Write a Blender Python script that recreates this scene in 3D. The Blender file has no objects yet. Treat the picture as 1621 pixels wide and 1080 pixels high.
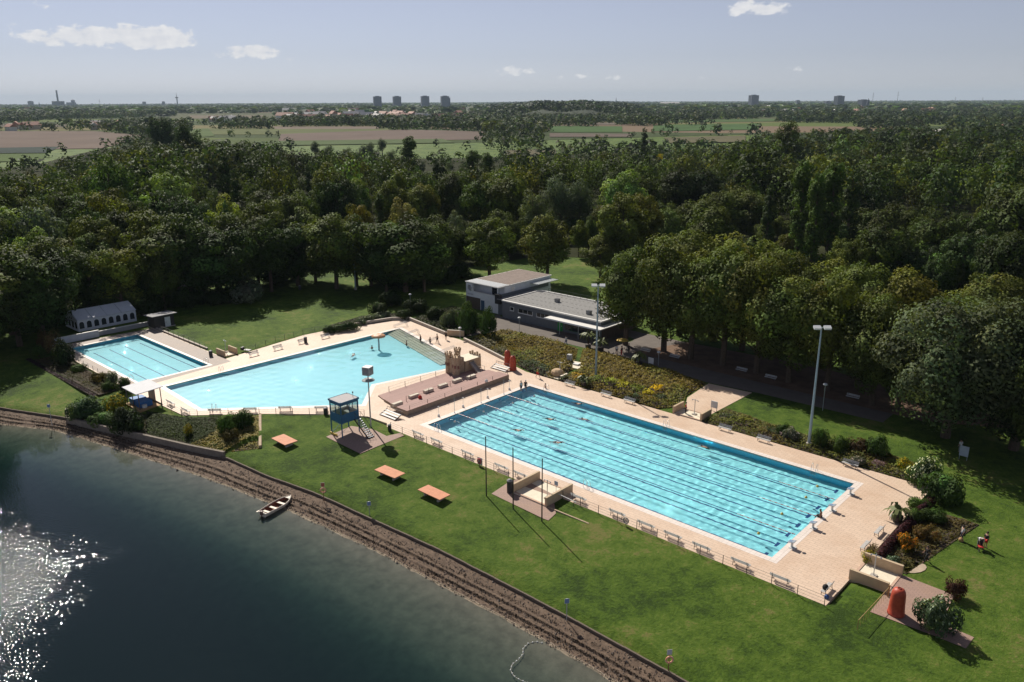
import bpy, math, random
import numpy as np
from mathutils import Vector, Matrix
from mathutils.geometry import tessellate_polygon

sc = bpy.context.scene
COL = sc.collection
rad = math.radians

# ------------------------------------------------------------------ camera (drone, 28 mm equivalent, 42.6 m above the pool deck)
FPX, PITCH, ROLL, CAMH = 1276.51, .2895, -.0042, 42.618
_f = np.array([0, math.cos(PITCH), -math.sin(PITCH)])
_r0 = np.array([1., 0, 0]); _u0 = np.cross(_r0, _f)
_R = math.cos(ROLL)*_r0 + math.sin(ROLL)*_u0
_U = -math.sin(ROLL)*_r0 + math.cos(ROLL)*_u0
cam = bpy.data.objects.new('camera', bpy.data.cameras.new('camera'))
COL.objects.link(cam)
cam.matrix_world = Matrix(((_R[0], _U[0], -_f[0], 0), (_R[1], _U[1], -_f[1], 0), (_R[2], _U[2], -_f[2], CAMH), (0, 0, 0, 1)))
cam.data.sensor_width = 36
cam.data.lens = 36*FPX/1621
cam.data.clip_start = .5
cam.data.clip_end = 80000
sc.camera = cam

# ------------------------------------------------------------------ daylight: sun high ahead on the left, shadows fall towards the lake
SUN_AZ, SUN_EL = rad(-25.5), rad(41.5)
sun_dir = Vector((math.sin(SUN_AZ)*math.cos(SUN_EL), math.cos(SUN_AZ)*math.cos(SUN_EL), math.sin(SUN_EL)))
sl = bpy.data.lights.new('sun', 'SUN')
sl.energy = 5.0
sl.angle = rad(.5)
sl.color = (1, .93, .82)
sun = bpy.data.objects.new('sun', sl)
COL.objects.link(sun)
sun.rotation_euler = sun_dir.to_track_quat('Z', 'Y').to_euler()
sun.location = (-150, 300, 300)

world = bpy.data.worlds.new('World')
sc.world = world
world.use_nodes = True
wn = world.node_tree
wn.nodes.clear()
def wnode(t, **k):
    n = wn.nodes.new(t)
    for a, b in k.items(): setattr(n, a, b)
    return n
def wmath(op, a, b=None, c=None):
    n = wnode('ShaderNodeMath', operation=op)
    for i, x in enumerate((a, b, c)):
        if x is None: continue
        if isinstance(x, (int, float)): n.inputs[i].default_value = x
        else: wn.links.new(x, n.inputs[i])
    return n.outputs[0]
sky = wnode('ShaderNodeTexSky', sky_type='NISHITA', sun_disc=False, sun_elevation=SUN_EL, sun_rotation=SUN_AZ,
            altitude=50, air_density=.85, dust_density=.1, ozone_density=2.0)
SKY_STRENGTH = .056
# fair-weather cumulus: soft billows at given bearings (degrees) and elevations, broken up by noise
tc = wnode('ShaderNodeTexCoord')
sp = wnode('ShaderNodeSeparateXYZ'); wn.links.new(tc.outputs['Generated'], sp.inputs[0])
az = wmath('MULTIPLY', wmath('ARCTAN2', sp.outputs[0], sp.outputs[1]), 57.2958)
el = wmath('MULTIPLY', wmath('ARCSINE', sp.outputs[2]), 57.2958)
cmb = wnode('ShaderNodeCombineXYZ'); wn.links.new(az, cmb.inputs[0]); wn.links.new(wmath('MULTIPLY', el, 1.7), cmb.inputs[1])
no = wnode('ShaderNodeTexNoise'); no.inputs['Scale'].default_value = 1.0; no.inputs['Detail'].default_value = 9; no.inputs['Roughness'].default_value = .6
wn.links.new(cmb.outputs[0], no.inputs['Vector'])
no2 = wnode('ShaderNodeTexNoise'); no2.inputs['Scale'].default_value = .55; no2.inputs['Detail'].default_value = 3
wn.links.new(cmb.outputs[0], no2.inputs['Vector'])
def pix_dir(x, y):
    d = _f*FPX + (x-810.5)*_R + (540-y)*_U
    return math.degrees(math.atan2(d[0], d[1])), math.degrees(math.asin(d[2]/np.linalg.norm(d)))
cover = None
for (px, py, wx, wy, gain) in ((75, 60, 42, 13, .8), (135, 58, 45, 15, 1), (200, 58, 48, 18, 1), (255, 60, 52, 17, 1.05), (400, 82, 45, 11, .9),
                               (350, 86, 20, 6, .5), (455, 95, 14, 5, .55), (812, 113, 34, 9, .72), (905, 122, 40, 6, .5), (1085, 125, 60, 6, .45), (980, 122, 30, 5, .4),
                               (1175, 12, 26, 14, .8), (1212, 14, 40, 11, .85), (1262, 110, 16, 6, .5), (570, 95, 14, 7, .4), (20, 40, 16, 6, .5), (75, 8, 20, 8, .45)):
    a0, e0 = pix_dir(px, py)
    k = 57.3/FPX*1.05
    dx = wmath('DIVIDE', wmath('SUBTRACT', az, a0), wx*k*1.12)
    dy = wmath('DIVIDE', wmath('SUBTRACT', el, e0), wy*k*1.12)
    m = wmath('MULTIPLY', wmath('MAXIMUM', wmath('SUBTRACT', 1, wmath('ADD', wmath('MULTIPLY', dx, dx), wmath('MULTIPLY', dy, dy))), 0), gain)
    cover = m if cover is None else wmath('MAXIMUM', cover, m)
dens = wmath('MULTIPLY', wmath('SUBTRACT', wmath('ADD', cover, wmath('MULTIPLY', wmath('SUBTRACT', no.outputs[0], .5), 2.1)), .40), 3.6)
dens = wmath('MULTIPLY', wmath('MINIMUM', wmath('MAXIMUM', dens, 0), 1), wmath('MINIMUM', wmath('MULTIPLY', cover, 5), 1))
shade = wmath('ADD', wmath('MULTIPLY', no2.outputs[0], .5), .72)
ccol = wnode('ShaderNodeMixRGB'); ccol.inputs[1].default_value = (9.6, 9.9, 10.8, 1); ccol.inputs[2].default_value = (13.4, 13.2, 13.1, 1)
wn.links.new(wmath('MINIMUM', wmath('SUBTRACT', wmath('MULTIPLY', no.outputs[0], 2.2), .45), 1), ccol.inputs[0])
grade = wnode('ShaderNodeMixRGB', blend_type='MULTIPLY'); grade.inputs[0].default_value = 1; grade.inputs[2].default_value = (.93, .93, 1.08, 1)
hs = wnode('ShaderNodeHueSaturation'); hs.inputs['Saturation'].default_value = .44; wn.links.new(sky.outputs[0], hs.inputs['Color'])
wn.links.new(hs.outputs[0], grade.inputs[1])
cmix = wnode('ShaderNodeMixRGB'); wn.links.new(wmath('MULTIPLY', dens, .85), cmix.inputs[0]); wn.links.new(grade.outputs[0], cmix.inputs[1]); wn.links.new(ccol.outputs[0], cmix.inputs[2])
bg = wnode('ShaderNodeBackground'); bg.inputs[1].default_value = SKY_STRENGTH
wn.links.new(cmix.outputs[0], bg.inputs[0])
wo = wnode('ShaderNodeOutputWorld'); wn.links.new(bg.outputs[0], wo.inputs[0])

sc.view_settings.view_transform = 'Standard'
sc.view_settings.look = 'None'
sc.view_settings.gamma = 1
sc.view_settings.use_curve_mapping = False
sc.view_settings.exposure = .25
sc.render.engine = 'CYCLES'
sc.cycles.use_denoising = True
sc.cycles.max_bounces = 8
sc.cycles.diffuse_bounces = 2
sc.cycles.glossy_bounces = 3
sc.cycles.transmission_bounces = 6
sc.cycles.transparent_max_bounces = 12
sc.cycles.volume_bounces = 0
sc.cycles.sample_clamp_indirect = 0

# ------------------------------------------------------------------ survey: photo pixel -> place on a level of the site
YAW = -.7432
AX = (math.cos(YAW), math.sin(YAW)); BX = (-math.sin(YAW), math.cos(YAW)); A0 = (-11.632, 102.914)
def gxy(x, y, z=0.):
    d = _f*FPX + (x-810.5)*_R + (540-y)*_U
    t = (z-CAMH)/d[2]
    return d[0]*t, d[1]*t
def uv_of(X, Y):
    X -= A0[0]; Y -= A0[1]
    return X*AX[0]+Y*AX[1], X*BX[0]+Y*BX[1]
def guv(x, y, z=0.):
    return uv_of(*gxy(x, y, z))
def L(u, v, z=0.):
    return Vector((A0[0]+AX[0]*u+BX[0]*v, A0[1]+AX[1]*u+BX[1]*v, z))
def height_at(bx, by, ty, z=0., tx=None):
    X, Y = gxy(bx, by, z)
    d = _f*FPX + ((bx if tx is None else tx)-810.5)*_R + (540-ty)*_U
    return CAMH + d[2]*Y/d[1] - z
rng = np.random.default_rng(7)
random.seed(7)

# ------------------------------------------------------------------ mesh helpers
class MB:
    def __init__(s): s.v = []; s.f = []; s.m = []
    def add(s, vs, fs, m=0):
        o = len(s.v); s.v += [tuple(p) for p in vs]; s.f += [[i+o for i in f] for f in fs]; s.m += [m]*len(fs); return s
    def box(s, x0, x1, y0, y1, z0, z1, m=0):
        return s.add([(x0,y0,z0),(x1,y0,z0),(x1,y1,z0),(x0,y1,z0),(x0,y0,z1),(x1,y0,z1),(x1,y1,z1),(x0,y1,z1)],
                     [(0,3,2,1),(4,5,6,7),(0,1,5,4),(1,2,6,5),(2,3,7,6),(3,0,4,7)], m)
    def bar(s, p, q, w, h, m=0, up=(0,0,1)):
        p, q = Vector(p), Vector(q); d = (q-p).normalized()
        x = d.cross(Vector(up))
        if x.length < 1e-4: x = Vector((1,0,0))
        x.normalize(); y = x.cross(d); x *= w/2; y *= h/2
        vs = [p-x-y, p+x-y, p+x+y, p-x+y, q-x-y, q+x-y, q+x+y, q-x+y]
        return s.add(vs, [(0,1,2,3),(7,6,5,4),(0,4,5,1),(1,5,6,2),(2,6,7,3),(3,7,4,0)], m)
    def cyl(s, p, q, r0, r1=None, n=8, m=0):
        r1 = r0 if r1 is None else r1
        p, q = Vector(p), Vector(q); d = (q-p).normalized()
        x = d.orthogonal().normalized(); y = d.cross(x)
        vs = [p+(x*math.cos(2*math.pi*i/n)+y*math.sin(2*math.pi*i/n))*r0 for i in range(n)]
        vs += [q+(x*math.cos(2*math.pi*i/n)+y*math.sin(2*math.pi*i/n))*r1 for i in range(n)]
        fs = [(i, (i+1)%n, n+(i+1)%n, n+i) for i in range(n)] + [tuple(range(n))[::-1], tuple(range(n, 2*n))]
        return s.add(vs, fs, m)
    def tube(s, pts, r, n=6, m=0):
        pts = [Vector(p) for p in pts]
        rs = r if isinstance(r, (list, tuple)) else [r]*len(pts)
        vs = []; x = None
        for i, p in enumerate(pts):
            d = (pts[min(i+1, len(pts)-1)]-pts[max(i-1, 0)]).normalized()
            if x is None: x = d.orthogonal().normalized()
            x = (x - d*x.dot(d)).normalized(); y = d.cross(x)
            vs += [p+(x*math.cos(2*math.pi*k/n)+y*math.sin(2*math.pi*k/n))*rs[i] for k in range(n)]
        fs = [(i*n+k, i*n+(k+1)%n, (i+1)*n+(k+1)%n, (i+1)*n+k) for i in range(len(pts)-1) for k in range(n)]
        fs += [tuple(range(n))[::-1], tuple(range((len(pts)-1)*n, len(pts)*n))]
        return s.add(vs, fs, m)
    def lathe(s, prof, n=16, c=(0,0), m=0):
        vs = [(c[0]+r*math.cos(2*math.pi*k/n), c[1]+r*math.sin(2*math.pi*k/n), z) for r, z in prof for k in range(n)]
        fs = [(i*n+k, i*n+(k+1)%n, (i+1)*n+(k+1)%n, (i+1)*n+k) for i in range(len(prof)-1) for k in range(n)]
        fs += [tuple(range(n))[::-1], tuple(range((len(prof)-1)*n, len(prof)*n))]
        return s.add(vs, fs, m)
    def plate(s, outer, holes=(), z0=-.2, z1=0., m=0):
        """a flat slab with holes; z may be a function of the point"""
        loops = [[Vector((p[0], p[1], 0)) for p in lp] for lp in [outer]+list(holes)]
        flat = [p for lp in loops for p in lp]
        zt = z1 if callable(z1) else (lambda x, y: z1)
        n = len(flat); o = len(s.v)
        s.v += [(p.x, p.y, zt(p.x, p.y)) for p in flat]
        if z0 is not None: s.v += [(p.x, p.y, z0) for p in flat]
        for t in tessellate_polygon(loops):
            a, b, c = (flat[i] for i in t)
            if (b-a).cross(c-a).z < 0: t = t[::-1]
            s.f.append([o+i for i in t]); s.m.append(m)
        if z0 is not None:
            k = 0
            for li, lp in enumerate(loops):
                q = len(lp)
                area = sum(lp[i].x*lp[(i+1)%q].y-lp[(i+1)%q].x*lp[i].y for i in range(q))
                ccw = (area > 0) == (li == 0)
                for i in range(q):
                    a, b = o+k+i, o+k+(i+1)%q
                    s.f.append([a+n, b+n, b, a] if ccw else [b+n, a+n, a, b]); s.m.append(m)
                k += q
        return s
    def mesh(s, name, mats, smooth=False):
        me = bpy.data.meshes.new(name)
        me.from_pydata(s.v, [], s.f)
        for k in (mats if isinstance(mats, (list, tuple)) else [mats]): me.materials.append(k)
        if any(s.m): me.polygons.foreach_set('material_index', s.m)
        if smooth: me.polygons.foreach_set('use_smooth', [True]*len(me.polygons))
        me.update()
        return me
    def build(s, name, mats, parent=None, smooth=False, loc=None, rotz=0):
        return put(name, s.mesh(name, mats, smooth), parent, loc, rotz)
def put(name, me, parent=None, loc=None, rotz=0):
    o = bpy.data.objects.new(name, me)
    COL.objects.link(o)
    if parent is not None: o.parent = parent
    if loc is not None: o.location = loc
    if rotz: o.rotation_euler.z = rotz
    return o
def tag(o, label=None, cat=None, group=None, kind=None):
    if label: o['label'] = label
    if cat: o['category'] = cat
    if group: o['group'] = group
    if kind: o['kind'] = kind
    return o
def thing(name, label, cat, u, v, z=0., rot=0., group=None):
    """an Empty standing on the site at pool-frame coordinates (u along the long pool, v across it)"""
    o = bpy.data.objects.new(name, None)
    COL.objects.link(o)
    o.empty_display_size = .3
    o.location = L(u, v, z)
    o.rotation_euler.z = YAW+rot
    return tag(o, label, cat, group)
def site(mb, name, mats, label=None, cat=None, kind=None, group=None, parent=None, smooth=False):
    """a mesh drawn directly in pool-frame coordinates"""
    if parent is not None: return mb.build(name, mats, parent, smooth)
    o = mb.build(name, mats, None, smooth, (A0[0], A0[1], 0), YAW)
    return tag(o, label, cat, group, kind)
def clone(root, u, v, z=0., rot=0., label=None, group=None, scale=None):
    def cp(o, par):
        c = o.copy(); COL.objects.link(c); c.parent = par
        for ch in list(o.children): cp(ch, c)
        return c
    r = cp(root, None)
    r.location = L(u, v, z); r.rotation_euler.z = YAW+rot
    if label: r['label'] = label
    if group: r['group'] = group
    if scale: r.scale = (scale,)*3 if isinstance(scale, (int, float)) else scale
    return r
ORD = ('first second third fourth fifth sixth seventh eighth ninth tenth eleventh twelfth thirteenth fourteenth fifteenth sixteenth').split()

# ------------------------------------------------------------------ materials
MATS = {}
def nodes_of(m):
    m.use_nodes = True
    return m.node_tree, m.node_tree.nodes, m.node_tree.links, m.node_tree.nodes['Principled BSDF']
def M(name, col, rough=.7, var=.12, scale=2.5, bump=0., bscale=25., metal=0., spec=.4, col2=None, bdist=.02, coords='Object'):
    if name in MATS: return MATS[name]
    m = bpy.data.materials.new(name); MATS[name] = m
    t, N, K, P = nodes_of(m)
    P.inputs['Roughness'].default_value = rough; P.inputs['Metallic'].default_value = metal
    P.inputs['Specular IOR Level'].default_value = spec
    tcn = N.new('ShaderNodeTexCoord')
    n = N.new('ShaderNodeTexNoise'); n.inputs['Scale'].default_value = scale; n.inputs['Detail'].default_value = 6; n.inputs['Roughness'].default_value = .65
    K.new(tcn.outputs[coords], n.inputs['Vector'])
    r = N.new('ShaderNodeValToRGB'); r.color_ramp.elements[0].position = .3; r.color_ramp.elements[1].position = .7
    c2 = col2 or tuple(min(1, c*(1+var)) for c in col)
    r.color_ramp.elements[0].color = tuple(c*(1-var) for c in col)+(1,); r.color_ramp.elements[1].color = tuple(c2)+(1,)
    K.new(n.outputs[0], r.inputs[0]); K.new(r.outputs[0], P.inputs['Base Color'])
    if bump:
        b = N.new('ShaderNodeBump'); b.inputs['Strength'].default_value = bump; b.inputs['Distance'].default_value = bdist
        n2 = N.new('ShaderNodeTexNoise'); n2.inputs['Scale'].default_value = bscale; n2.inputs['Detail'].default_value = 4
        K.new(tcn.outputs[coords], n2.inputs['Vector']); K.new(n2.outputs[0], b.inputs['Height']); K.new(b.outputs[0], P.inputs['Normal'])
    return m
def tiles(name, col, col2, mortar, w, h, rough=.6, offset=0., msize=.012, dirt=.2, bump=.3, dirtcol=(.35,.22,.12)):
    """laid slabs: brick pattern in the object's own metres, stained by two scales of noise"""
    if name in MATS: return MATS[name]
    m = bpy.data.materials.new(name); MATS[name] = m
    t, N, K, P = nodes_of(m)
    P.inputs['Roughness'].default_value = rough
    tcn = N.new('ShaderNodeTexCoord')
    b = N.new('ShaderNodeTexBrick'); b.offset = offset; b.inputs['Scale'].default_value = 1
    b.inputs['Brick Width'].default_value = w; b.inputs['Row Height'].default_value = h; b.inputs['Mortar Size'].default_value = msize
    b.inputs['Color1'].default_value = col+(1,); b.inputs['Color2'].default_value = col2+(1,); b.inputs['Mortar'].default_value = mortar+(1,)
    K.new(tcn.outputs['Object'], b.inputs['Vector'])
    n = N.new('ShaderNodeTexNoise'); n.inputs['Scale'].default_value = .22; n.inputs['Detail'].default_value = 8; n.inputs['Roughness'].default_value = .7
    K.new(tcn.outputs['Object'], n.inputs['Vector'])
    r = N.new('ShaderNodeValToRGB'); r.color_ramp.elements[0].position = .45; r.color_ramp.elements[1].position = .8
    r.color_ramp.elements[0].color = (0,0,0,1); r.color_ramp.elements[1].color = (dirt*2,)*3+(1,)
    K.new(n.outputs[0], r.inputs[0])
    mx = N.new('ShaderNodeMixRGB'); K.new(r.outputs[0], mx.inputs[0]); K.new(b.outputs[0], mx.inputs[1]); mx.inputs[2].default_value = dirtcol+(1,)
    K.new(mx.outputs[0], P.inputs['Base Color'])
    if bump:
        bp = N.new('ShaderNodeBump'); bp.inputs['Strength'].default_value = bump; bp.inputs['Distance'].default_value = .01; bp.invert = True
        K.new(b.outputs['Fac'], bp.inputs['Height']); K.new(bp.outputs[0], P.inputs['Normal'])
    return m
def leaf_material(name='leaf', trans=.2):
    if name in MATS: return MATS[name]
    m = bpy.data.materials.new(name); MATS[name] = m
    m.use_nodes = True; t = m.node_tree; N = t.nodes; K = t.links; N.clear()
    at = N.new('ShaderNodeAttribute'); at.attribute_name = 'tint'
    oi = N.new('ShaderNodeObjectInfo')
    mx = N.new('ShaderNodeMixRGB'); mx.blend_type = 'MULTIPLY'; mx.inputs[0].default_value = 1
    K.new(at.outputs['Color'], mx.inputs[1]); K.new(oi.outputs['Color'], mx.inputs[2])
    d = N.new('ShaderNodeBsdfPrincipled'); d.inputs['Roughness'].default_value = .7; d.inputs['Specular IOR Level'].default_value = .12
    K.new(mx.outputs[0], d.inputs['Base Color'])
    tr = N.new('ShaderNodeBsdfTranslucent')
    g = N.new('ShaderNodeMixRGB'); g.blend_type = 'MULTIPLY'; g.inputs[0].default_value = 1; g.inputs[2].default_value = (1.5, 1.45, .5, 1)
    K.new(mx.outputs[0], g.inputs[1]); K.new(g.outputs[0], tr.inputs['Color'])
    s = N.new('ShaderNodeMixShader'); s.inputs[0].default_value = trans
    K.new(d.outputs[0], s.inputs[1]); K.new(tr.outputs[0], s.inputs[2])
    o = N.new('ShaderNodeOutputMaterial'); K.new(s.outputs[0], o.inputs[0])
    return m
def grass_material(name, cols, scale=.12, bump=.6, bscale=5.):
    if name in MATS: return MATS[name]
    m = bpy.data.materials.new(name); MATS[name] = m
    t, N, K, P = nodes_of(m)
    P.inputs['Roughness'].default_value = .85; P.inputs['Specular IOR Level'].default_value = .15
    tcn = N.new('ShaderNodeTexCoord')
    def noise(s, det=6, rough=.6):
        n = N.new('ShaderNodeTexNoise'); n.inputs['Scale'].default_value = s; n.inputs['Detail'].default_value = det; n.inputs['Roughness'].default_value = rough
        K.new(tcn.outputs['Object'], n.inputs['Vector']); return n.outputs[0]
    a = noise(scale, 5, .55); b = noise(scale*8, 6, .7); c = noise(bscale, 5, .75)
    s1 = N.new('ShaderNodeMath'); s1.operation = 'MULTIPLY_ADD'; K.new(b, s1.inputs[0]); s1.inputs[1].default_value = .7; K.new(a, s1.inputs[2])
    s2 = N.new('ShaderNodeMath'); s2.operation = 'MULTIPLY_ADD'; K.new(c, s2.inputs[0]); s2.inputs[1].default_value = .65; K.new(s1.outputs[0], s2.inputs[2])
    r = N.new('ShaderNodeValToRGB'); e = r.color_ramp.elements
    e[0].position = .32; e[1].position = .8
    mr = N.new('ShaderNodeMapRange'); mr.inputs[1].default_value = .97; mr.inputs[2].default_value = 1.40; K.new(s2.outputs[0], mr.inputs[0])
    K.new(mr.outputs[0], r.inputs[0])
    e[0].position = 0; e[1].position = 1; e[0].color = cols[0]+(1,); e[1].color = cols[-1]+(1,)
    for i, cc in enumerate(cols[1:-1]):
        q = e.new((i+1)/(len(cols)-1)); q.color = cc+(1,)
    K.new(r.outputs[0], P.inputs['Base Color'])
    bp = N.new('ShaderNodeBump'); bp.inputs['Strength'].default_value = bump; bp.inputs['Distance'].default_value = .25
    K.new(c, bp.inputs['Height']); K.new(bp.outputs[0], P.inputs['Normal'])
    return m
LEAF = leaf_material()
BARK = M('bark', (.09,.065,.045), .9, .35, 6, .8, 12)
DECK = tiles('deck_tiles', (.66,.50,.375), (.61,.46,.345), (.45,.33,.24), .8, .4, .6, .5, .02, .32, .3, (.44,.27,.16))
PAVE = tiles('grey_paving', (.36,.29,.25), (.31,.26,.225), (.22,.18,.16), .4, .4, .7, 0, .02, .2)
PINK = tiles('pink_paving', (.34,.22,.175), (.30,.195,.155), (.2,.14,.11), .5, .25, .75, .5, .015, .25)
COPING = tiles('pool_coping', (.78,.70,.64), (.72,.64,.58), (.5,.44,.4), .5, .5, .5, 0, .015, .12)
CONC = M('concrete', (.42,.38,.33), .85, .2, 3, .3, 30)
TANWALL = M('tan_render', (.50,.38,.25), .8, .1, 1.5, .15, 40)
CREAM = M('cream_concrete', (.72,.64,.50), .7, .1, 1.5)
WHITE = M('white_paint', (.78,.77,.74), .5, .06, 3)
STEEL = M('brushed_steel', (.62,.63,.65), .3, .08, 8, metal=1)
GALV = M('galvanised_steel', (.46,.50,.53), .45, .12, 3, metal=.55)
DARKM = M('dark_metal', (.035,.035,.04), .5, .2, 5)
BLUEM = M('blue_paint', (.02,.13,.27), .45, .15, 3)
REDP = M('red_plastic', (.40,.045,.022), .5, .2, 2.5, col2=(.52,.085,.04))
TERRA = M('terracotta_top', (.56,.225,.115), .7, .14, 1.6, col2=(.64,.27,.145))
SLAT = M('bench_slats', (.50,.50,.49), .55, .15, 6)
WOOD = M('wood', (.42,.26,.12), .75, .25, 4)
GLASSD = M('dark_glass', (.02,.025,.03), .08, .2, 2, spec=.7)
# ================================================================== THE SETTING
# ---- shapes in the pool frame
EDGE = [(-400,-140),(-140,-60),(-90,-50),(-70,-42),(-53.9,-36.8),(-42.9,-31.9),(-26.3,-27.4),(-13.1,-23.1),(-4.3,-22.5),(4.2,-21.1),(24.3,-19.8),(40.5,-19.7),(52.7,-20),(75,-21),(140,-26),(400,-60)]
SHORE = [(-400,-146),(-140,-64),(-90,-53),(-70,-45),(-48.5,-38.5),(-40.4,-33.9),(-25.5,-30.3),(-10,-26.9),(5.3,-24.6),(18.7,-23.5),(35.1,-22.9),(45,-22.9),(52,-23.2),(75,-24.5),(140,-30),(400,-64)]
def curve(pts):
    xs = np.array([p[0] for p in pts], float); ys = np.array([p[1] for p in pts], float)
    # smooth the measured line a little
    fx = np.linspace(-400, 400, 1601); fy = np.interp(fx, xs, ys)
    k = np.hanning(13); k /= k.sum(); fy[6:-6] = np.convolve(fy, k, 'valid')
    return lambda u: np.interp(u, fx, fy)
vE, vW = curve(EDGE), curve(SHORE)
LAKE_Z, LAWN_LOW = -1.5, -.8
DECK_OUT = [(57,-4.2),(57,26),(-5,26),(-11,27.6),(-19.7,30.1),(-26,31.7),(-30.2,31.7),(-44.5,34.3),(-46.5,32),(-50.3,19.3),(-50.9,14),(-48.4,-3.4),(-77.4,-3.2),(-78.6,-21.4),(-44.2,-21.6),(-36.6,-21.2),(-28.4,-20.9),(-20.8,-13.2),(-13.6,-6.9),(-8.6,-3.6),(-4.6,-3.4),(-3.6,-4.2)]
POOL = [(0,0),(50,0),(50,21.17),(0,21.17)]
FUN = [(-42.2,-17.1),(-40.8,29.1),(-17.9,22.6),(-15.6,19.6),(-18.9,5.1),(-13.0,-1.3),(-28.9,-17.9)]
TRAIN = [(-75.2,-19.0),(-75.2,-7.2),(-47.3,-7.2),(-47.3,-19.0)]
def inside(poly, u, v):
    r = np.zeros(u.shape, bool); n = len(poly)
    for i in range(n):
        (x0, y0), (x1, y1) = poly[i], poly[(i+1)%n]
        if y0 == y1: continue
        c = ((y0 > v) != (y1 > v)) & (u < (x1-x0)*(v-y0)/(y1-y0)+x0)
        r ^= c
    return r
def dist(poly, u, v):
    d = np.full(u.shape, 1e9); n = len(poly)
    for i in range(n):
        a = np.array(poly[i], float); b = np.array(poly[(i+1)%n], float); e = b-a
        t = np.clip(((u-a[0])*e[0]+(v-a[1])*e[1])/(e@e), 0, 1)
        d = np.minimum(d, np.hypot(u-a[0]-t*e[0], v-a[1]-t*e[1]))
    return d
def bump_noise(u, v, s, seed):
    r = np.random.default_rng(seed); z = 0*u
    for k in range(7):
        a = r.uniform(0, 6.28); f = s*r.uniform(.6, 1.8)
        z = z + np.sin((u*math.cos(a)+v*math.sin(a))*f+r.uniform(0, 6.28))/7
    return z
def ground_z(u, v):
    """level of the land: flat at the deck, sloping to the shore kerb, then gravel into the lake bed"""
    u = np.asarray(u, float); v = np.asarray(v, float)
    e, w = vE(u), vW(u)
    s = v-e
    fall = np.where(u < -14, np.minimum(14, np.maximum(4, -21-e)), 15.5)
    t = np.clip(1-s/fall, 0, 1)
    lawn = LAWN_LOW*(t*t*(3-2*t)*.5+t*.5)
    g = np.clip((e-v)/np.maximum(.5, e-w), 0, 1)
    shore = -1.12-.38*g
    off = np.maximum(0, w-v)
    bed = LAKE_Z-.05*np.minimum(off, 7)-np.minimum(6, np.maximum(0, off-7)*.16)
    z = np.where(s >= 0, lawn, np.where(v > w, shore, bed))
    return z
def geo(a, b, step, far, grow):
    xs = list(np.arange(a, b+step/2, step)); d = step; x = xs[-1]
    while x < far: d *= grow; x += d; xs.append(x)
    d = step; x = xs[0]
    while x > -far: d *= grow; x -= d; xs.insert(0, x)
    return np.array(xs)
FAR = 24000
us, vs_ = geo(-115, 70, .9, FAR, 1.13), geo(-60, 60, .9, FAR, 1.13)
UU, VV = np.meshgrid(us, vs_, indexing='ij')
ZZ = ground_z(UU, VV)
# a little unevenness in the turf, none far away
ZZ += np.where((np.hypot(UU, VV) < 300) & (VV > vE(UU)+1), .05*bump_noise(UU, VV, .5, 3), 0)
ind = inside(DECK_OUT, UU, VV); dd = dist(DECK_OUT, UU, VV)
ZZ = np.where(ind, np.where(dd > .9, -4.2, -.35), np.where(dd < 1.3, np.minimum(ZZ, -.03), ZZ))
sub = (VV < vE(UU)+.5) & (VV > vW(UU)-40)         # the gravel strip has its own sheet; the land lies a little lower there
ZZ = np.where(sub, ZZ-.4, ZZ)
def grid_mesh(name, X, Y, Z, mat, smooth=True):
    nx, ny = X.shape
    me = bpy.data.meshes.new(name)
    idx = np.arange(nx*ny).reshape(nx, ny)
    q = np.stack([idx[:-1,:-1], idx[1:,:-1], idx[1:,1:], idx[:-1,1:]], -1).reshape(-1)
    nq = (nx-1)*(ny-1)
    me.vertices.add(nx*ny); me.vertices.foreach_set('co', np.stack([X, Y, Z], -1).astype(np.float32).ravel())
    me.loops.add(nq*4); me.loops.foreach_set('vertex_index', q.astype(np.int32))
    me.polygons.add(nq); me.polygons.foreach_set('loop_start', np.arange(0, nq*4, 4, dtype=np.int32))
    me.polygons.foreach_set('use_smooth', np.full(nq, smooth))
    me.update(calc_edges=True); me.materials.append(mat)
    return me
GRASS = grass_material('lawn_grass', [(.028,.056,.006),(.048,.090,.008),(.068,.120,.011),(.092,.142,.018),(.15,.15,.042)], .08, .9, 3.0)
tag(put('ground', grid_mesh('ground', UU, VV, ZZ, GRASS), None, (A0[0], A0[1], 0), YAW), kind='structure')

# ---- lake
lake = bpy.data.materials.new('lake_water'); lake.use_nodes = True
N, K = lake.node_tree.nodes, lake.node_tree.links; N.clear()
tcn = N.new('ShaderNodeTexCoord')
def nn(s, det, rough=.5, scl=None):
    n = N.new('ShaderNodeTexNoise'); n.inputs['Scale'].default_value = s; n.inputs['Detail'].default_value = det; n.inputs['Roughness'].default_value = rough
    if scl:
        mp = N.new('ShaderNodeMapping'); mp.inputs['Scale'].default_value = scl; mp.inputs['Rotation'].default_value = (0, 0, .5)
        K.new(tcn.outputs['Object'], mp.inputs[0]); K.new(mp.outputs[0], n.inputs['Vector'])
    else: K.new(tcn.outputs['Object'], n.inputs['Vector'])
    return n.outputs[0]
def lm(op, a, b):
    n = N.new('ShaderNodeMath'); n.operation = op
    for i, x in enumerate((a, b)):
        if isinstance(x, (int, float)): n.inputs[i].default_value = x
        else: K.new(x, n.inputs[i])
    return n.outputs[0]
# breeze on the open water to the west, calm in the lee of the shore
sx = N.new('ShaderNodeSeparateXYZ'); K.new(tcn.outputs['Object'], sx.inputs[0])
wind = N.new('ShaderNodeMapRange'); wind.interpolation_type = 'SMOOTHSTEP'
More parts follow.
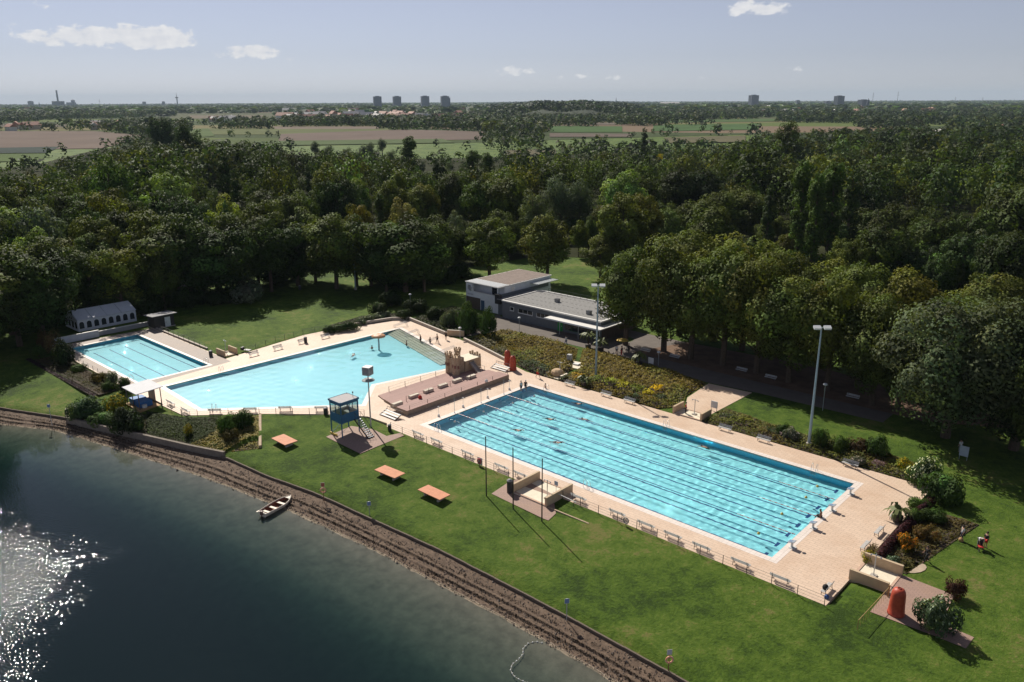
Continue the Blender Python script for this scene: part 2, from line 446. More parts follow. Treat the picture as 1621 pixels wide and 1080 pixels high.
# the gusty patch is bounded by two soft lines on the water
def half_plane(pa_, pb_, pin):
    p0, p1, q = guv(*pa_, LAKE_Z), guv(*pb_, LAKE_Z), guv(*pin, LAKE_Z)
    dx, dy = p1[0]-p0[0], p1[1]-p0[1]; ln = math.hypot(dx, dy); nx_, ny_ = -dy/ln, dx/ln
    if (q[0]-p0[0])*nx_+(q[1]-p0[1])*ny_ < 0: nx_, ny_ = -nx_, -ny_
    return lm('ADD', lm('ADD', lm('MULTIPLY', sx.outputs[0], nx_), lm('MULTIPLY', sx.outputs[1], ny_)), -(p0[0]*nx_+p0[1]*ny_))
sd = lm('MINIMUM', half_plane((85, 1080), (205, 880), (20, 1000)), lm('MULTIPLY', half_plane((0, 742), (215, 858), (20, 1000)), .8))
sd = lm('ADD', sd, lm('MULTIPLY', lm('SUBTRACT', nn(.16, 4, .65), .5), 9))
K.new(sd, wind.inputs[0]); wind.inputs[1].default_value = -1.5; wind.inputs[2].default_value = 9; wind.inputs[3].default_value = .02; wind.inputs[4].default_value = 1
bp = N.new('ShaderNodeBump'); bp.inputs['Distance'].default_value = .095
h = lm('ADD', nn(3.3, 0, .5, (1, 1.6, 1)), lm('MULTIPLY', nn(5.6, 0, .5, (1.3, 1, 1)), .3))
K.new(h, bp.inputs['Height']); K.new(wind.outputs[0], bp.inputs['Strength'])
gl = N.new('ShaderNodeBsdfGlossy');  gl.inputs['Color'].default_value = (.95,.97,1,1); K.new(bp.outputs[0], gl.inputs['Normal'])
rg = N.new('ShaderNodeMapRange'); K.new(wind.outputs[0], rg.inputs[0]); rg.inputs[1].default_value = .05; rg.inputs[2].default_value = 1; rg.inputs[3].default_value = .02; rg.inputs[4].default_value = .085; K.new(rg.outputs[0], gl.inputs['Roughness'])
tr_ = N.new('ShaderNodeBsdfTransparent'); tr_.inputs[0].default_value = (.9,.95,.95,1)
di = N.new('ShaderNodeBsdfDiffuse'); di.inputs[0].default_value = (.013,.034,.038,1)
tr = N.new('ShaderNodeMixShader'); tr.inputs[0].default_value = .3; K.new(tr_.outputs[0], tr.inputs[1]); K.new(di.outputs[0], tr.inputs[2])
lw = N.new('ShaderNodeLayerWeight'); lw.inputs['Blend'].default_value = .5; K.new(bp.outputs[0], lw.inputs['Normal'])
frf = lm('ADD', lm('MULTIPLY', lm('POWER', lw.outputs['Facing'], 5), .98), .02)     # Schlick, the same from both sides
mx = N.new('ShaderNodeMixShader'); K.new(frf, mx.inputs[0]); K.new(tr.outputs[0], mx.inputs[1]); K.new(gl.outputs[0], mx.inputs[2])
va = N.new('ShaderNodeVolumeAbsorption'); va.inputs['Color'].default_value = (.42,.60,.57,1); va.inputs['Density'].default_value = 2.1
ou = N.new('ShaderNodeOutputMaterial'); K.new(mx.outputs[0], ou.inputs[0]); K.new(va.outputs[0], ou.inputs[1])
mb = MB(); mb.plate([(-399,-390),(399,-390),(399,-14),(-399,-14)], (), -10, LAKE_Z)
mb.f.append([4,5,6,7][::-1]); mb.m.append(0)
tag(site(mb, 'lake_water', lake), kind='structure')

# ---- gravel shore with drift lines, and the loose stones on it
ug = np.arange(-120, 90, .4)
ts = np.concatenate([np.linspace(-.12, 1.3, 42), np.linspace(1.4, 13, 30)])
TU, TT = np.meshgrid(ug, ts, indexing='ij')
EV, WV = vE(TU)-.05, vW(TU)
GV = EV-(EV-WV)*TT
rel = .05*bump_noise(TU, GV, 2.3, 5)+.03*bump_noise(TU, GV, 6., 6)
def ridge(c, w, wob, seed):
    d = (TT-c-wob*bump_noise(TU, TU*0, .25, seed)-.012*bump_noise(TU, TU*0, 1.6, seed+9))/w
    return np.exp(-d*d)
GZ = np.where(TT <= 1, -1.1-.38*np.clip(TT, 0, 1)**1.15, LAKE_Z-.05*np.minimum((TT-1)*(EV-WV), 7)-np.minimum(6, .16*np.maximum(0, (TT-1)*(EV-WV)-7)))
GZ = GZ+rel*np.clip(1.25-TT, .15, 1)+.16*ridge(.50, .035, .05, 21)+.13*ridge(.74, .03, .045, 22)-.07*ridge(.57, .03, .05, 21)-.07*ridge(.80, .03, .045, 22)
GRAVEL = M('gravel', (.115,.075,.050), .9, .35, 2.0, 1, 14, col2=(.18,.125,.087), bdist=.06)
tag(put('shore', grid_mesh('shore', TU, GV, GZ, GRAVEL), None, (A0[0], A0[1], 0), YAW), kind='structure')

bb = TT[0] > .97
LBED = M('lake_bed', (.23,.18,.125), .9, .3, .8, .5, 6, col2=(.32,.26,.19))
tag(put('lake_bed', grid_mesh('lake_bed', TU[:, bb], GV[:, bb], GZ[:, bb]+.012, LBED), None, (A0[0], A0[1], 0), YAW), kind='structure')
# low kerb wall where lawn meets the gravel: single stone blocks end to end
KERB = M('kerb_stone', (.13,.10,.075), .85, .25, 3, .5, 20)
kerb_root = tag(put('kerb_wall', None, None, (A0[0], A0[1], 0), YAW), 'low stone kerb wall between the lawn and the gravel shore', 'kerb')
ke = MB(); ke.box(-.5, .5, -.08, .08, -.75, .0)
kme = ke.mesh('kerb_block', KERB)
u0 = -56.
while u0 < 60:
    stp = 1.25
    if -32 < u0 < -13.5: u0 += stp; continue
    v0, v1 = float(vE(u0)), float(vE(u0+stp)); ang = math.atan2(v1-v0, stp); ln = math.hypot(stp, v1-v0)
    b = put('kerb_block', kme, kerb_root, (u0+stp/2, (v0+v1)/2, LAWN_LOW+random.uniform(-.02, .025)), ang+random.uniform(-.012, .012))
    b.scale.x = ln-.015
    u0 += stp
# ---- higher retaining wall below the planted bank
rw = tag(put('retaining_wall', None, None, (A0[0], A0[1], 0), YAW), 'concrete retaining wall below the dark planted bank at the shore', 'wall')
pw = [guv(105, 646, -.2), guv(106, 661, -.3), guv(170, 676, -.3), guv(230, 689, -.3), guv(300, 705, -.3), guv(355, 717, -.4)]
for a, b in zip(pw[:-1], pw[1:]):
    m = MB(); m.bar((a[0], a[1], -.8), (b[0], b[1], -.8), .32, 1.0); m.bar((a[0], a[1], -.27), (b[0], b[1], -.27), .36, .06)
    m.build('wall_panel', M('dark_concrete', (.20,.17,.14), .9, .25, 2, .4, 12), rw)
m = MB(); a, b = guv(412, 657, 0), guv(412, 709, -.6); m.bar((a[0], a[1], .0), (b[0], b[1], -.55), .35, .6)
m.build('timber_edge', M('pale_timber', (.40,.30,.2), .8, .2, 3), rw)

# ---- deck slab with the three pool openings
def grow(poly, d):
    n = len(poly); out = []
    ar = sum(poly[i][0]*poly[(i+1)%n][1]-poly[(i+1)%n][0]*poly[i][1] for i in range(n)); sg = 1 if ar > 0 else -1
    for i in range(n):
        p0, p1, p2 = (Vector(poly[(i+k)%n]) for k in (-1, 0, 1))
        e1, e2 = (p1-p0).normalized(), (p2-p1).normalized()
        n1, n2 = Vector((e1.y, -e1.x))*sg, Vector((e2.y, -e2.x))*sg
        b = (n1+n2).normalized()
        q = p1+b*(d/max(.3, b.dot(n1))); out.append((q.x, q.y))
    return out
deck_holes = [grow(POOL, .78), grow(FUN, .7), grow(TRAIN, .45)]
m = MB(); m.plate(DECK_OUT, deck_holes, -.45, 0.)
tag(site(m, 'pool_deck', DECK), kind='structure')
m = MB()
m.plate([(-78.4,-21.2),(-44.6,-21.4),(-46.3,-3.6),(-77.2,-3.4)], [grow(TRAIN, .46)], None, .005)
tag(site(m, 'training_pool_paving', PAVE), kind='structure')

# ---- pool basins (floor, walls, lane lines), coping rings and water
def pool_floor(name, c1, c2, mort, s):
    return tiles(name, c1, c2, mort, s, s, .3, 0, .012, .04, .1, (.2,.5,.55))
TILE50 = pool_floor('pool_tiles_blue', (.42,.93,.985), (.405,.92,.98), (.35,.84,.95), .5)
TILEF = pool_floor('pool_liner_pale', (.46,.88,.96), (.45,.87,.955), (.42,.83,.92), 1.5)
TILET = pool_floor('pool_liner_cyan', (.36,.84,.95), (.35,.83,.94), (.32,.78,.9), 1.5)
WALL50 = pool_floor('pool_wall_blue', (.10,.56,.82), (.09,.53,.79), (.14,.6,.82), .5)
LINE = M('lane_line_tile', (.006,.06,.22), .4, .1, 4)
WATERLVL = -.06
def water_material(name, tint, dens):
    m = bpy.data.materials.new(name); m.use_nodes = True; N, K = m.node_tree.nodes, m.node_tree.links; N.clear()
    g = N.new('ShaderNodeBsdfGlass'); g.inputs['IOR'].default_value = 1.333; g.inputs['Roughness'].default_value = 0; g.inputs['Color'].default_value = tint+(1,)
    o = N.new('ShaderNodeOutputMaterial'); K.new(g.outputs[0], o.inputs[0])
    return m
WATER = water_material('pool_water', (.93,.99,1.), .1)
sl.cycles.is_caustics_light = True
def waves(U, V, amp, seed, lmin, lmax, n=26):
    r = np.random.default_rng(seed); z = np.zeros_like(U)
    for k in range(n):
        lam = math.exp(r.uniform(math.log(lmin), math.log(lmax))); a = r.uniform(0, 6.28); q = 2*math.pi/lam
        z += amp*lam*np.sin((U*math.cos(a)+V*math.sin(a))*q+r.uniform(0, 6.28)+.6*np.sin(U*.35*r.uniform(.4, 1.6)+V*.3*r.uniform(.4, 1.6)))
    return z
def make_pool(poly, name, label, depth, tile, wallm, cop_w, step, amp, lmin, lmax, seed):
    root = tag(put(name, None, None, (A0[0], A0[1], 0), YAW), label, 'swimming pool', kind='structure')
    n = len(poly)
    b = MB(); b.plate(grow(poly, .02), (), None, -depth)
    fl = b.build('pool_floor', tile, root); fl.cycles.is_caustics_receiver = True
    w = MB()
    for i in range(n):
        a, c = poly[i], poly[(i+1)%n]
        w.add([(a[0],a[1],-depth-.01),(c[0],c[1],-depth-.01),(c[0],c[1],-.02),(a[0],a[1],-.02)], [(0,1,2,3)])
    ww = w.build('pool_wall', wallm, root); ww.cycles.is_caustics_receiver = True
    cp = MB(); cp.plate(grow(poly, cop_w+.02), [poly], -.3, .012)
    cp.build('coping', COPING, root)
    P = np.array(poly)
    gu = np.arange(P[:,0].min()-step, P[:,0].max()+2*step, step); gv = np.arange(P[:,1].min()-step, P[:,1].max()+2*step, step)
    U, V = np.meshgrid(gu, gv, indexing='ij')
    Z = WATERLVL+waves(U, V, amp, seed, lmin, lmax)
    me = grid_mesh('pool_water', U, V, Z, WATER)
    if True:     # trim the sheet to just under the coping
        keep = inside(grow(poly, .10), U[:-1,:-1]+step/2, V[:-1,:-1]+step/2).ravel()
        nx, ny = U.shape; idx = np.arange(nx*ny).reshape(nx, ny)
        q = np.stack([idx[:-1,:-1], idx[1:,:-1], idx[1:,1:], idx[:-1,1:]], -1).reshape(-1, 4)[keep]
        used, inv = np.unique(q, return_inverse=True); co = np.stack([U, V, Z], -1).reshape(-1, 3)[used]
        me = bpy.data.meshes.new('pool_water'); nq = len(q)
        me.vertices.add(len(co)); me.vertices.foreach_set('co', co.astype(np.float32).ravel())
        me.loops.add(nq*4); me.loops.foreach_set('vertex_index', inv.astype(np.int32).ravel())
        me.polygons.add(nq); me.polygons.foreach_set('loop_start', np.arange(0, nq*4, 4, dtype=np.int32)); me.polygons.foreach_set('use_smooth', np.full(nq, True))
        me.update(calc_edges=True); me.materials.append(WATER)
    wo_ = put('water', me, root); wo_.cycles.is_caustics_caster = True
    return root
p50 = make_pool(POOL, 'swimmer_pool', 'long blue swimming pool with eight marked lanes beside the lawn', 1.9, TILE50, WALL50, .8, .16, .0019, .4, 2.6, 4)
pfun = make_pool(FUN, 'bathing_pool', 'pale irregular bathing pool with an orange mushroom fountain', 1.1, TILEF, TILET, .72, .4, .0012, .8, 3, 5)
ptr = make_pool(TRAIN, 'training_pool', 'small rectangular pool with four dark lines beside the white marquee', 1.3, TILET, WALL50, .47, .35, .0008, .8, 3, 6)
for i in range(8):
    v = 1.55+2.58*i
    m = MB(); m.box(2, 48.6, v-.105, v+.105, -1.91, -1.896); m.box(1.85, 2.1, v-.5, v+.5, -1.91, -1.893); m.box(48.5, 48.8, v-.5, v+.5, -1.91, -1.893)
    m.build('lane_line', LINE, p50).cycles.is_caustics_receiver = True
    m = MB(); m.box(.0, .012, v-.12, v+.12, -1.3, -.5); m.box(.0, .015, v-.3, v+.3, -.95, -.75); m.build('wall_target', LINE, p50)
for i in range(4):
    v = -17+i*2.75
    m = MB(); m.box(-70.5, -48, v-.09, v+.09, -1.31, -1.294); m.build('lane_line', LINE, ptr).cycles.is_caustics_receiver = True
m = MB(); m.box(-72.6, -72.4, -18.9, -7.3, -1.31, -1.292); m.build('cross_line', LINE, ptr)
# broad entry steps of the bathing pool
s0, s1 = Vector((-40.6, 29.0)), Vector((-18.0, 22.6)); sdv = (s1-s0).normalized(); snv = Vector((sdv.y, -sdv.x))
if snv.dot(Vector((-30, 5))-s0) < 0: snv = -snv
STEP = tiles('entry_steps', (.62,.60,.48), (.58,.56,.45), (.3,.34,.3), 1.2, .4, .6, 0, .03, .1)
for k in range(5):
    a, b = s0+snv*(.02+k*.62), s1+snv*(.02+k*.62)
    c, d = s0+snv*(.62*(k+1)), s1+snv*(.62*(k+1))
    m = MB(); m.plate([tuple(a), tuple(b), tuple(d), tuple(c)], (), -1.1, -.10-.17*k)
    m.build('step', STEP, pfun).cycles.is_caustics_receiver = True

# loose stones on the gravel and dark drift lines, uncountable
r = np.random.default_rng(61)
def shore_z(u, t):
    e, w = vE(u)-.05, vW(u)
    return e-(e-w)*t
n = 9000; u = r.uniform(-75, 62, n); tt = r.uniform(.03, 1.12, n); v = shore_z(u, tt); zz = -1.1-.38*np.clip(tt, 0, 1)**1.15
sz = np.exp(r.normal(math.log(.055), .45, n)); base = np.array([(1,0,0),(-.5,.8,0),(-.5,-.8,0),(.1,.0,.75)]); V = []
for k in range(4):
    a = r.uniform(0, 6.28, n) if k == 0 else a
    p = base[k]*r.uniform(.7, 1.3, (n, 1)); V.append(np.stack([u+(p[:,0]*np.cos(a)-p[:,1]*np.sin(a))*sz, v+(p[:,0]*np.sin(a)+p[:,1]*np.cos(a))*sz, zz+.03+p[:,2]*sz], 1))
V = np.stack(V, 1).reshape(-1, 3); F = (np.arange(n)*4)[:, None, None]+np.array([(0,1,3),(1,2,3),(2,0,3)])[None]
me = bpy.data.meshes.new('loose_stones'); me.from_pydata(V.tolist(), [], F.reshape(-1, 3).tolist()); me.materials.append(M('stone_pale', (.20,.155,.12), .9, .45, 9, col2=(.33,.27,.22)))
tag(put('loose_stones', me, None, (A0[0], A0[1], 0), YAW), 'loose stones scattered over the gravel shore', None, None, 'stuff')
u, v, zz = [], [], []
for c, seed, wd, m_ in ((.52, 21, .03, 5200), (.76, 22, .03, 5200), (.36, 24, .05, 1500), (.90, 25, .05, 1500)):
    q = r.uniform(-75, 62, m_); q = q[bump_noise(q, q*0, .9, seed+70) > -.35]
    t_ = c+.05*bump_noise(q, q*0, .25, seed)+.012*bump_noise(q, q*0, 1.6, seed+9)+r.normal(0, wd*.6, len(q))
    u.append(q); v.append(shore_z(q, t_)); zz.append(-1.1-.38*np.clip(t_, 0, 1)**1.15+r.uniform(.02, .12, len(q)))
DRIFT = (np.concatenate(u), np.concatenate(v), np.concatenate(zz))
# ================================================================== THINGS ON THE SITE
def gz(u, v): return float(ground_z(u, v))
def on_lawn(x, y, dz=0.):
    u, v = guv(x, y, 0.)
    for _ in range(4): u, v = guv(x, y, gz(u, v)+dz)
    return u, v, gz(u, v)

# ---------------------------------------------------------------- benches
def make_bench(mat=SLAT):
    o = thing('bench', 'x', 'bench', 0, 0)
    s = MB(); s.box(-.95, .95, -.035, .035, -.018, .018); sm = s.mesh('seat_slat', mat)
    for y in (-.19, -.09, .01, .11): put('seat_slat', sm, o, (0, y, .45))
    for k, z in enumerate((.58, .68, .78)):
        b = put('back_slat', sm, o, (0, .21+.035*k, z)); b.rotation_euler.x = rad(72)
    l = MB(); l.tube([(0,-.2,0),(0,-.19,.42),(0,.16,.42)], .028); l.tube([(0,.24,0),(0,.17,.42),(0,.3,.84)], .028); l.bar((0,-.2,.2),(0,.22,.2), .03, .03)
    lm_ = l.mesh('leg', DARKM)
    for x in (-.72, .72): put('leg', lm_, o, (x, 0, 0))
    return o
bench0 = make_bench(); bench_used = False
def bench(u, v, rot, label, group, z=0.):
    global bench_used
    if not bench_used:
        bench_used = True; o = bench0
        o.location = L(u, v, z); o.rotation_euler.z = YAW+rot; o['label'] = label; o['group'] = group
        return o
    return clone(bench0, u, v, z, rot, label, group)
near_b = [(659,692),(688,704),(737,724),(792,745),(824,757),(915,794),(977,818),(1022,837),(1064,854),(1109,873),(1172,897),(1235,922)]
for i, (x, y) in enumerate(near_b):
    u, v = guv(x, y); bench(u, -3.5, math.pi, 'grey slatted bench on the lawn fence, %s from the lifeguard tower' % ORD[i], 'benches along the lawn fence')
for i, (x, y) in enumerate([(902,611),(961,627),(999,637),(1149,681),(1211,698),(1348,737)]):
    u, v = guv(x, y); bench(u, 25.3, 0, 'silver bench against the planted beds across the long pool, %s from the red cabins' % ORD[i], 'benches below the flower beds')
for i, (x, y) in enumerate([(1424,822),(1399,848),(1376,871)]):
    u, v = guv(x, y); bench(56.1, v, -math.pi/2, ['grey bench half hidden by the palm pot at the deck end', 'grey bench beside the red-leaved hedge at the deck end', 'grey bench next to the foot bath wall at the deck end'][i], 'benches at the deck end')
u, v = guv(1313, 945); bench(56.2, v+.6, -math.pi/2, 'grey bench with a black bag at the near deck corner', 'benches at the deck end')
for i, (x, y) in enumerate([(401,563),(439,553),(478,543),(514,535)]):
    u, v = guv(x, y); bench(u+.3, v, math.pi/2, 'slatted bench on the back lawn edge, %s from the pool shower' % ORD[i], 'benches by the back lawn')
for i, (x, y) in enumerate([(336,655),(392,653),(447,651),(504,651)]):
    u, v = guv(x, y); bench(u+.25, v+.35, math.pi+.79, 'bench on the lower fence of the bathing pool, %s from the shelter' % ORD[i], 'benches on the lower bathing pool fence')
for i, (x, y) in enumerate([(269,642),(291,655)]):
    u, v = guv(x, y); bench(u, -20.2, math.pi, 'bench by the grey roofed shelter, %s one along the fence' % ORD[i], 'benches beside the shelter')
for i, (x, y) in enumerate([(1021,559),(1067,569),(1173,590),(1219,602),(1349,633)]):
    u, v = guv(x, y); bench(u, v, 0, 'white bench in the shade of the chestnut row, %s from the grey building' % ORD[i], 'benches under the chestnut row')

# ---------------------------------------------------------------- fences
def fence(pts, label, h=1.0, spacing=2.4, wires=3, mat=DARKM, pr=.035, z=0., zf=None):
    o = tag(put('fence', None, None, (A0[0], A0[1], 0), YAW), label, 'fence')
    zf = zf or (lambda a, b: z)
    pm = MB(); pm.cyl((0,0,0), (0,0,h), pr, pr, 6); pme = pm.mesh('post', mat)
    tops = []
    for a, b in zip(pts[:-1], pts[1:]):
        d = math.hypot(b[0]-a[0], b[1]-a[1]); n = max(1, round(d/spacing))
        for i in range(n): tops.append((a[0]+(b[0]-a[0])*i/n, a[1]+(b[1]-a[1])*i/n))
    tops.append(pts[-1])
    for p in tops: put('post', pme, o, (p[0], p[1], zf(*p)))
    for k in range(wires):
        m = MB(); hz = h*(.97-.3*k)
        for a, b in zip(tops[:-1], tops[1:]): m.bar((a[0], a[1], zf(*a)+hz), (b[0], b[1], zf(*b)+hz), .016, .016)
        m.build('wire', mat, o)
    return o
fence([(-2.6,-4.35),(21.6,-4.35)], 'low dark wire fence between the lawn and long pool, tower side of the foot bath')
fence([(27.4,-4.35),(56.9,-4.35)], 'low dark wire fence between the lawn and long pool, right of the foot bath')
fence([(-28.4,-21.1),(-20.8,-13.4),(-13.6,-7.1),(-9,-3.9)], 'thin dark fence below the bathing pool along its lower edge')
fence([(-44.5,-21.8),(-42,-21.8)], 'short dark fence stub left of the grey shelter')
fence([(-34.3,-21.3),(-28.6,-21.1)], 'short dark fence between the shelter and the bathing pool corner')
fence([(-72.5,-21.6),(-46.2,-21.7)], 'dark post fence on the shrub side of the small pool', spacing=2.0)
fence([(-77,-3.0),(-56.3,-3.1)], 'green-black mesh fence between small pool and back lawn', h=1.1, spacing=2.0, wires=3)
fence([(-51.2,8.0),(-51.2,14),(-50.7,19)], 'dark mesh fence behind the back lawn benches', spacing=2.2)
fence([(-49.2,.8),(-51.2,8.0)], 'dark mesh fence right of the pool shower walls', spacing=2.2)

# ---------------------------------------------------------------- ladders
def make_ladder():
    o = thing('pool_ladder', 'x', 'ladder', 0, 0, group='steel pool ladders')
    r = MB(); r.tube([(0,-.55,.02),(0,-.55,.6),(0,-.48,.85),(0,-.3,.92),(0,-.1,.8),(0,.06,.35),(0,.08,-.9)], .028, 8)
    rm = r.mesh('rail', STEEL, True)
    for x in (-.28, .28): put('rail', rm, o, (x, 0, 0))
    g = MB(); g.box(-.28, .28, .02, .12, -.02, .02); gm = g.mesh('rung', STEEL)
    for z in (-.25, -.5, -.75): put('rung', gm, o, (0, 0, z))
    return o
lad = make_ladder(); first = True
# local +y points into the water
for (u, v, rot, lab) in [(24.6,21.17,math.pi,'steel ladder in the middle of the far side of the long pool'),(45.2,21.17,math.pi,'steel ladder at the right far side of the long pool'),
                         (27.6,0,0,'steel ladder on the lawn side of the long pool beside the foot bath'),(2.2,0,0,'steel ladder on the lawn side near the left corner of the long pool'),
                         (3.2,21.17,math.pi,'steel ladder on the far side near the left corner of the long pool'),(-42.2,-7.5,-math.pi/2,'steel ladder on the far-left wall of the bathing pool'),
                         (-27.5,-16.6,.79,'steel ladder at the lower left corner of the bathing pool'),(-48.6,-7.2,math.pi,'steel ladder at the right corner of the small pool'),
                         (-49.5,-19.0,0,'steel ladder on the shrub side of the small pool')]:
    if first: lad.location = L(u, v); lad.rotation_euler.z = YAW+rot; lad['label'] = lab; first = False
    else: clone(lad, u, v, 0, rot, lab)

# ---------------------------------------------------------------- lane ropes, starting blocks, posts, buoys
RB = M('rope_blue', (.02,.12,.36), .4); RW = M('rope_white', (.75,.72,.7), .4); RR = M('rope_red', (.5,.05,.06), .4)
for i, v in enumerate((5.7, 10.85, 15.9)):
    m = MB(); x = .15
    m.bar((.0,v,-.03), (50,v,-.03), .015, .015, 0)
    while x < 49.8:
        end = x < 6 or x > 43
        m.cyl((x,v,-.03), (x+.32,v,-.03), .045, .045, 8, (2 if int(x/.36)%2 else 1) if end else 0); x += .36
    o = site(m, 'lane_rope', [RB, RW, RR], 'thick blue lane rope with red and white ends, %s from the lawn side' % ORD[i], 'lane rope', group='thick lane ropes')
for i, v in enumerate((3.7, 8.8, 13.8)):
    m = MB(); x = .15
    while x < 49.8: m.cyl((x,v,-.04), (x+.3,v,-.04), .035, .035, 6); x += .34
    o = site(m, 'thin_lane_rope', M('rope_teal', (.02,.2,.34), .4), 'thin teal lane cord floating in the long pool, %s from the lawn side' % ORD[i], 'lane cord', group='thin lane cords')
def make_block():
    o = thing('starting_block', 'x', 'starting block', 0, 0, group='starting blocks')
    m = MB(); m.bar((.1,0,0), (.1,0,.62), .12, .3); m.build('stand', GALV, o)
    m = MB(); m.box(-.1, .5, -.3, .3, 0, .06); m.build('footplate', M('base_plate', (.6,.6,.58), .6), o)
    m = MB(); m.bar((-.28,0,.58), (.38,0,.74), .62, .05); p = m.build('platform', M('platform_grey', (.24,.28,.33), .6, .2, 4), o)
    m = MB(); m.bar((-.2,0,.628), (.1,0,.70), .3, .02); m.build('number_plate', M('plate_blue', (.12,.2,.34), .5), p)
    return o
sb = make_block()
for i, v in enumerate((3.0, 8.1, 13.1, 18.3)):
    lab = 'tilted starting block at the right end of the pool, %s from the lawn side' % ORD[i]
    if i == 0: sb.location = L(50.55, v, .012); sb['label'] = lab
    else: clone(sb, 50.55, v, .012, 0, lab)
for i, v in enumerate((5.5, 10.9, 15.8)):
    m = MB(); m.cyl((0,0,0), (0,0,2.3), .035, .03, 8); m.cyl((0,0,0), (0,0,.08), .09, .09, 8)
    o = m.build('flag_post', GALV, None, False, L(-.45, v, .012)); tag(o, 'thin flag post at the left end of the long pool, %s from the lawn' % ORD[i], 'post', 'flag posts at the pool end')
for i, v in enumerate((3.1, 7.9, 13.0, 17.8)):
    m = MB(); m.cyl((0,0,0), (0,0,.35), .2, .12, 8); m.cyl((0,0,.3), (0,0,1.5), .025, .025, 8); m.box(-.12, .12, -.04, .04, 1.42, 1.5)
    o = m.build('number_stand', WHITE, None, False, L(-1.15, v, .012)); tag(o, 'slim white lane stand behind the left pool end, %s from the lawn' % ORD[i], 'stand', 'lane stands at the pool end')
YB = M('buoy_yellow', (.75,.52,.12), .5, .1, 3); PB = M('buoy_pale', (.75,.62,.55), .5, .1, 3)
for k, (x, y) in enumerate([(1294,770),(1276,787.5),(1238,813.5),(1201,844.5)]):
    u, v = guv(x, y); m = MB(); m.lathe([(.01,-.12),(.13,-.08),(.17,.02),(.13,.13),(.04,.19),(.03,.24),(.0,.25)], 10)
    tag(m.build('buoy', YB, None, True, L(u, v, -.04)), 'small yellow float near the right end of the pool, %s from the far side' % ORD[k], 'float', 'yellow floats')
for k, (x, y) in enumerate([(766,652),(812,638.5),(846,627.5),(720,668)]):
    u, v = guv(x, y); m = MB(); m.lathe([(.01,-.12),(.13,-.08),(.17,.02),(.13,.13),(.04,.19),(.03,.24),(.0,.25)], 10)
    tag(m.build('buoy', PB, None, True, L(u, v, -.04)), ['pale float between the two left lane rope ends', 'pale float behind the middle lane rope end', 'pale float by the far left corner of the long pool', 'pale float beside the lawn-side corner ladder'][k], 'float', 'pale floats')
# dark drain covers on the deck
for k, (x, y) in enumerate([(1362,790),(1335,817),(1304.5,845),(1273,876)]):
    u, v = guv(x, y); m = MB(); m.lathe([(.2,0),(.2,.01),(.01,.012)], 12)
    tag(m.build('drain_cover', DARKM, None, False, L(u, v, .004)), 'dark round drain in the deck behind the starting blocks, %s from the far side' % ORD[k], 'drain', 'deck drains')

# ---------------------------------------------------------------- floodlight masts and poles
def floodlight(u, v, h, rot, label, heads=2):
    o = thing('floodlight_mast', label, 'floodlight', u, v, 0, rot)
    m = MB(); m.cyl((0,0,0), (0,0,h), .2, .09, 10); m.build('pole', M('mast_blue_grey', (.30,.37,.42), .5, .12, 2, metal=.3), o)
    m = MB(); m.lathe([(.34,0),(.34,.5),(.3,.55)], 10); m.build('base', CONC, o)
    if heads:
        m = MB(); m.bar((-.85,0,h-.1), (.85,0,h-.1), .08, .08); m.build('crossarm', GALV, o)
        hm = MB(); hm.box(-.42, .42, -.28, .3, -.12, .12); hme = hm.mesh('lamp_head', M('lamp_housing', (.55,.57,.58), .5, .1, 3))
        for x in (-.62, .62):
            q = put('lamp_head', hme, o, (x, -.3, h)); q.rotation_euler.x = rad(25)
            g = MB(); g.box(-.36, .36, -.24, .24, -.135, -.122); g.build('lens', M('lamp_glass', (.7,.72,.72), .15), q)
    return o
floodlight(*guv(943,601), 15.4, .7, 'tall floodlight mast standing in the flower bed in front of the grey building')
floodlight(*guv(1280,707), 15.9, .7, 'tall floodlight mast at the planted edge right of the lawn clearing')
floodlight(*guv(563,459), 12., .4, 'slender mast without lamps among the trees behind the back lawn', heads=0)
for k, (x, y) in enumerate([(770,785.5),(812.4,805.6),(857.8,825.6)]):
    u, v, z = on_lawn(x, y)
    o = thing('flagpole', ['dark pole on the lawn, furthest from the foot bath', 'dark pole on the lawn beside the foot bath paving tip', 'dark pole on the lawn at the right corner of the foot bath paving'][k], 'pole', u, v, z, group='three dark poles on the lawn')
    m = MB(); m.cyl((0,0,-.1), (0,0,7.2), .075, .055, 8); m.build('shaft', M('pole_brown', (.05,.04,.035), .6, .2, 3), o)
    m = MB(); m.lathe([(.07,7.2),(.07,7.25),(.02,7.3)], 8); m.build('cap', DARKM, o)

# ---------------------------------------------------------------- lifeguard tower
m = MB(); m.plate([guv(*p) for p in [(516,690),(556,675),(590,680),(612,691),(634,686),(640,690),(592,708),(570,716)]], (), None, lambda a, b: gz(a, b)+.06)
tag(site(m, 'tower_paving', PINK), kind='structure')
T = thing('lifeguard_tower', 'blue lifeguard cabin on stilts with windows and an open stair', 'tower', -6.35, -9.05, -.15)
hx, hy = 1.2, 1.4
lg = MB(); lg.box(-.06, .06, -.06, .06, -.2, 5.05); lgm = lg.mesh('leg', BLUEM)
for sx_ in (-1, 1):
    for sy_ in (-1, 1): put('leg', lgm, T, (sx_*(hx-.02), sy_*(hy-.02), 0))
m = MB()
for z in (.9,): m.bar((-hx,-hy,z-.7), (-hx,hy,z+.9), .04, .04); m.bar((-hx,hy,z-.7), (-hx,-hy,z+.9), .04, .04); m.bar((-hx,-hy,z-.7), (hx,-hy,z+.9), .04, .04)
m.build('cross_brace', BLUEM, T)
m = MB(); m.box(-hx, hx, -hy, hy, 2.0, 2.14); m.build('cabin_floor', BLUEM, T)
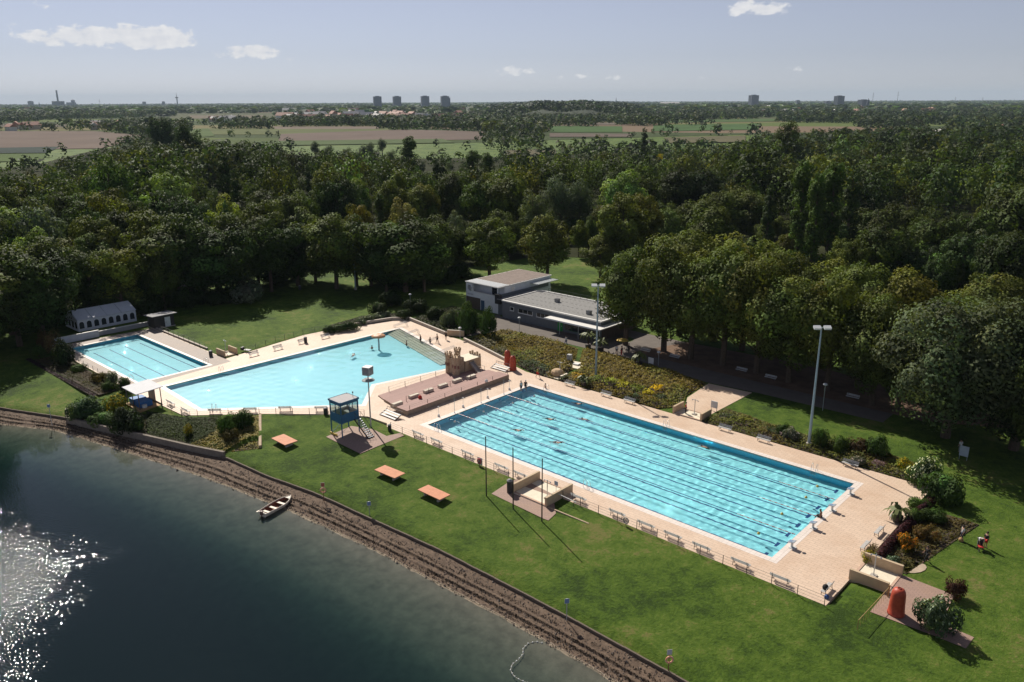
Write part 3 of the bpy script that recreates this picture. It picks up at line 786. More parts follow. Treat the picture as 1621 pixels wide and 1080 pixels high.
for (x0, x1, y0, y1) in ((-hx,hx,-hy,-hy+.05), (-hx,hx,hy-.05,hy), (-hx,-hx+.05,-hy+.052,hy-.052), (hx-.05,hx,-hy+.052,hy-.052)):
    m = MB(); m.box(x0, x1, y0, y1, 2.142, 3.25); m.build('wall_panel', BLUEM, T)
    m = MB(); m.box(x0-.003, x1+.003, y0-.003, y1+.003, 4.5, 4.85); m.build('head_panel', BLUEM, T)
TG = bpy.data.materials.new('cabin_glass'); TG.use_nodes = True; MATS['cabin_glass'] = TG
tn = TG.node_tree.nodes; tk = TG.node_tree.links; tn.clear()
a_ = tn.new('ShaderNodeBsdfTransparent'); a_.inputs[0].default_value = (.8,.85,.85,1); b_ = tn.new('ShaderNodeBsdfGlossy'); b_.inputs['Roughness'].default_value = .05
l_ = tn.new('ShaderNodeLayerWeight'); l_.inputs['Blend'].default_value = .5; q_ = tn.new('ShaderNodeMath'); q_.operation = 'POWER'; q_.inputs[1].default_value = 4; tk.new(l_.outputs['Facing'], q_.inputs[0]); c_ = tn.new('ShaderNodeMath'); c_.operation = 'MULTIPLY_ADD'; c_.inputs[1].default_value = .9; c_.inputs[2].default_value = .05; tk.new(q_.outputs[0], c_.inputs[0]); d_ = tn.new('ShaderNodeMixShader'); e_ = tn.new('ShaderNodeOutputMaterial')
tk.new(c_.outputs[0], d_.inputs[0]); tk.new(a_.outputs[0], d_.inputs[1]); tk.new(b_.outputs[0], d_.inputs[2]); tk.new(d_.outputs[0], e_.inputs[0])
def pane(x0, x1, y0, y1):
    m = MB(); m.box(x0, x1, y0, y1, 3.27, 4.48); w = m.build('window', TG, T)
    f = MB(); tx, ty = (x1-x0), (y1-y0)
    if tx > ty:
        for x in (x0-.04, x1): f.box(x, x+.04, y0-.02, y1+.02, 3.255, 4.495)
    else:
        for y in (y0-.04, y1): f.box(x0-.02, x1+.02, y, y+.04, 3.255, 4.495)
    f.build('window_frame', BLUEM, w)
for s_ in (-1, 1):
    for k in range(2):
        x0 = -hx+.12+k*(hx-.06); pane(x0, x0+hx-.2, s_*(hy-.03)-.006, s_*(hy-.03)+.006)
        y0 = -hy+.12+k*(hy-.06); pane(s_*(hx-.03)-.006, s_*(hx-.03)+.006, y0, y0+hy-.2)
m = MB(); m.box(-hx-.12, hx+.12, -hy-.12, hy+.12, 4.86, 5.0); rf = m.build('roof', M('tower_roof', (.42,.40,.40), .8, .1, 2), T)
m = MB(); m.box(-hx-.15, hx+.15, -hy-.15, -hy-.121, 4.8, 5.04); m.box(-hx-.15, hx+.15, hy+.121, hy+.15, 4.8, 5.04); m.box(-hx-.15, -hx-.121, -hy-.12, hy+.12, 4.8, 5.04); m.box(hx+.121, hx+.15, -hy-.12, hy+.12, 4.8, 5.04)
m.build('roof_edge', BLUEM, rf)
m = MB(); m.cyl((.6,1.1,5), (.6,1.1,5.7), .025, .025, 6); m.box(.52, .68, 1.05, 1.15, 5.55, 5.78); m.build('antenna', DARKM, rf)
m = MB(); m.box(-hx+.06, hx-.06, hy-.075, hy-.06, 2.15, 3.24); m.box(-hx+.06, -hx+.075, -hy+.08, hy-.08, 2.15, 3.24); m.box(-hx+.08, hx-.08, -hy+.08, hy-.08, 2.141, 2.16); m.build('lining', M('cabin_lining', (.7,.66,.6), .8), T)
m = MB(); m.box(-.8, .3, .4, .95, 2.162, 2.9); m.build('desk', M('desk_pale', (.5,.45,.4), .7), T)
for k in range(11):
    q = k/10; m = MB(); m.box(-.14, .14, -.42, .42, -.02, .02)
    put('stair_tread', m.mesh('stair_tread', GALV) if k == 0 else bpy.data.meshes['stair_tread'], T, (hx+.35+q*2.75, 1.05-.0*q, 2.05-q*1.95))
for y in (.61, 1.49):
    m = MB(); m.bar((hx+.05,y,2.1), (hx+3.2,y,-.02), .05, .2); m.build('stringer', DARKM, T)
    m = MB(); m.tube([(hx+.05,y,3.05),(hx+.3,y,3.05),(hx+3.1,y,1.0)], .025); 
    for q in (0, .33, .66, 1): m.cyl((hx+.3+q*2.75,y,2.0-q*2.0), (hx+.3+q*2.75,y,3.03-q*2.05), .02, .02, 6)
    m.build('handrail', DARKM, T)
m = MB(); m.box(-1.25, .2, -1.6, -1.45, .1, .35); m.build('rescue_board', M('yellow_board', (.65,.45,.08), .5), T)

# ---------------------------------------------------------------- clock mast
u, v = -5.2, -5.7
C = thing('clock_mast', 'white cube clock on a mast with a lamp ring, right of the lifeguard tower', 'clock', u, v, -.05, .35)
m = MB(); m.cyl((0,0,0), (0,0,7.6), .11, .08, 10); m.build('pole', GALV, C)
m = MB(); m.box(-.55, .55, -.55, .55, 7.6, 8.75); cbx = m.build('clock_case', WHITE, C)
CF = M('clock_dial', (.30,.31,.33), .4, .05, 3)
for k in range(4):
    a = k*math.pi/2
    f = MB(); f.box(-.5, .5, .553, .562, 7.66, 8.68); w = f.build('clock_face', CF, cbx); w.rotation_euler.z = a
    f = MB()
    for q in range(12):
        t = q*math.pi/6; f.bar((.36*math.sin(t), .566, 8.17+.36*math.cos(t)), (.45*math.sin(t), .566, 8.17+.45*math.cos(t)), .012, .05, up=(0,1,0))
    f.bar((0,.57,8.17), (.05,.57,8.42), .012, .05, up=(0,1,0)); f.bar((0,.572,8.17), (.02,.572,8.55), .012, .035, 1, up=(0,1,0))
    h_ = f.build('clock_hands', [WHITE, RR], cbx); h_.rotation_euler.z = a
m = MB(); m.lathe([(.1,7.0),(.5,7.05),(.85,6.86),(.88,6.8),(.8,6.8),(.45,6.9),(.1,6.85)], 16); m.build('lamp_ring', M('lamp_ring_grey', (.3,.31,.3), .4, .2, 4), C)

# ---------------------------------------------------------------- sun platforms on the lawn
for k, (c4, lab) in enumerate([([(428,692),(451,687),(473,698),(449,708)], 'terracotta table-like platform on the lawn nearest the planted bank'),
                               ([(591,743),(611,736),(643,749),(623,760)], 'terracotta platform on the lawn in the middle of three'),
                               ([(660,774),(680,767),(715,783),(693,795)], 'terracotta platform on the lawn closest to the dark poles')]):
    P4 = []
    for x, y in c4:
        a, b, z = on_lawn(x, y, .62); P4.append((a, b))
    cu, cv = sum(p[0] for p in P4)/4, sum(p[1] for p in P4)/4; z = gz(cu, cv)
    e1 = Vector(P4[2])-Vector(P4[1]); e2 = Vector(P4[1])-Vector(P4[0]); ang = math.atan2(e1.y, e1.x)
    w, d = e1.length/2, e2.length/2
    o = thing('lawn_platform', lab, 'platform', cu, cv, z, ang, 'terracotta platforms on the lawn')
    m = MB(); m.box(-w, w, -d, d, .56, .66); m.build('top', TERRA, o)
    m = MB(); m.box(-w-.004, w+.004, -d-.004, d+.004, .60, .625); m.build('edge_band', M('edge_band', (.3,.12,.07), .7), o)
    lg = MB(); lg.box(-.09, .09, -.5, .5, -.1, .56); lgm = lg.mesh('leg', CONC)
    for x in (-w*.6, w*.6): put('leg', lgm, o, (x, 0, 0))

# ---------------------------------------------------------------- foot baths: two side walls, basin floor, shower
def shower(par, x, y, h=2.3):
    m = MB(); m.cyl((x,y,0), (x,y,h), .05, .05, 8); m.bar((x-.45,y,h-.1), (x+.45,y,h-.1), .05, .05); m.build('shower_post', GALV, par)
    for s_ in (-.45, .45):
        q = MB(); q.cyl((x+s_,y,h-.12), (x+s_,y,h-.22), .03, .09, 8); q.build('shower_head', STEEL, par)
    m = MB(); m.box(x-.28, x+.28, y-.28, y+.28, .03, .16); m.build('shower_base', CONC, par)
def footbath(u0, u1, v0, v1, along, label, h=1.05, z=0.):
    """walls run along 'v' or 'u'"""
    o = thing('foot_bath', label, 'foot bath', (u0+u1)/2, (v0+v1)/2, z)
    a, b = (u1-u0)/2, (v1-v0)/2
    m = MB(); m.box(-a, a, -b, b, -.3, .035); m.build('basin_floor', CREAM, o)
    wl = MB()
    if along == 'v':
        wl.box(-.14, .14, -b, b, -.3, h); me = wl.mesh('side_wall', TANWALL)
        for x in (-a-.141, a+.141): put('side_wall', me, o, (x, 0, 0))
        r = MB(); r.box(-a, a, -.12, .12, -.2, .10); me = r.mesh('threshold', M('threshold', (.5,.34,.25), .8))
        for y in (-b+.13, b-.13): put('threshold', me, o, (0, y, 0))
    else:
        wl.box(-a, a, -.14, .14, -.3, h); me = wl.mesh('side_wall', TANWALL)
        for y in (-b-.141, b+.141): put('side_wall', me, o, (0, y, 0))
        r = MB(); r.box(-.12, .12, -b, b, -.2, .10); me = r.mesh('threshold', M('threshold', (.5,.34,.25), .8))
        for x in (-a+.13, a-.13): put('threshold', me, o, (x, 0, 0))
    return o
fb = footbath(22.3, 26.9, -6.9, -2.3, 'v', 'foot bath with tan walls at the lawn fence behind the dark poles'); shower(fb, 1.4, -.8)
m = MB(); m.box(1.1, 1.6, .8, .84, 1.0, 1.5); m.cyl((1.35,.82,0), (1.35,.82,1.0), .025, .025, 6); m.build('sign', M('sign_blue', (.2,.26,.36), .5), fb)
fb = footbath(56.9, 60.4, 1.5, 5.0, 'u', 'foot bath with tan walls at the right end of the deck'); shower(fb, -.2, .0)
fb = footbath(22.9, 27.0, 26.2, 28.9, 'v', 'foot bath between the two flower beds across the pool'); shower(fb, .3, .2)
fb = footbath(-52.2, -49.4, -2.9, -.9, 'u', 'foot bath with tan walls between the small pool and back lawn'); shower(fb, -.9, .3)
m = MB(); m.plate([guv(*p) for p in [(778,780),(806,763),(824,757),(875,783),(880,812),(868,822),(858,818)]], (), None, lambda a, b: gz(a, b)+.05)
tag(site(m, 'foot_bath_paving', PINK), kind='structure')
m = MB(); m.plate([(60.2,-2.6),(60.2,5.2),(64.9,5.0),(65.4,-2.4)], (), None, lambda a, b: gz(a, b)+.05)
m.plate([(65.2,-.2),(67.8,-.4),(67.7,-2.4),(65.4,-2.4)], (), None, lambda a, b: gz(a, b)+.046)
tag(site(m, 'cabin_paving', PINK), kind='structure')
m = MB(); m.plate([(23.0,28.95),(27,28.95),(27.2,41.4),(20.2,40.7),(21.0,33)], (), None, .035)
tag(site(m, 'garden_paving', DECK), kind='structure')
m = MB()
pts = [guv(1445+22*math.cos(t), 899+9*math.sin(t)) for t in np.linspace(0, 6.28, 14)[:-1]]
m.plate(pts, (), None, .05); tag(site(m, 'bare_sand_patch', M('sand', (.42,.33,.24), .9, .2, 1)), kind='structure')
# low rails on the lawn beside the foot baths
g_ = thing('folding_gate', 'yellow-brown metal gate ajar beside the red changing cabin', 'gate', 60.6, .7, 0, 0)
ga = guv(1357, 998, 0); gb_ = guv(1398, 930, 0)
lx, ly = ga[0]-60.6, ga[1]-.7
m = MB(); m.tube([(0,0,.1),(0,0,1.05),(lx,ly,1.0),(lx,ly,.05)], .03); m.build('gate_frame', M('gate_ochre', (.40,.26,.10), .6, .15, 3), g_)
for k in range(1, 12):
    m = MB(); q = k/12; m.cyl((lx*q,ly*q,.12), (lx*q,ly*q,1.02), .012, .012, 5); m.build('gate_bar', M('gate_ochre', (.4,.26,.1)), g_)
m = MB(); m.box(-.06, .06, -.06, .06, 0, 1.25); m.build('gate_post', WOOD, g_)
r0, r1 = guv(876, 788, 0), guv(912, 804, 0)
o = tag(put('barrier_rail', None, None, (A0[0], A0[1], 0), YAW), 'pale low rail on the lawn right of the foot bath', 'rail')
m = MB(); m.bar((r0[0],r0[1],.75), (r1[0],r1[1],.65), .06, .06); m.build('rail', WHITE, o)
m = MB(); m.cyl((r1[0]-.4,r1[1]+.1,-.2), (r1[0]-.4,r1[1]+.1,.68), .03, .03, 6); m.build('post', DARKM, o)
q0, q1 = guv(868, 803), guv(932, 828)
m = MB(); m.bar((q0[0],q0[1],-.02), (q1[0],q1[1],-.1), .16, .14)
tag(site(m, 'edging_beam', M('pale_timber', (.4,.3,.2)), 'pale beam lying in the grass right of the foot bath', 'beam'))

# ---------------------------------------------------------------- red changing cabins, bins, signs
def cabin(u, v, label, h=2.5, r=.68):
    o = thing('changing_cabin', label, 'changing cabin', u, v, .05, 0, 'red changing cabins')
    k = h/2.5
    m = MB(); m.lathe([(r*1.05,0),(r*1.06,.12),(r,.16),(r*.93,.9*k),(r*.86,1.9*k),(r*.80,2.14*k),(r*.66,2.36*k),(r*.35,2.47*k),(.15,2.5*k)], 28)
    m.build('shell', REDP, o, True)
    m = MB(); m.lathe([(.15,2.49*k),(.16,2.54*k),(.1,2.54*k),(.09,2.47*k)], 14); m.build('vent_ring', M('vent_dark', (.12,.02,.015), .6), o)
    m = MB(); m.tube([(r*1.0*math.cos(t)*.985, r*1.0*math.sin(t)*.985, .2+0*t) for t in np.linspace(-.4, .4, 6)], .02); m.build('door_seam', REDP, o)
    return o
cabin(*guv(1418,972), 'large red bell-shaped changing cabin at the near right corner')
cabin(*guv(812,586), 'orange-red changing cabin by the flower bed, the nearer of two', 2.45, .58)
cabin(*guv(803.5,577), 'orange-red changing cabin by the flower bed, the one behind', 2.45, .58)
def bin_(u, v, z, label, h=.95, r=.28, m_=DARKM):
    o = thing('litter_bin', label, 'bin', u, v, z, 0, 'dark litter bins')
    m = MB(); m.lathe([(r*.85,0),(r,.05),(r,h*.85),(r*.9,h*.88)], 14); m.build('body', m_, o)
    m = MB(); m.lathe([(r*1.08,h*.9),(r*1.08,h*.95),(r*.5,h*1.05),(.02,h*1.07)], 14); m.build('lid', M('bin_lid', (.2,.2,.21), .5), o)
for x, y, lab, hh, rr in [(334,564,'dark litter bin beside the tan foot bath wall of the small pool',1,.32),(484,543,'black litter bin between the back lawn benches',1.1,.3),(516,656,'black litter bin left of the lifeguard tower',1,.32),
                  (807,779,'tall dark bin with a grey cap next to the foot bath',1.6,.33),(475,459,'dark bin under the trees behind the back lawn',1.,.3),(617,682,'grey bin at the fence corner near the tower stair',.9,.25)]:
    u, v = guv(x, y); bin_(u, v, min(0, gz(u, v))+.03, lab, hh, rr)
def signpost(x, y, ty, label, colr, ring=False, kind='sign'):
    u, v, z = on_lawn(x, y); z = min(z, -.05) if v < -5 else z
    if v < float(vE(u)): z = -1.1
    h = max(1.3, height_at(x, y, ty, z))
    o = thing('sign_post' if not ring else 'lifebuoy_post', label, kind, u, v, z, .9)
    m = MB(); m.cyl((0,0,-.2), (0,0,h), .04, .04, 8); m.build('post', GALV if not ring else M('post_brown', (.2,.09,.05), .7), o)
    m = MB(); m.box(-.19, .19, -.055, -.04, h-.46, h-.02); p = m.build('sign_board', colr, o)
    m = MB(); m.box(-.21, .21, -.04, -.03, h-.48, h+.0); m.build('board_frame', WHITE, p)
    if ring:
        m = MB(); m.tube([(.28*math.cos(t), -.1, h-.9+.28*math.sin(t)) for t in np.linspace(0, 6.2832, 20)], .075, 8)
        m.build('lifebuoy', M('lifebuoy_orange', (.7,.22,.08), .5, .1, 2, col2=(.8,.5,.4)), o, True)
SB = M('sign_blue_white', (.16,.24,.42), .5, .1, 6)
signpost(83,676,643,'blue and white notice on a post at the left end of the shore', SB)
signpost(513,795,765,'lifebuoy post with orange ring above the rowing boat', M('board_red', (.4,.12,.08), .6), True, 'lifebuoy')
signpost(585,813,794,'blue notice on a thin post at the lawn edge below the platforms', SB)
signpost(897,978,943,'blue and white notice post on the gravel below the wide lawn', SB)
signpost(1058,1062,1028,'lifebuoy post with orange ring at the bottom of the shore', M('board_grey', (.45,.47,.5), .6), True, 'lifebuoy')
# lifebuoys hung on the deck fence
for k, (x, y, lab) in enumerate([(997,828,'white and dark lifebuoy ring hanging on the lawn fence'),(764,735,'lifebuoy on a white board fixed to the lawn fence')]):
    u, v = guv(x, y); o = thing('lifebuoy', lab, 'lifebuoy', u, -4.42, .55)
    m = MB(); m.tube([(.3*math.cos(t), -.05, .05+.3*math.sin(t)) for t in np.linspace(0, 6.2832, 20)], .07, 8, k); m.build('ring', [M('ring_grey', (.3,.28,.26), .6), RR], o, True)
    if k:
        m = MB(); m.box(-.42, .42, .06, .09, -.45, .5); m.build('board', WHITE, o)
    m = MB(); m.cyl((0,.0,-.6), (0,.0,.35), .03, .03, 6); m.build('holder', DARKM, o)
# ================================================================== TERRACE, PLAY CASTLE, BUILDINGS, BOAT
DKW = tiles('terrace_boards', (.40,.24,.205), (.36,.215,.185), (.2,.12,.1), 40, .28, .75, 0, .018, .2, .4, (.22,.15,.13))
# stepped sun terrace: boards on concrete, highest towards the long pool
tv0, tv1 = .7, 21.4
Te = thing('sun_terrace', 'stepped pink board terrace between the bathing pool and long pool', 'terrace', 0, 0)
TE = [(-6.9, -4.55, .78), (-9.2, -6.9, .56), (-11.6, -9.2, .36), (-13.9, -11.6, .18)]
for k, (a, b, z) in enumerate(TE):
    off = k*.75
    m = MB(); m.plate([(a, tv0+off-.5), (b, tv0+off*.72-.5), (b, tv1), (a, tv1)], (), .0, z-.06); m.build('step_base', M('terrace_concrete', (.33,.26,.2), .85, .2, 2), Te)
    m = MB(); m.plate([(a, -(tv1)), (b, -(tv1)), (b, -(tv0+off*.72-.5)), (a, -(tv0+off-.5))], (), z-.05, z)
    # boards run along v: turn the slab so the board pattern follows
    mm = MB(); mm.v = [(-p[1], p[0], p[2]) for p in m.v]; mm.f = m.f; mm.m = m.m
    o_ = mm.build('board_deck', DKW, Te); o_.rotation_euler.z = math.pi/2
    o_.rotation_euler.z = 0
    for i, vtx in enumerate(o_.data.vertices):
        x, y = vtx.co.x, vtx.co.y
        vtx.co.x, vtx.co.y = x, -y
    # object space x along v
    for vtx in o_.data.vertices:
        U_, V_ = -vtx.co.y, vtx.co.x
        vtx.co.x, vtx.co.y = V_, U_
    o_.data.flip_normals() if o_.data.polygons[0].normal.z < 0 else None
    o_.matrix_local = Matrix(((0,1,0,0),(1,0,0,0),(0,0,1,0),(0,0,0,1)))
TERR_LOW = M('bench_stone', (.62,.55,.45), .8, .12, 2)
sb_ = MB(); sb_.box(-.28, .28, -.85, .85, .0, .42); sbm = sb_.mesh('stone_bench', TERR_LOW)
for i, (x, y) in enumerate([(629,640),(655,627.5),(678,619),(701,611),(723.5,603),(746,597)]):
    u, v = guv(x, y, .7)
    tag(put('stone_bench', sbm, None, L(u, v, .56 if u > -9.2 else .36), YAW), 'pale stone block seat on the terrace, %s from the clock mast' % ORD[i], 'stone seat', 'stone seats on the terrace')
def post_row(pts, z, label, h=.95, rail=True):
    o = tag(put('terrace_railing', None, None, (A0[0], A0[1], 0), YAW), label, 'railing')
    pm = MB(); pm.cyl((0,0,0), (0,0,h), .04, .035, 6); me = pm.mesh('post', M('post_rust', (.14,.09,.075), .7))
    for p in pts: put('post', me, o, (p[0], p[1], z))
    if rail:
        m = MB()
        for a, b in zip(pts[:-1], pts[1:]): m.bar((a[0],a[1],z+h*.95), (b[0],b[1],z+h*.95), .02, .02); m.bar((a[0],a[1],z+h*.5), (b[0],b[1],z+h*.5), .015, .015)
        m.build('cable', M('cable_rust', (.2,.14,.12), .6), o)
    return o
post_row([(-4.8, .9+3.4*k) for k in range(7)], .78, 'short dark posts with cable along the terrace edge above the long pool', .55)
post_row([(-13.95, 4.6+3.2*k) for k in range(5)], .05, 'thin cable railing along the terrace foot beside the bathing pool')
post_row([(-8.0, 3.0+4.4*k) for k in range(4)], .56, 'thin post row across the middle of the terrace', .8)
# white access frames at both terrace ends
for k, (x, y, lab) in enumerate([(618,660,'white metal steps at the clock end of the terrace'),(792,585,'white metal steps at the cabin end of the terrace')]):
    u, v = guv(x, y); o = thing('access_steps', lab, 'steps', u, v, 0, 0 if k == 0 else 0)
    for j in range(3):
        m = MB(); m.box(-1.6, 1.6, -.55+j*.45, -.2+j*.45, .12+.18*j, .18+.18*j); m.build('tread', WHITE, o)
    for s_ in (-1.65, 1.65):
        m = MB(); m.bar((s_,-.6,.08), (s_,.8,.6), .06, .14); m.build('stringer', M('stringer_dark', (.1,.08,.08), .6), o)
    m = MB(); m.bar((-1.7,.85,.95), (1.7,.85,.95), .05, .05)
    for j in range(9): m.cyl((-1.7+.42*j,.85,.3), (-1.7+.42*j,.85,.95), .025, .025, 5)
    m.build('guard_rail', M('stringer_dark', (.1,.08,.08)), o)

# play castle
cu, cv = -12.4, 17.6
Ca = thing('play_castle', 'tan play castle with crenellated round towers on the terrace', 'play castle', cu, cv, .1)
CS = M('castle_stone', (.44,.31,.2), .85, .3, 3.5, .5, 9, col2=(.56,.43,.3)); CD = M('castle_ornament', (.22,.10,.08), .8, .3, 5)
def castle_tower(x, y, r, h, zb=0):
    m = MB(); m.lathe([(r,zb),(r*.95,h*.5),(r*.95,h-.5),(r*1.1,h-.35),(r*1.1,h-.1),(r*.8,h-.1)], 14, (x, y)); t = m.build('castle_turret', CS, Ca)
    for k in range(7):
        a = k*2*math.pi/7; q = MB(); q.box(-.11, .11, -.09, .09, 0, .42); o = q.build('merlon', CS, t); o.location = (x+r*math.cos(a), y+r*math.sin(a), h-.12); o.rotation_euler.z = a
    for k in range(3):
        a = -1.9+k*.9; q = MB(); q.box(-.02, .05, -.16, .16, 0, .5); o = q.build('ornament', CD, t); o.location = (x+r*.96*math.cos(a), y+r*.96*math.sin(a), h*.45-.1*k); o.rotation_euler.z = a
castle_tower(.6, -.9, .62, 3.3); castle_tower(-1.4, -.7, .5, 3.3); castle_tower(-1.0, 1.0, .5, 3.7)
m = MB(); m.box(-1.4, .6, -.9, .9, 0, 2.7); m.build('keep', CS, Ca)
m = MB(); m.box(-1.9, .8, 1.0, 4.6, 0, 2.0); m.build('play_block', TANWALL, Ca)
m = MB(); m.box(-1.95, .85, .95, 4.65, 2.0, 2.06); m.build('block_top', CREAM, Ca)
for k in range(5):
    q = MB(); q.box(-.14, .14, -.1, .1, 0, .45+.25*(k%2)); o = q.build('merlon', CS, Ca); o.location = (-1.6+k*.55, 4.5, 2.062)
m = MB(); m.bar((.9,2.2,1.6), (2.6,2.2,.35), .8, .08); m.bar((2.6,2.2,.35), (3.4,2.2,.2), .8, .08)
for y in (1.78, 2.62): m.bar((.9,y,1.75), (2.6,y,.5), .05, .3)
m.build('slide', M('slide_grey', (.35,.3,.27), .5), Ca)
m = MB()
for y in (2.9, 3.6): m.bar((.9,y,1.0), (2.6,y,1.0), .04, .04); m.cyl((2.6,y,.2), (2.6,y,1.0), .03, .03, 6)
m.build('hand_rail', GALV, Ca)

# mushroom fountain in the bathing pool
u, v = guv(600, 551)
Mu = thing('mushroom_fountain', 'orange mushroom fountain on a stem in the bathing pool', 'fountain', u, v, -1.1)
m = MB(); m.cyl((0,0,0), (0,0,3.4), .17, .13, 12); m.build('stem', M('stem_grey', (.36,.4,.42), .4), Mu)
m = MB(); m.lathe([(.15,3.05),(.9,3.1),(1.22,3.2),(1.28,3.34),(1.18,3.5),(.8,3.66),(.4,3.74),(.05,3.76)], 24); m.build('cap', M('mushroom_cap', (.60,.24,.09), .5, .2, 1.2, col2=(.72,.42,.25)), Mu, True)
m = MB()
for k in range(4): a = k*1.57; m.lathe([(.22,3.69-.03),(.2,3.73),(.02,3.76)], 10, (.55*math.cos(a), .55*math.sin(a)))
m.build('cap_spot', M('cap_spot', (.75,.62,.5), .5), Mu)
# white grab rails down the entry steps
for k, (x, y, lab) in enumerate([(634,517,'white grab rails at the far end of the entry steps'),(652,530,'white grab rails on the entry steps below the far corner'),(682,543,'white grab rails in the middle of the entry steps'),(710,557,'white grab rails on the entry steps nearest the castle')]):
    u, v = guv(x, y); o = thing('grab_rail', lab, 'handrail', u, v, 0, -.28, 'white grab rails on the entry steps')
    for j in (-.45, 0, .45):
        m = MB(); m.tube([(j,1.4,-.05),(j,1.3,.85),(j,-1.3,.35),(j,-1.4,-.5)], .04, 6); m.build('rail', WHITE, o)

# ---------------------------------------------------------------- white and grey pool building
WR = M('white_render', (.76,.77,.78), .75, .06, 1.2, .1, 30); GR = M('grey_render', (.15,.165,.18), .8, .08, 1.2, .1, 30)
GRAV = M('roof_gravel', (.22,.215,.21), .95, .2, 2.5, .4, 20, col2=(.29,.285,.275)); BRN = M('roof_brown', (.22,.175,.15), .95, .2, 1.5)
TRIM = M('roof_trim', (.72,.70,.66), .5, .05, 3); GRN = M('green_door', (.02,.28,.06), .5, .1, 3)
Bu = thing('pool_building', 'white two-storey block with a long grey flat-roofed wing behind the flower bed', 'building', 0, 0)
WING = False
def wing_box(b):
    fx = lambda x: -31.5+(x+31.4)*(24.9/26.8) if x > -31.41 else x
    fz = lambda z: z-.9 if z >= 4.3 else (z-.15 if z > 2.68 and z < 3 else z)
    return (fx(b[0]), fx(b[1]), b[2]+2.7, b[3]+2.7, fz(b[4]), fz(b[5]))
def part(name, mat, par, *boxes):
    m = MB()
    if WING: boxes = [wing_box(b) for b in boxes]
    for b in boxes: m.box(*b)
    return m.build(name, mat, par)
part('lower_wall', WR, Bu, (-43.5,-34,50,67,0,3.0))
part('upper_wall', WR, Bu, (-43.2,-34.02,52.0,66.9,3.0,5.5))
part('terrace_parapet', WR, Bu, (-41.4,-34.05,50.0,50.22,3.0,3.75), (-34.25,-34.03,50.22,52.0,3.0,3.75))
part('parapet_cap', TRIM, Bu, (-41.4,-34.0,49.96,50.26,3.75,3.82))
m = MB(); o8 = [(-43.5,3.0),(-41.4,3.0),(-41.4,5.5),(-43.5,5.5)]
hole = [(-42.5+.55*math.cos(t)*1.0, 4.35+.62*math.sin(t)) for t in np.linspace(0, 6.2832, 17)[:-1]]
m.plate(o8, [hole], -.12, .12); m.v = [(p[0], 50.13+p[2], p[1]) for p in m.v]
m.build('oval_window_wall', WR, Bu)
part('side_wing_wall', WR, Bu, (-43.5,-43.25,50.27,52.0,3.0,5.5))
part('corner_column', WR, Bu, (-34.3,-34.04,50.02,50.2,3.82,5.5))
part('terrace_window', GLASSD, Bu, (-37.6,-35.6,51.95,51.997,3.3,4.9))
r_ = part('roof_slab', TRIM, Bu, (-43.65,-33.85,49.85,67.1,5.5,5.68))
part('roof_gravel', BRN, r_, (-43.4,-34.1,53.4,66.9,5.68,5.72)); part('roof_panel', M('roof_grey_panel', (.36,.38,.4), .6, .1, 2), r_, (-43.4,-34.1,50.0,53.1,5.68,5.73))
for k in range(11): part('roof_joint', M('joint_dark', (.12,.12,.12), .8), r_, (-43.66,-43.6,50.4+1.55*k,50.9+1.55*k,5.6,5.69))
for k in range(16): part('edge_plate', M('edge_plate', (.8,.78,.74), .4), r_, (-33.9,-33.83,50.0+1.07*k,50.55+1.07*k,5.53,5.70))
d_ = part('door', M('door_white', (.75,.73,.68), .5), Bu, (-34.02,-33.97,54.0,55.0,3.02,5.1)); part('door_handle', DARKM, d_, (-33.97,-33.93,54.8,54.88,3.9,4.1))
for k in range(7): part('siding_panel', M('siding', (.62,.65,.69), .6, .08, 2), Bu, (-34.02,-33.985,55.3+1.6*k,56.85+1.6*k,3.05,5.45))
sp_ = part('sun_canopy', M('canopy_frame', (.5,.52,.52), .4, .1, 2, metal=.4), Bu, (-34.0,-31.6,60.0,60.1,4.9,5.0), (-34.0,-31.6,66.6,66.7,4.9,5.0), (-31.7,-31.6,60.1,66.6,4.9,5.0))
for k in range(8): part('canopy_blade', M('canopy_blade', (.55,.58,.6), .3), sp_, (-33.9+.28*k,-33.72+.28*k,60.1,66.6,5.0,5.03))
part('entrance_recess', M('recess_brown', (.10,.075,.06), .8), Bu, (-43.4,-39.2,49.94,49.99,0.02,2.5))
part('entrance_door', M('door_blue', (.05,.1,.18), .5), Bu, (-39.0,-38.0,49.95,49.99,.02,2.2))
part('corner_duct', DARKM, Bu, (-34.2,-32.9,49.2,49.95,2.4,4.4))
# grey wing
WING = True
part('wing_wall', GR, Bu, (-31.4,-4.6,45.9,58,0,4.35), (-33.95,-31.4,47.2,58,0,4.35))
part('wing_upstand', GR, Bu, (-33.9,-33.6,47.5,63,4.35,5.0))
rf = part('wing_roof', GRAV, Bu, (-33.4,-4.9,46.3,57.7,4.35,4.47))
part('roof_trim', TRIM, rf, (-31.6,-4.4,45.75,46.2,4.35,4.6), (-4.8,-4.35,46.21,58.1,4.35,4.6), (-31.6,-4.81,57.8,58.15,4.35,4.6), (-31.75,-31.4,46.21,57.79,4.35,4.6))
for k in range(4): part('roof_seam', M('seam_dark', (.16,.15,.14), .9), rf, *[(-30+1.25*j, -29.5+1.25*j, 48.2+2.6*k, 48.32+2.6*k, 4.47, 4.5) for j in range(20)])
for (x, y) in ((-10.5,48.5),(-9.2,50.6),(-22,52),(-6.5,49.2)):
    vv = part('roof_vent', M('vent_grey', (.25,.25,.25), .6), rf, (x,x+.9,y,y+.8,4.47,5.1)); part('vent_cap', DARKM, vv, (x-.05,x+.95,y-.05,y+.85,5.1,5.16))
ra = MB()
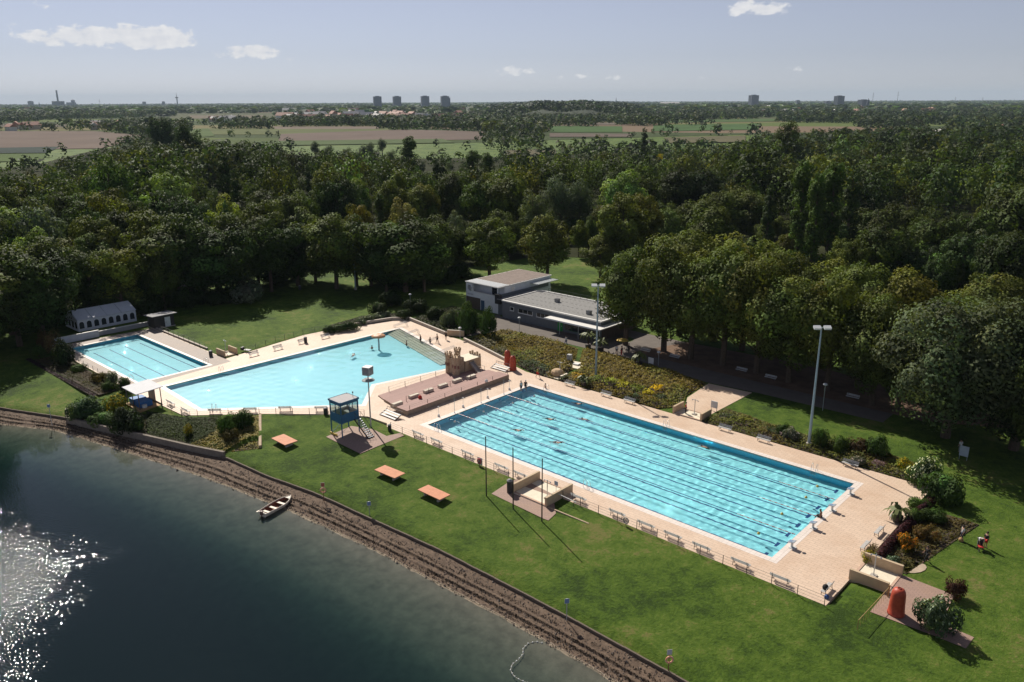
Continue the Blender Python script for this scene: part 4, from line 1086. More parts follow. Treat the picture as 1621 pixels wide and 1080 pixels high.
for k in range(14): ra.cyl((-29+1.7*k,60.3,3.57), (-29+1.7*k,60.3,4.5), .03, .03, 5)
ra.bar((-29,60.3,4.5), (-7,60.3,4.5), .04, .04); ra.bar((-29,60.3,4.05), (-7,60.3,4.05), .03, .03); ra.build('roof_railing', M('railing_dark', (.06,.06,.065), .5), rf)
def window(x0, x1, z0, z1, n, y=45.9):
    w = part('window', M('window_frame_white', (.7,.7,.68), .5), Bu, (x0-.08,x1+.08,y-.05,y-.002,z0-.12,z1+.08))
    pw_ = (x1-x0)/n
    for k in range(n): part('pane', GLASSD, w, (x0+pw_*k+.05,x0+pw_*(k+1)-.05,y-.065,y-.0505,z0,z1))
    part('sill', TRIM, w, (x0-.12,x1+.12,y-.16,y-.051,z0-.16,z0-.125))
window(-29.0, -28.0, 2.0, 2.75, 1); window(-26.6, -22.6, 1.9, 2.65, 3); window(-21.4, -18.0, 1.9, 2.65, 3)
gd = part('green_door', GRN, Bu, (-15.6,-14.3,45.82,45.897,.02,2.5)); part('door_handle', STEEL, gd, (-14.55,-14.45,45.76,45.82,1.0,1.15))
cp_ = part('canopy', TRIM, Bu, (-17.2,-3.0,43.6,45.88,2.75,2.93), (-4.55,-2.99,45.9,56,2.752,2.928))
part('canopy_edge', WR, cp_, (-17.25,-2.95,43.52,43.598,2.7,2.98))
for x in (-13.4, -8.6, -3.4): part('canopy_post', GALV, Bu, (x-.05,x+.05,43.9,44.0,0,2.75))
for k in range(5):
    w = part('shop_window', GLASSD, Bu, (-13.6+1.75*k,-12.0+1.75*k,45.83,45.895,.6,2.4)); part('window_frame', M('frame_green', (.04,.16,.06), .5), w, (-13.7+1.75*k,-11.9+1.75*k,45.86,45.89,.5,2.5))
part('brown_side_wall', M('side_brown', (.12,.085,.07), .8, .2, 2), Bu, (-4.598,-4.5,46.2,57,0,2.7))
WING = False
# terrace paving in front of the building
m = MB(); m.plate([(-33.9,44.0),(-33.9,49.9),(-31.45,48.55),(-6.6,48.55),(-6.4,58),(6,58),(30,50),(46,46.5),(46,42.4),(28,41.9),(20,41),(4,43.2),(-17,42.6),(-25,41.5),(-27,33.2),(-30,32),(-34,38)], (), None, .03)
tag(site(m, 'path', M('asphalt_path', (.135,.115,.10), .9, .15, .6, .3, 20)), kind='structure')
m = MB(); m.plate([(2,46.5),(6,58),(30,60),(64,54),(50,46.5)], (), None, .06)
tag(site(m, 'tree_row_soil', M('soil', (.16,.10,.065), .95, .3, .5, .5, 8)), kind='structure')

# ---------------------------------------------------------------- marquee
TENT = M('tent_cloth', (.60,.63,.68), .8, .06, 2, .2, 5); TW = M('tent_window', (.03,.04,.05), .2, .1, 2)
Ma = thing('marquee', 'white party tent with arched windows under the trees beside the small pool', 'marquee', -88.6, -8.4)
W_, D_ = 3.3, 5.6
m = MB(); m.box(-W_, W_, -D_, D_, 0, 2.35)
m.build('wall_cloth', TENT, Ma)
m = MB(); m.add([(-W_-.15,-D_-.1,2.32),(W_+.15,-D_-.1,2.32),(0,-D_-.1,3.7),(-W_-.15,D_+.1,2.32),(W_+.15,D_+.1,2.32),(0,D_+.1,3.7)], [(0,1,2),(5,4,3),(1,4,5,2),(0,2,5,3),(0,3,4,1)])
rf = m.build('roof_cloth', TENT, Ma)
for k in range(4):
    y = -D_+2.8*(k+.5)+ -1.4
    m = MB(); m.bar((W_+.16,y,2.36), (0,y,3.72), .09, .05); m.bar((-W_-.16,y,2.36), (0,y,3.72), .09, .05); m.build('roof_seam', M('tent_seam', (.42,.45,.5), .8), rf)
aw = MB(); prof = [(-.45,.55)]+[(.45*-math.cos(t), 1.45+.45*math.sin(t)) for t in np.linspace(0, math.pi, 9)]+[(.45,.55)]
aw.plate(prof, (), 0, .025); awm = aw.mesh('arched_window', TW)
fr_ = MB(); fr_.plate([(x*1.16, .5+(z-.55)*1.06) for x, z in prof], [prof], 0, .02); frm = fr_.mesh('window_trim', M('tent_trim', (.75,.77,.8), .7))
def arch(x, y, rz):
    o = put('arched_window', awm, Ma); o.matrix_local = Matrix.Translation((x, y, 0)) @ Matrix.Rotation(rz, 4, 'Z') @ Matrix.Rotation(math.pi/2, 4, 'X')
    p = put('window_trim', frm, o)
for k in range(8): arch(W_+.004, -D_+.72+1.385*k, math.pi/2)
for k in range(4): arch(-W_+.85+1.63*k, -D_-.004, 0)
# ---------------------------------------------------------------- dark hut
Hu = thing('dark_hut', 'dark wooden hut with a flat pale roof and white door beside the marquee', 'hut', -77.6, -1.2)
HW = tiles('hut_boards', (.03,.03,.035), (.026,.027,.032), (.01,.01,.012), .18, 4, .7, 0, .01, .1)
part('wall', HW, Hu, (-1.4,1.4,-2,2,0,2.3))
m = MB(); m.add([(-1.8,-2.5,2.3),(1.9,-2.5,2.52),(1.9,2.5,2.52),(-1.8,2.5,2.3),(-1.8,-2.5,2.42),(1.9,-2.5,2.64),(1.9,2.5,2.64),(-1.8,2.5,2.42)], [(0,3,2,1),(4,5,6,7),(0,1,5,4),(1,2,6,5),(2,3,7,6),(3,0,4,7)]); m.build('roof', M('hut_roof', (.24,.24,.25), .8, .2, 1.5), Hu)
d_ = part('door', M('door_pale', (.6,.63,.66), .6), Hu, (1.402,1.45,.1,1.2,.02,2.0)); part('door_handle', DARKM, d_, (1.45,1.48,.25,.3,.9,1.1)); part('plinth', CONC, Hu, (-1.5,1.6,-2.1,2.1,-.1,.12))
# low white walls behind the small pool
o = tag(put('garden_wall', None, None, (A0[0], A0[1], 0), YAW), 'whitewashed low wall behind the small pool near the marquee', 'wall')
part('wall_panel', M('wall_pale', (.50,.52,.56), .8, .1, 1), o, (-79.3,-79.05,-21.0,-12.6,0,1.25)); part('wall_cap', TRIM, o, (-79.35,-79.0,-21.05,-12.55,1.25,1.31))
o = tag(put('garden_wall', None, None, (A0[0], A0[1], 0), YAW), 'long grey low wall behind the small pool below the hut', 'wall')
part('wall_panel', M('wall_grey', (.3,.3,.31), .8, .1, 1), o, (-79.9,-79.65,-12.5,-2.6,0,.85)); part('wall_cap', TRIM, o, (-79.95,-79.6,-12.5,-2.55,.85,.9))
# retaining edge walls behind the bathing pool
def edge_wall(pts, h, label, mat=None, w=.3):
    o = tag(put('edging_wall', None, None, (A0[0], A0[1], 0), YAW), label, 'wall')
    for a, b in zip(pts[:-1], pts[1:]):
        m = MB(); m.bar((a[0],a[1],h/2-.1), (b[0],b[1],h/2-.1), w, h+.2); q = m.build('wall_panel', mat or CONC, o)
        m = MB(); m.bar((a[0],a[1],h+.02), (b[0],b[1],h+.02), w+.06, .05); m.build('coping_stone', M('coping_pale', (.5,.44,.38), .8), q)
edge_wall([(-50.2,20.2),(-46.9,32.2),(-44.6,34.6)], .55, 'low wall behind the bathing pool in front of the rose bed')
edge_wall([(-44.4,34.6),(-30.3,32.0)], .55, 'low wall at the shaded far corner of the bathing pool')
edge_wall([(-30.2,32.0),(-27.3,33.6)], 1.1, 'short tan wall at the garden entrance above the castle', TANWALL)
edge_wall([(-25.6,31.9),(-19.8,30.4),(-11.2,27.9)], .45, 'long low wall below the big flower bed beside the red cabins')
edge_wall([(-77.5,-2.9),(-56,-2.9)], .25, 'low kerb under the fence beside the small pool')

# ---------------------------------------------------------------- open shelter with blue mats
Sh = thing('shelter', 'open shelter with a flat grey roof above blue mats beside the bathing pool', 'shelter', -37.2, -22.5, -.05)
part('floor', WOOD, Sh, (-2.3,2.4,-1.9,1.7,-.25,.05))
pm = MB(); pm.box(-.05, .05, -.05, .05, 0, 2.5); pmm = pm.mesh('post', M('shelter_post', (.16,.13,.11), .6))
for x in (-2.1, .0, 2.1):
    for y in (-1.6, 1.6): put('post', pmm, Sh, (x, y, .05))
m = MB(); m.add([(-2.4,-2.0,2.5),(2.4,-2.0,2.5),(2.4,2.0,2.72),(-2.4,2.0,2.72),(-2.4,-2.0,2.6),(2.4,-2.0,2.6),(2.4,2.0,2.82),(-2.4,2.0,2.82)], [(0,3,2,1),(4,5,6,7),(0,1,5,4),(1,2,6,5),(2,3,7,6),(3,0,4,7)]); m.build('roof', M('shelter_roof', (.42,.43,.46), .6, .08, 1.5), Sh)
part('rear_wall', TANWALL, Sh, (-2.05,-.1,1.52,1.58,.06,2.3))
for k in range(2):
    o = thing('mat_stack', ['stack of blue mats under the shelter, left', 'stack of blue mats under the shelter, right'][k], 'mats', -38.3+1.9*k, -22.9, .0)
    for j in range(4): part('mat', M('mat_blue', (.03,.16,.42), .6, .15, 3), o, (-.8,.8,-1.0,.9,.06+.2*j,.24+.2*j))
o = thing('white_crate', 'white crate between the mats and the shelter post', 'crate', -35.6, -23.3, 0); part('crate_body', WHITE, o, (-.4,.4,-.3,.3,.05,.5)); part('crate_lid', M('lid_grey', (.5,.5,.5), .6), o, (-.42,.42,-.32,.32,.5,.55))

# ---------------------------------------------------------------- rowing boat at the shore
b0, b1 = Vector(guv(416, 818, LAKE_Z)), Vector(guv(461, 792, LAKE_Z)); bd = b1-b0
Bo = thing('rowing_boat', 'cream rowing boat with its bow on the gravel and three pale seats', 'boat', (b0.x+b1.x)/2, (b0.y+b1.y)/2, LAKE_Z-.05, math.atan2(bd.y, bd.x))
Lh = bd.length/2
HULL = M('hull_cream', (.66,.56,.46), .5, .1, 2); INN = M('boat_inside', (.20,.07,.035), .7, .3, 4)
def half(t): return .78*(1-max(0, (t-.1)/.9)**2.2)*(1-.22*max(0, -t))
ts_ = np.linspace(-1, 1, 17); 
def hull(inset, z0, zoff):
    vs = []
    for t in ts_:
        w = max(.02, half(t)-inset); sheer = .52+.16*max(0, t)**2; x = t*(Lh-inset)
        keel = z0+.22*max(0, t-.5)**2*4
        vs += [(x, -w, sheer+zoff), (x, -w*.88, .2), (x, -w*.45, keel), (x, w*.45, keel), (x, w*.88, .2), (x, w, sheer+zoff)]
    fs = [(i*6+k, (i+1)*6+k, (i+1)*6+k+1, i*6+k+1) for i in range(16) for k in range(5)]
    return vs, fs
m = MB(); vs, fs = hull(0, -.05, 0); m.add(vs, [f[::-1] for f in fs]); m.add([vs[i] for i in range(6)], [(0,1,2,3,4,5)]); m.build('hull', HULL, Bo, True)
m = MB(); vs, fs = hull(.07, .06, .0); m.add(vs, fs); m.add([vs[i] for i in range(6)], [(5,4,3,2,1,0)]); m.build('inside', INN, Bo, True)
m = MB()
for s_ in (-1, 1):
    m.tube([(t*Lh, s_*half(t), .54+.16*max(0, t)**2) for t in ts_], .05, 6)
m.bar((-Lh,-half(-1),.54), (-Lh,half(-1),.54), .1, .1); m.build('gunwale', M('gunwale', (.72,.64,.54), .5), Bo)
for t in (-.72, -.25, .3):
    w = half(t)-.05; part('seat', M('boat_seat', (.74,.66,.55), .6), Bo, (t*Lh-.16,t*Lh+.16,-w,w,.36,.41))
m = MB(); m.add([(.72*Lh,-half(.72)+.05,.60),(.98*Lh,0,.68),(.72*Lh,half(.72)-.05,.60),(.74*Lh,0,.62)], [(0,1,3),(3,1,2)]); m.build('bow_deck', M('boat_seat', (.74,.66,.55)), Bo)
m = MB(); m.tube([(-.95*Lh,.62,.60),(.1*Lh,.75,.63)], .03, 6); m.add([(-1.12*Lh,.5,.6),(-.93*Lh,.56,.6),(-.93*Lh,.7,.6),(-1.12*Lh,.72,.6)], [(0,1,2,3)]); m.build('oar', M('boat_seat', (.74,.66,.55)), Bo)
m = MB(); m.box(-Lh-.25, -Lh-.02, -.14, .14, .35, .8); m.cyl((-Lh-.14,0,.4), (-Lh-.14,0,-.3), .06, .05, 8); m.build('outboard_motor', M('motor', (.12,.06,.05), .5), Bo)
# float line drifting in the lake
pts = [guv(x, y, LAKE_Z) for x, y in [(858,1018),(848,1016),(836,1019),(828,1027),(828,1036),(820,1045),(811,1052),(808,1061),(813,1070),(822,1076),(834,1081),(850,1088)]]
m = MB(); m.tube([(p[0], p[1], LAKE_Z+.01) for p in pts], .02, 5)
fl_root = tag(put('float_line', None, None, (A0[0], A0[1], 0), YAW), 'string of small white floats drifting off the gravel shore', 'float line')
m.build('cord', M('cord_pale', (.5,.47,.42), .8), fl_root)
P_ = np.array(pts); seg = np.r_[0, np.cumsum(np.hypot(*np.diff(P_, axis=0).T))]; fb_ = MB(); fb_.lathe([(.01,-.05),(.05,-.03),(.06,.02),(.035,.06),(.01,.07)], 8); fme = fb_.mesh('float', WHITE, True)
for d in np.arange(0, seg[-1], .42): put('float', fme, fl_root, (float(np.interp(d, seg, P_[:,0])), float(np.interp(d, seg, P_[:,1])), LAKE_Z+.02))

# ---------------------------------------------------------------- garden pieces in the flower bed
u, v = guv(879, 596); o = thing('rock_fountain', 'tan stone drinking fountain with stone steps at the bed edge', 'fountain', u, v+.5)
m = MB(); m.lathe([(1.0,0),(1.1,.4),(.95,.85),(.6,1.1),(.1,1.15)], 9); m.build('rock', M('rock_tan', (.46,.33,.2), .9, .3, 2, .8, 5), o)
part('step_stone', CREAM, o, (-1.6,1.6,-1.5,-.85,0,.12)); part('side_block', CREAM, o, (1.2,1.6,-.8,.9,0,.5), (-1.6,-1.2,-.8,.9,0,.45))
m = MB(); m.cyl((.3,.3,.9), (.3,.3,2.3), .06, .05, 8); m.bar((-.3,.3,2.25), (.8,.3,2.25), .06, .06); m.build('spout', GALV, o)
u, v = guv(905, 578); o = thing('garden_slab', 'pale stone platform with a grey pillar inside the flower bed', 'platform', u, v, 0, .1)
part('slab', CREAM, o, (-2.2,2.2,-1.6,1.6,0,.2)); part('pillar', M('pillar_grey', (.42,.42,.42), .8, .15, 2), o, (-1.3,-.6,.4,1.1,.2,1.5)); part('basin', WHITE, o, (.4,1.4,-.3,.5,.2,.45))
for k, (x, y, ty, lab) in enumerate([(1002+6,564,549,'x'),]): pass
def small_sign(x, y, h, label, mat):
    u, v = guv(x, y); o = thing('information_board', label, 'sign board', u, v, 0, 0)
    part('panel', mat, o, (-.5,.5,-.05,.05,.5,h)); part('leg', GALV, o, (-.45,-.4,-.04,.04,0,.5), (.4,.45,-.04,.04,0,.5))
small_sign(1030, 580, 1.5, 'white information board at the edge of the path under the trees', WHITE)
small_sign(1130, 651, 1.5, 'grey white sign board at the foot bath corner of the right bed', M('board_white', (.6,.6,.6), .6))
small_sign(1524, 728, 1.8, 'pale blue board standing in the dark shade on the right', M('board_blue_pale', (.4,.45,.52), .6))
for k, (x, y, ty, lab) in enumerate([(822,530,502,'small lamp post in front of the grey building windows'),(728.5,537,518,'short garden lamp beside the tan entrance wall'),(650,489,465,'garden lamp in the dark shrubs behind the bathing pool'),(1042,579,556,'lamp post under the first chestnut trees'),(1302,650,607,'lamp post in the shade of the chestnut row')]):
    u, v = guv(x, y); h = height_at(x, y, ty); o = thing('garden_lamp', lab, 'lamp post', u, v)
    m = MB(); m.cyl((0,0,0), (0,0,h-.3), .05, .04, 8); m.build('post', GALV, o)
    m = MB(); m.lathe([(.05,h-.3),(.3,h-.25),(.34,h-.15),(.2,h-.02),(.02,h)], 12); m.build('lamp_head', M('lamp_shade_pale', (.6,.62,.64), .5), o, True)
o = thing('cafe_parasol', 'small yellow parasol on the path beside the grey building', 'parasol', *guv(985, 556)); m = MB(); m.cyl((0,0,0), (0,0,2.3), .03, .03, 6); m.build('pole', WOOD, o)
m = MB(); m.lathe([(1.1,2.0),(1.05,2.05),(.5,2.28),(.03,2.4)], 10); m.build('canopy', M('parasol_yellow', (.55,.36,.06), .7), o)
# ================================================================== VEGETATION
def unit(a): return a/np.maximum(1e-9, np.linalg.norm(a, axis=-1, keepdims=True))
def rsphere(r, n): return unit(r.normal(size=(n, 3)))
def cards(r, pos, nrm, size, tint, aspect=.62, bend=.12):
    """leaf sprays: one kite-shaped face each, turned towards nrm"""
    n = len(pos); t = unit(np.cross(nrm, r.normal(size=(n, 3)))); b = np.cross(nrm, t)
    s = np.asarray(size).reshape(-1, 1)
    sag = nrm*s*bend
    v = np.stack([pos-t*s*.5-sag, pos+b*s*aspect*.5+t*s*.08+sag, pos+t*s*.5-sag, pos-b*s*aspect*.5+t*s*.08+sag], 1).reshape(-1, 3)
    return v, np.repeat(tint, 4, 0)
def card_mesh(name, v, c, mat=None):
    n = len(v)//4
    me = bpy.data.meshes.new(name)
    me.vertices.add(n*4); me.vertices.foreach_set('co', v.astype(np.float32).ravel())
    me.loops.add(n*4); me.loops.foreach_set('vertex_index', np.arange(n*4, dtype=np.int32))
    me.polygons.add(n); me.polygons.foreach_set('loop_start', np.arange(0, n*4, 4, dtype=np.int32))
    at = me.attributes.new('tint', 'FLOAT_COLOR', 'POINT')
    at.data.foreach_set('color', np.concatenate([c, np.ones((len(c), 1))], 1).astype(np.float32).ravel())
    me.update(calc_edges=True); me.materials.append(mat or LEAF)
    return me
def crown_cards(seed, rx, z0, z1, nb, br, nc, size, tint=(1,1,1), var=.25, shape='round', flat=1.):
    r = np.random.default_rng(seed)
    zc, rz = (z0+z1)/2, (z1-z0)/2
    B = []; R = []
    while len(B) < nb:
        d = rsphere(r, 1)[0]; q = r.uniform(.35, .9)
        if shape == 'round':
            p = d*q; p[2] = p[2]*.95+.05
            w = 1
        elif shape == 'dome':
            p = d*q; p[2] = abs(p[2])*1.25-.45; w = 1
        elif shape == 'column':
            t = r.uniform(-1, .95); w = math.sqrt(max(.02, 1-abs(t)**2.6)) if t > -.6 else .85
            a = r.uniform(0, 6.28); k = r.uniform(.3, .8)*w; p = np.array([math.cos(a)*k, math.sin(a)*k, t*.94])
        else:   # cone
            t = r.uniform(-1, .97); w = (1-t)/2*.95+.06
            a = r.uniform(0, 6.28); k = r.uniform(.4, .85)*w; p = np.array([math.cos(a)*k, math.sin(a)*k, t*.95])
        B.append([p[0]*rx, p[1]*rx, zc+p[2]*rz]); R.append(br*r.uniform(.65, 1.3)*(1 if shape in ('round', 'dome') else max(.35, w)))
    B, R = np.array(B), np.array(R)
    bt = np.exp(r.normal(0, var, (nb, 1)))*np.exp(r.normal(0, .06, (nb, 3)))
    out_v, out_c = [], []; got = 0
    pr = R**2/np.sum(R**2)
    while got < nc:
        m = int((nc-got)*1.8)+20
        i = r.choice(nb, m, p=pr); d = rsphere(r, m); d[:, 2] *= flat; d = unit(d)
        pos = B[i]+d*(R[i]*r.uniform(.72, 1.08, m))[:, None]
        # keep the outer skin of the crown: drop sprays buried in other clumps
        j = r.choice(nb, m); ok = np.linalg.norm(pos-B[j], axis=1) > R[j]*.8
        for _ in range(3):
            j = r.choice(nb, m); ok &= np.linalg.norm(pos-B[j], axis=1) > R[j]*.8
        ok &= pos[:, 2] > z0-.6
        pos, d, i = pos[ok], d[ok], i[ok]
        out = unit((pos-np.array([0, 0, zc]))/np.array([rx, rx, rz]))
        nr = unit(d*.8+out*.4+r.normal(0, .19, d.shape)+np.array([0, 0, .2]))
        tt = np.array(tint)*np.array([.88, 1.02, 1.])*bt[i]*np.exp(r.normal(0, .11, (len(i), 1)))
        v, c = cards(r, pos, nr, size*r.uniform(.6, 1.35, len(i)), tt)
        out_v.append(v); out_c.append(c); got += len(i)
    return np.concatenate(out_v)[:nc*4], np.concatenate(out_c)[:nc*4]
def trunk_mesh(seed, h, r0, nl, spread, zb):
    r = random.Random(seed); m = MB()
    m.tube([(0,0,-.3),(r.uniform(-.1,.1),r.uniform(-.1,.1),h*.25),(r.uniform(-.25,.25),r.uniform(-.25,.25),h*.55),(r.uniform(-.4,.4),r.uniform(-.4,.4),h*.9)], [r0*1.25, r0, r0*.7, r0*.18], 7)
    for k in range(nl):
        a = k*6.283/nl+r.uniform(-.4,.4); z = zb+(h*.75-zb)*r.uniform(0,.6); q = spread*r.uniform(.6,1)
        m.tube([(0,0,z),(math.cos(a)*q*.5,math.sin(a)*q*.5,z+q*.45),(math.cos(a)*q,math.sin(a)*q,z+q*.75)], [r0*.5, r0*.3, r0*.1], 5)
    return m.mesh('trunk', BARK)
G1, G2, G3, GW, GY, GC = (.054,.078,.018), (.092,.110,.024), (.046,.072,.020), (.115,.13,.078), (.13,.14,.022), (.045,.037,.016)
PROTO = {}
def proto(key, h, crown_args, r0, nl, spread, zb, name='broadleaf_tree'):
    v, c = crown_cards(*crown_args)
    PROTO[key] = (card_mesh('crown', v, c), trunk_mesh(len(PROTO), h, r0, nl, spread, zb), h, name)
proto('che0', 18, (11, 6.4, 2.2, 18, 105, 1.75, 19000, .46, G2, .25), .42, 7, 4, 3, 'chestnut_tree')
proto('che1', 18, (12, 6.1, 2.0, 18, 100, 1.75, 18500, .46, (.094,.104,.024), .32), .42, 7, 4, 3, 'chestnut_tree')
proto('che2', 17, (13, 6.6, 2.0, 17, 112, 1.7, 19000, .46, (.090,.108,.026), .3), .42, 7, 4, 3, 'chestnut_tree')
proto('bro0', 18, (21, 6.2, 1.8, 18, 78, 1.7, 10500, .55, G1, .3), .34, 6, 3.4, 4)
proto('bro1', 18, (22, 5.6, 1.6, 18, 70, 1.65, 9600, .54, G2, .3), .32, 6, 3, 4)
proto('bro2', 17, (23, 6.8, 1.5, 17, 84, 1.75, 11000, .57, G3, .28), .36, 6, 3.6, 4)
proto('bro3', 19, (24, 5.9, 1.8, 19, 95, 1.4, 10500, .5, (.072,.088,.021), .35), .32, 6, 3.2, 4)
proto('bro4', 15, (25, 6.0, 1.2, 15, 60, 1.75, 8600, .57, (.060,.074,.018), .3), .3, 6, 3, 3)
proto('wil0', 18, (31, 5.6, 2.0, 18, 46, 2.1, 8000, .46, GW, .16, 'round', 1.3), .45, 7, 4, 3, 'willow_tree')
proto('wil1', 15, (32, 3.8, 1.5, 15, 34, 1.5, 5200, .44, GW, .16, 'round', 1.3), .35, 6, 3, 3, 'willow_tree')
proto('pop0', 27, (41, 2.6, 1.5, 27, 80, 1.25, 6200, .55, (.056,.080,.018), .25, 'column', 1.6), .38, 5, 1.2, 5, 'poplar_tree')
proto('pop1', 24, (42, 2.0, 1.0, 24, 66, 1.05, 5000, .5, (.046,.066,.02), .25, 'column', 1.6), .34, 5, 1, 5, 'poplar_tree')
proto('bir0', 15, (51, 4.3, 1.8, 15, 60, 1.15, 6000, .42, (.15,.16,.025), .25), .22, 7, 3, 3, 'birch_tree')
proto('lime0', 18, (61, 8.8, .8, 18, 150, 1.9, 27000, .46, (.10,.112,.052), .3), .5, 8, 5, 2.5, 'lime_tree')
proto('thu0', 6, (71, 2.0, .1, 6, 60, .75, 4200, .3, (.026,.046,.012), .2, 'dome'), .15, 3, .6, .5, 'thuja_tree')
TREES = []      # X, Y, radius: keeps the filling wood off the placed trees
def tree(key, X, Y, scale, label, group, col=(1,1,1), z=0., rz=None, cat='tree', wide=1.):
    cm, tm, h, nm = PROTO[key]
    o = bpy.data.objects.new(nm, None); COL.objects.link(o)
    o.location = (X, Y, z); o.rotation_euler.z = random.uniform(0, 6.28) if rz is None else rz
    o.scale = (scale*wide, scale*wide, scale)
    tag(o, label, cat, group)
    c = put('crown', cm, o); c.color = (*col, 1); put('trunk', tm, o)
    TREES.append((X, Y, 3.2*scale*wide))
    return o
def tree_bt(key, bx, by, ty, label, group=None, col=(1,1,1), wide=1., tx=None):
    X, Y = gxy(bx, by); h = height_at(bx, by, ty, 0, tx); wide *= 1.15; return tree(key, X, Y, h/PROTO[key][2], label, group, col, wide=wide)
def tree_top(key, x, ty, h, label, group=None, col=(1,1,1), wide=1.):
    X, Y = gxy(x, ty, h); return tree(key, X, Y, h/PROTO[key][2], label, group, col, wide=wide)
# ---- the chestnut row along the far path
rowlab = ['at the corner of the grey building', 'second from the grey building', 'third from the grey building', 'fourth from the grey building', 'fifth from the grey building', 'sixth from the grey building', 'seventh from the grey building', 'eighth from the grey building']
for k in range(8):
    u, v = -.2+5.9*k, 50.3+.5*math.sin(k*2.1)-.25*k*.3
    if k == 7: u, v = 42.5, 48.0
    if k == 0: u, v = -1.4, 49.2
    p = L(u, v); tree('che%d' % (k%3), p.x, p.y, (1.0,1.12,1.1,1.12,1.06,1.04,1.0,.9)[k], 'chestnut tree in the row behind the long pool, '+rowlab[k], 'chestnut row', ((1,1,1),(1.15,1.1,1),(1.25,1.15,1.05),(1.1,1.05,1),(1.3,1.15,.95),(1.15,1.1,1),(1.3,1.1,.9),(1,1,1))[k], wide=.95)
for k in range(8):
    u, v = 2.5+6.6*k, 61+1.5*math.sin(k*1.7)
    p = L(u, v); tree('che%d' % ((k+1)%3), p.x, p.y, (1.1,1.18,1.12,1.05,1.05,1.0,1.0,.95)[k], 'rear chestnut standing behind the row, its top showing over %s' % ('the building corner','the second tree','the third tree','the fourth tree','the fifth tree','the floodlight mast','the seventh tree','the right-hand lime')[k], 'rear chestnuts', ((1.2,1.15,1),(1.5,1.3,1.1),(1.55,1.35,1.15),(1.2,1.1,1),(1.35,1.2,1),(1.1,1.05,1),(1.45,1.15,.9),(1.2,1.1,1))[k])
tree('lime0', *gxy(1496, 692), 1.04, 'big pale-leaved lime tree dominating the right edge of the pool garden', None, (1,1,1))
tree('lime0', *gxy(1604, 712), 1.04, 'large dark lime tree cut by the right edge of the picture', None, (.8,.8,.75), rz=2.)
tree('che0', *gxy(1668, 752), .9, 'dark tree just outside the right border shading the lawn', None, (.8,.8,.8))
tree('che2', *gxy(1555, 648), .9, 'dark chestnut between the two limes', None, (.8,.8,.75))
tree('che1', *gxy(1420, 648), .80, 'lower dark chestnut between the row and the pale lime', None, (.85,.85,.85))
tree('che2', *gxy(1560, 585), .98, 'brownish chestnut behind the pale lime tree', None, (1.05,.9,.8))
# ---- trees around the back lawn and buildings
tree_bt('bro2', 642, 462, 338, 'broad dark tree with yellowish crown left of the white building', None, (1.25,1.1,.8), 1.3)
tree_bt('bro0', 690, 438, 345, 'dark tree directly left of the white building', None, (1.1,1,.8), 1.1)
tree_bt('bro3', 775, 440, 342, 'fresh green tree rising behind the white building', None, (1.45,1.45,1.0), 1.25)
tree_bt('bro1', 866, 448, 333, 'brown-green tree with a clear trunk behind the building roof', None, (1.25,1.05,.85), 1.05)
tree_bt('bro3', 950, 440, 372, 'olive tree behind the grey wing near the first chestnut', None, (1.5,1.3,1.1), 1.3)
tree_bt('bro3', 985, 436, 300, 'tall tree with light brownish leaves above the building corner', None, (1.6,1.4,1.2), 1.0)
tree_bt('bro1', 533, 457, 330, 'leafy tree with a dark trunk on the back lawn edge', None, (1,1,.9), 1.15)
tree_bt('bro0', 565, 452, 345, 'tree beside the slender mast on the back lawn edge', None, (1,1,1), .95)
tree_bt('bro4', 588, 453, 352, 'leaning tree right of the slender mast', None, (1.25,1.15,.8), 1.05)
tree_bt('bro0', 285, 471, 345, 'tree with a bare trunk beside the pale path on the left', None, (1,1,.9), 1.0)
tree_bt('bro4', 322, 461, 350, 'tree right of the pale path with low branches', None, (1.05,1.05,.9))
tree_bt('bro3', 430, 446, 312, 'tall tree behind the grey domed shrub', None, (1.25,1.2,1), 1.)
tree_bt('bro2', 472, 452, 345, 'spreading tree above the back lawn shadow', None, (.95,.95,.9))
tree_bt('bro1', 376, 450, 330, 'dark tree left of the grey domed shrub', None, (.9,.9,.9), 1.1)
tree_bt('bir0', 196, 500, 381, 'yellow-green birch beside the white marquee', None, (1,1,1), 1.15)
tree_bt('bro0', 122, 492, 383, 'tree with ochre top behind the marquee', None, (1.5,1.15,.8), 1.1)
tree_bt('bro2', 60, 520, 395, 'dark tree left of the marquee', None, (1.1,1.05,.9), 1.1)
tree_bt('bro1', 20, 530, 378, 'dark tree at the left edge above the small lawn', None, (1.,1.,.9), 1.2)
tree_bt('bro1', 88, 508, 372, 'second dark tree behind the marquee end', None, (1.15,1.1,.9), 1.)
tree_bt('bro3', 250, 468, 330, 'tree with fine light leaves above the dark hut', None, (1.4,1.3,1), 1.1)
tree_bt('bro3', 160, 470, 338, 'tall olive tree behind the birch', None, (1.3,1.2,.9), 1.)
tree('bro2', *gxy(-45, 556), .95, 'dark tree outside the left edge shading the small lawn', None, (1,1,1))
tree('bro0', *gxy(-20, 575), .85, 'tree at the left border above the lake', None, (1,1,1))
tree('bro1', *gxy(-95, 610), 1.0, 'shore tree left of the picture mirrored in the lake', None, (1,1,1))
tree('bro2', *gxy(-150, 650), 1.0, 'second shore tree left of the picture mirrored in the lake', None, (1,1,1))
tree('bro0', *gxy(-60, 640), .9, 'low shore tree at the left picture border', None, (1,1,1))
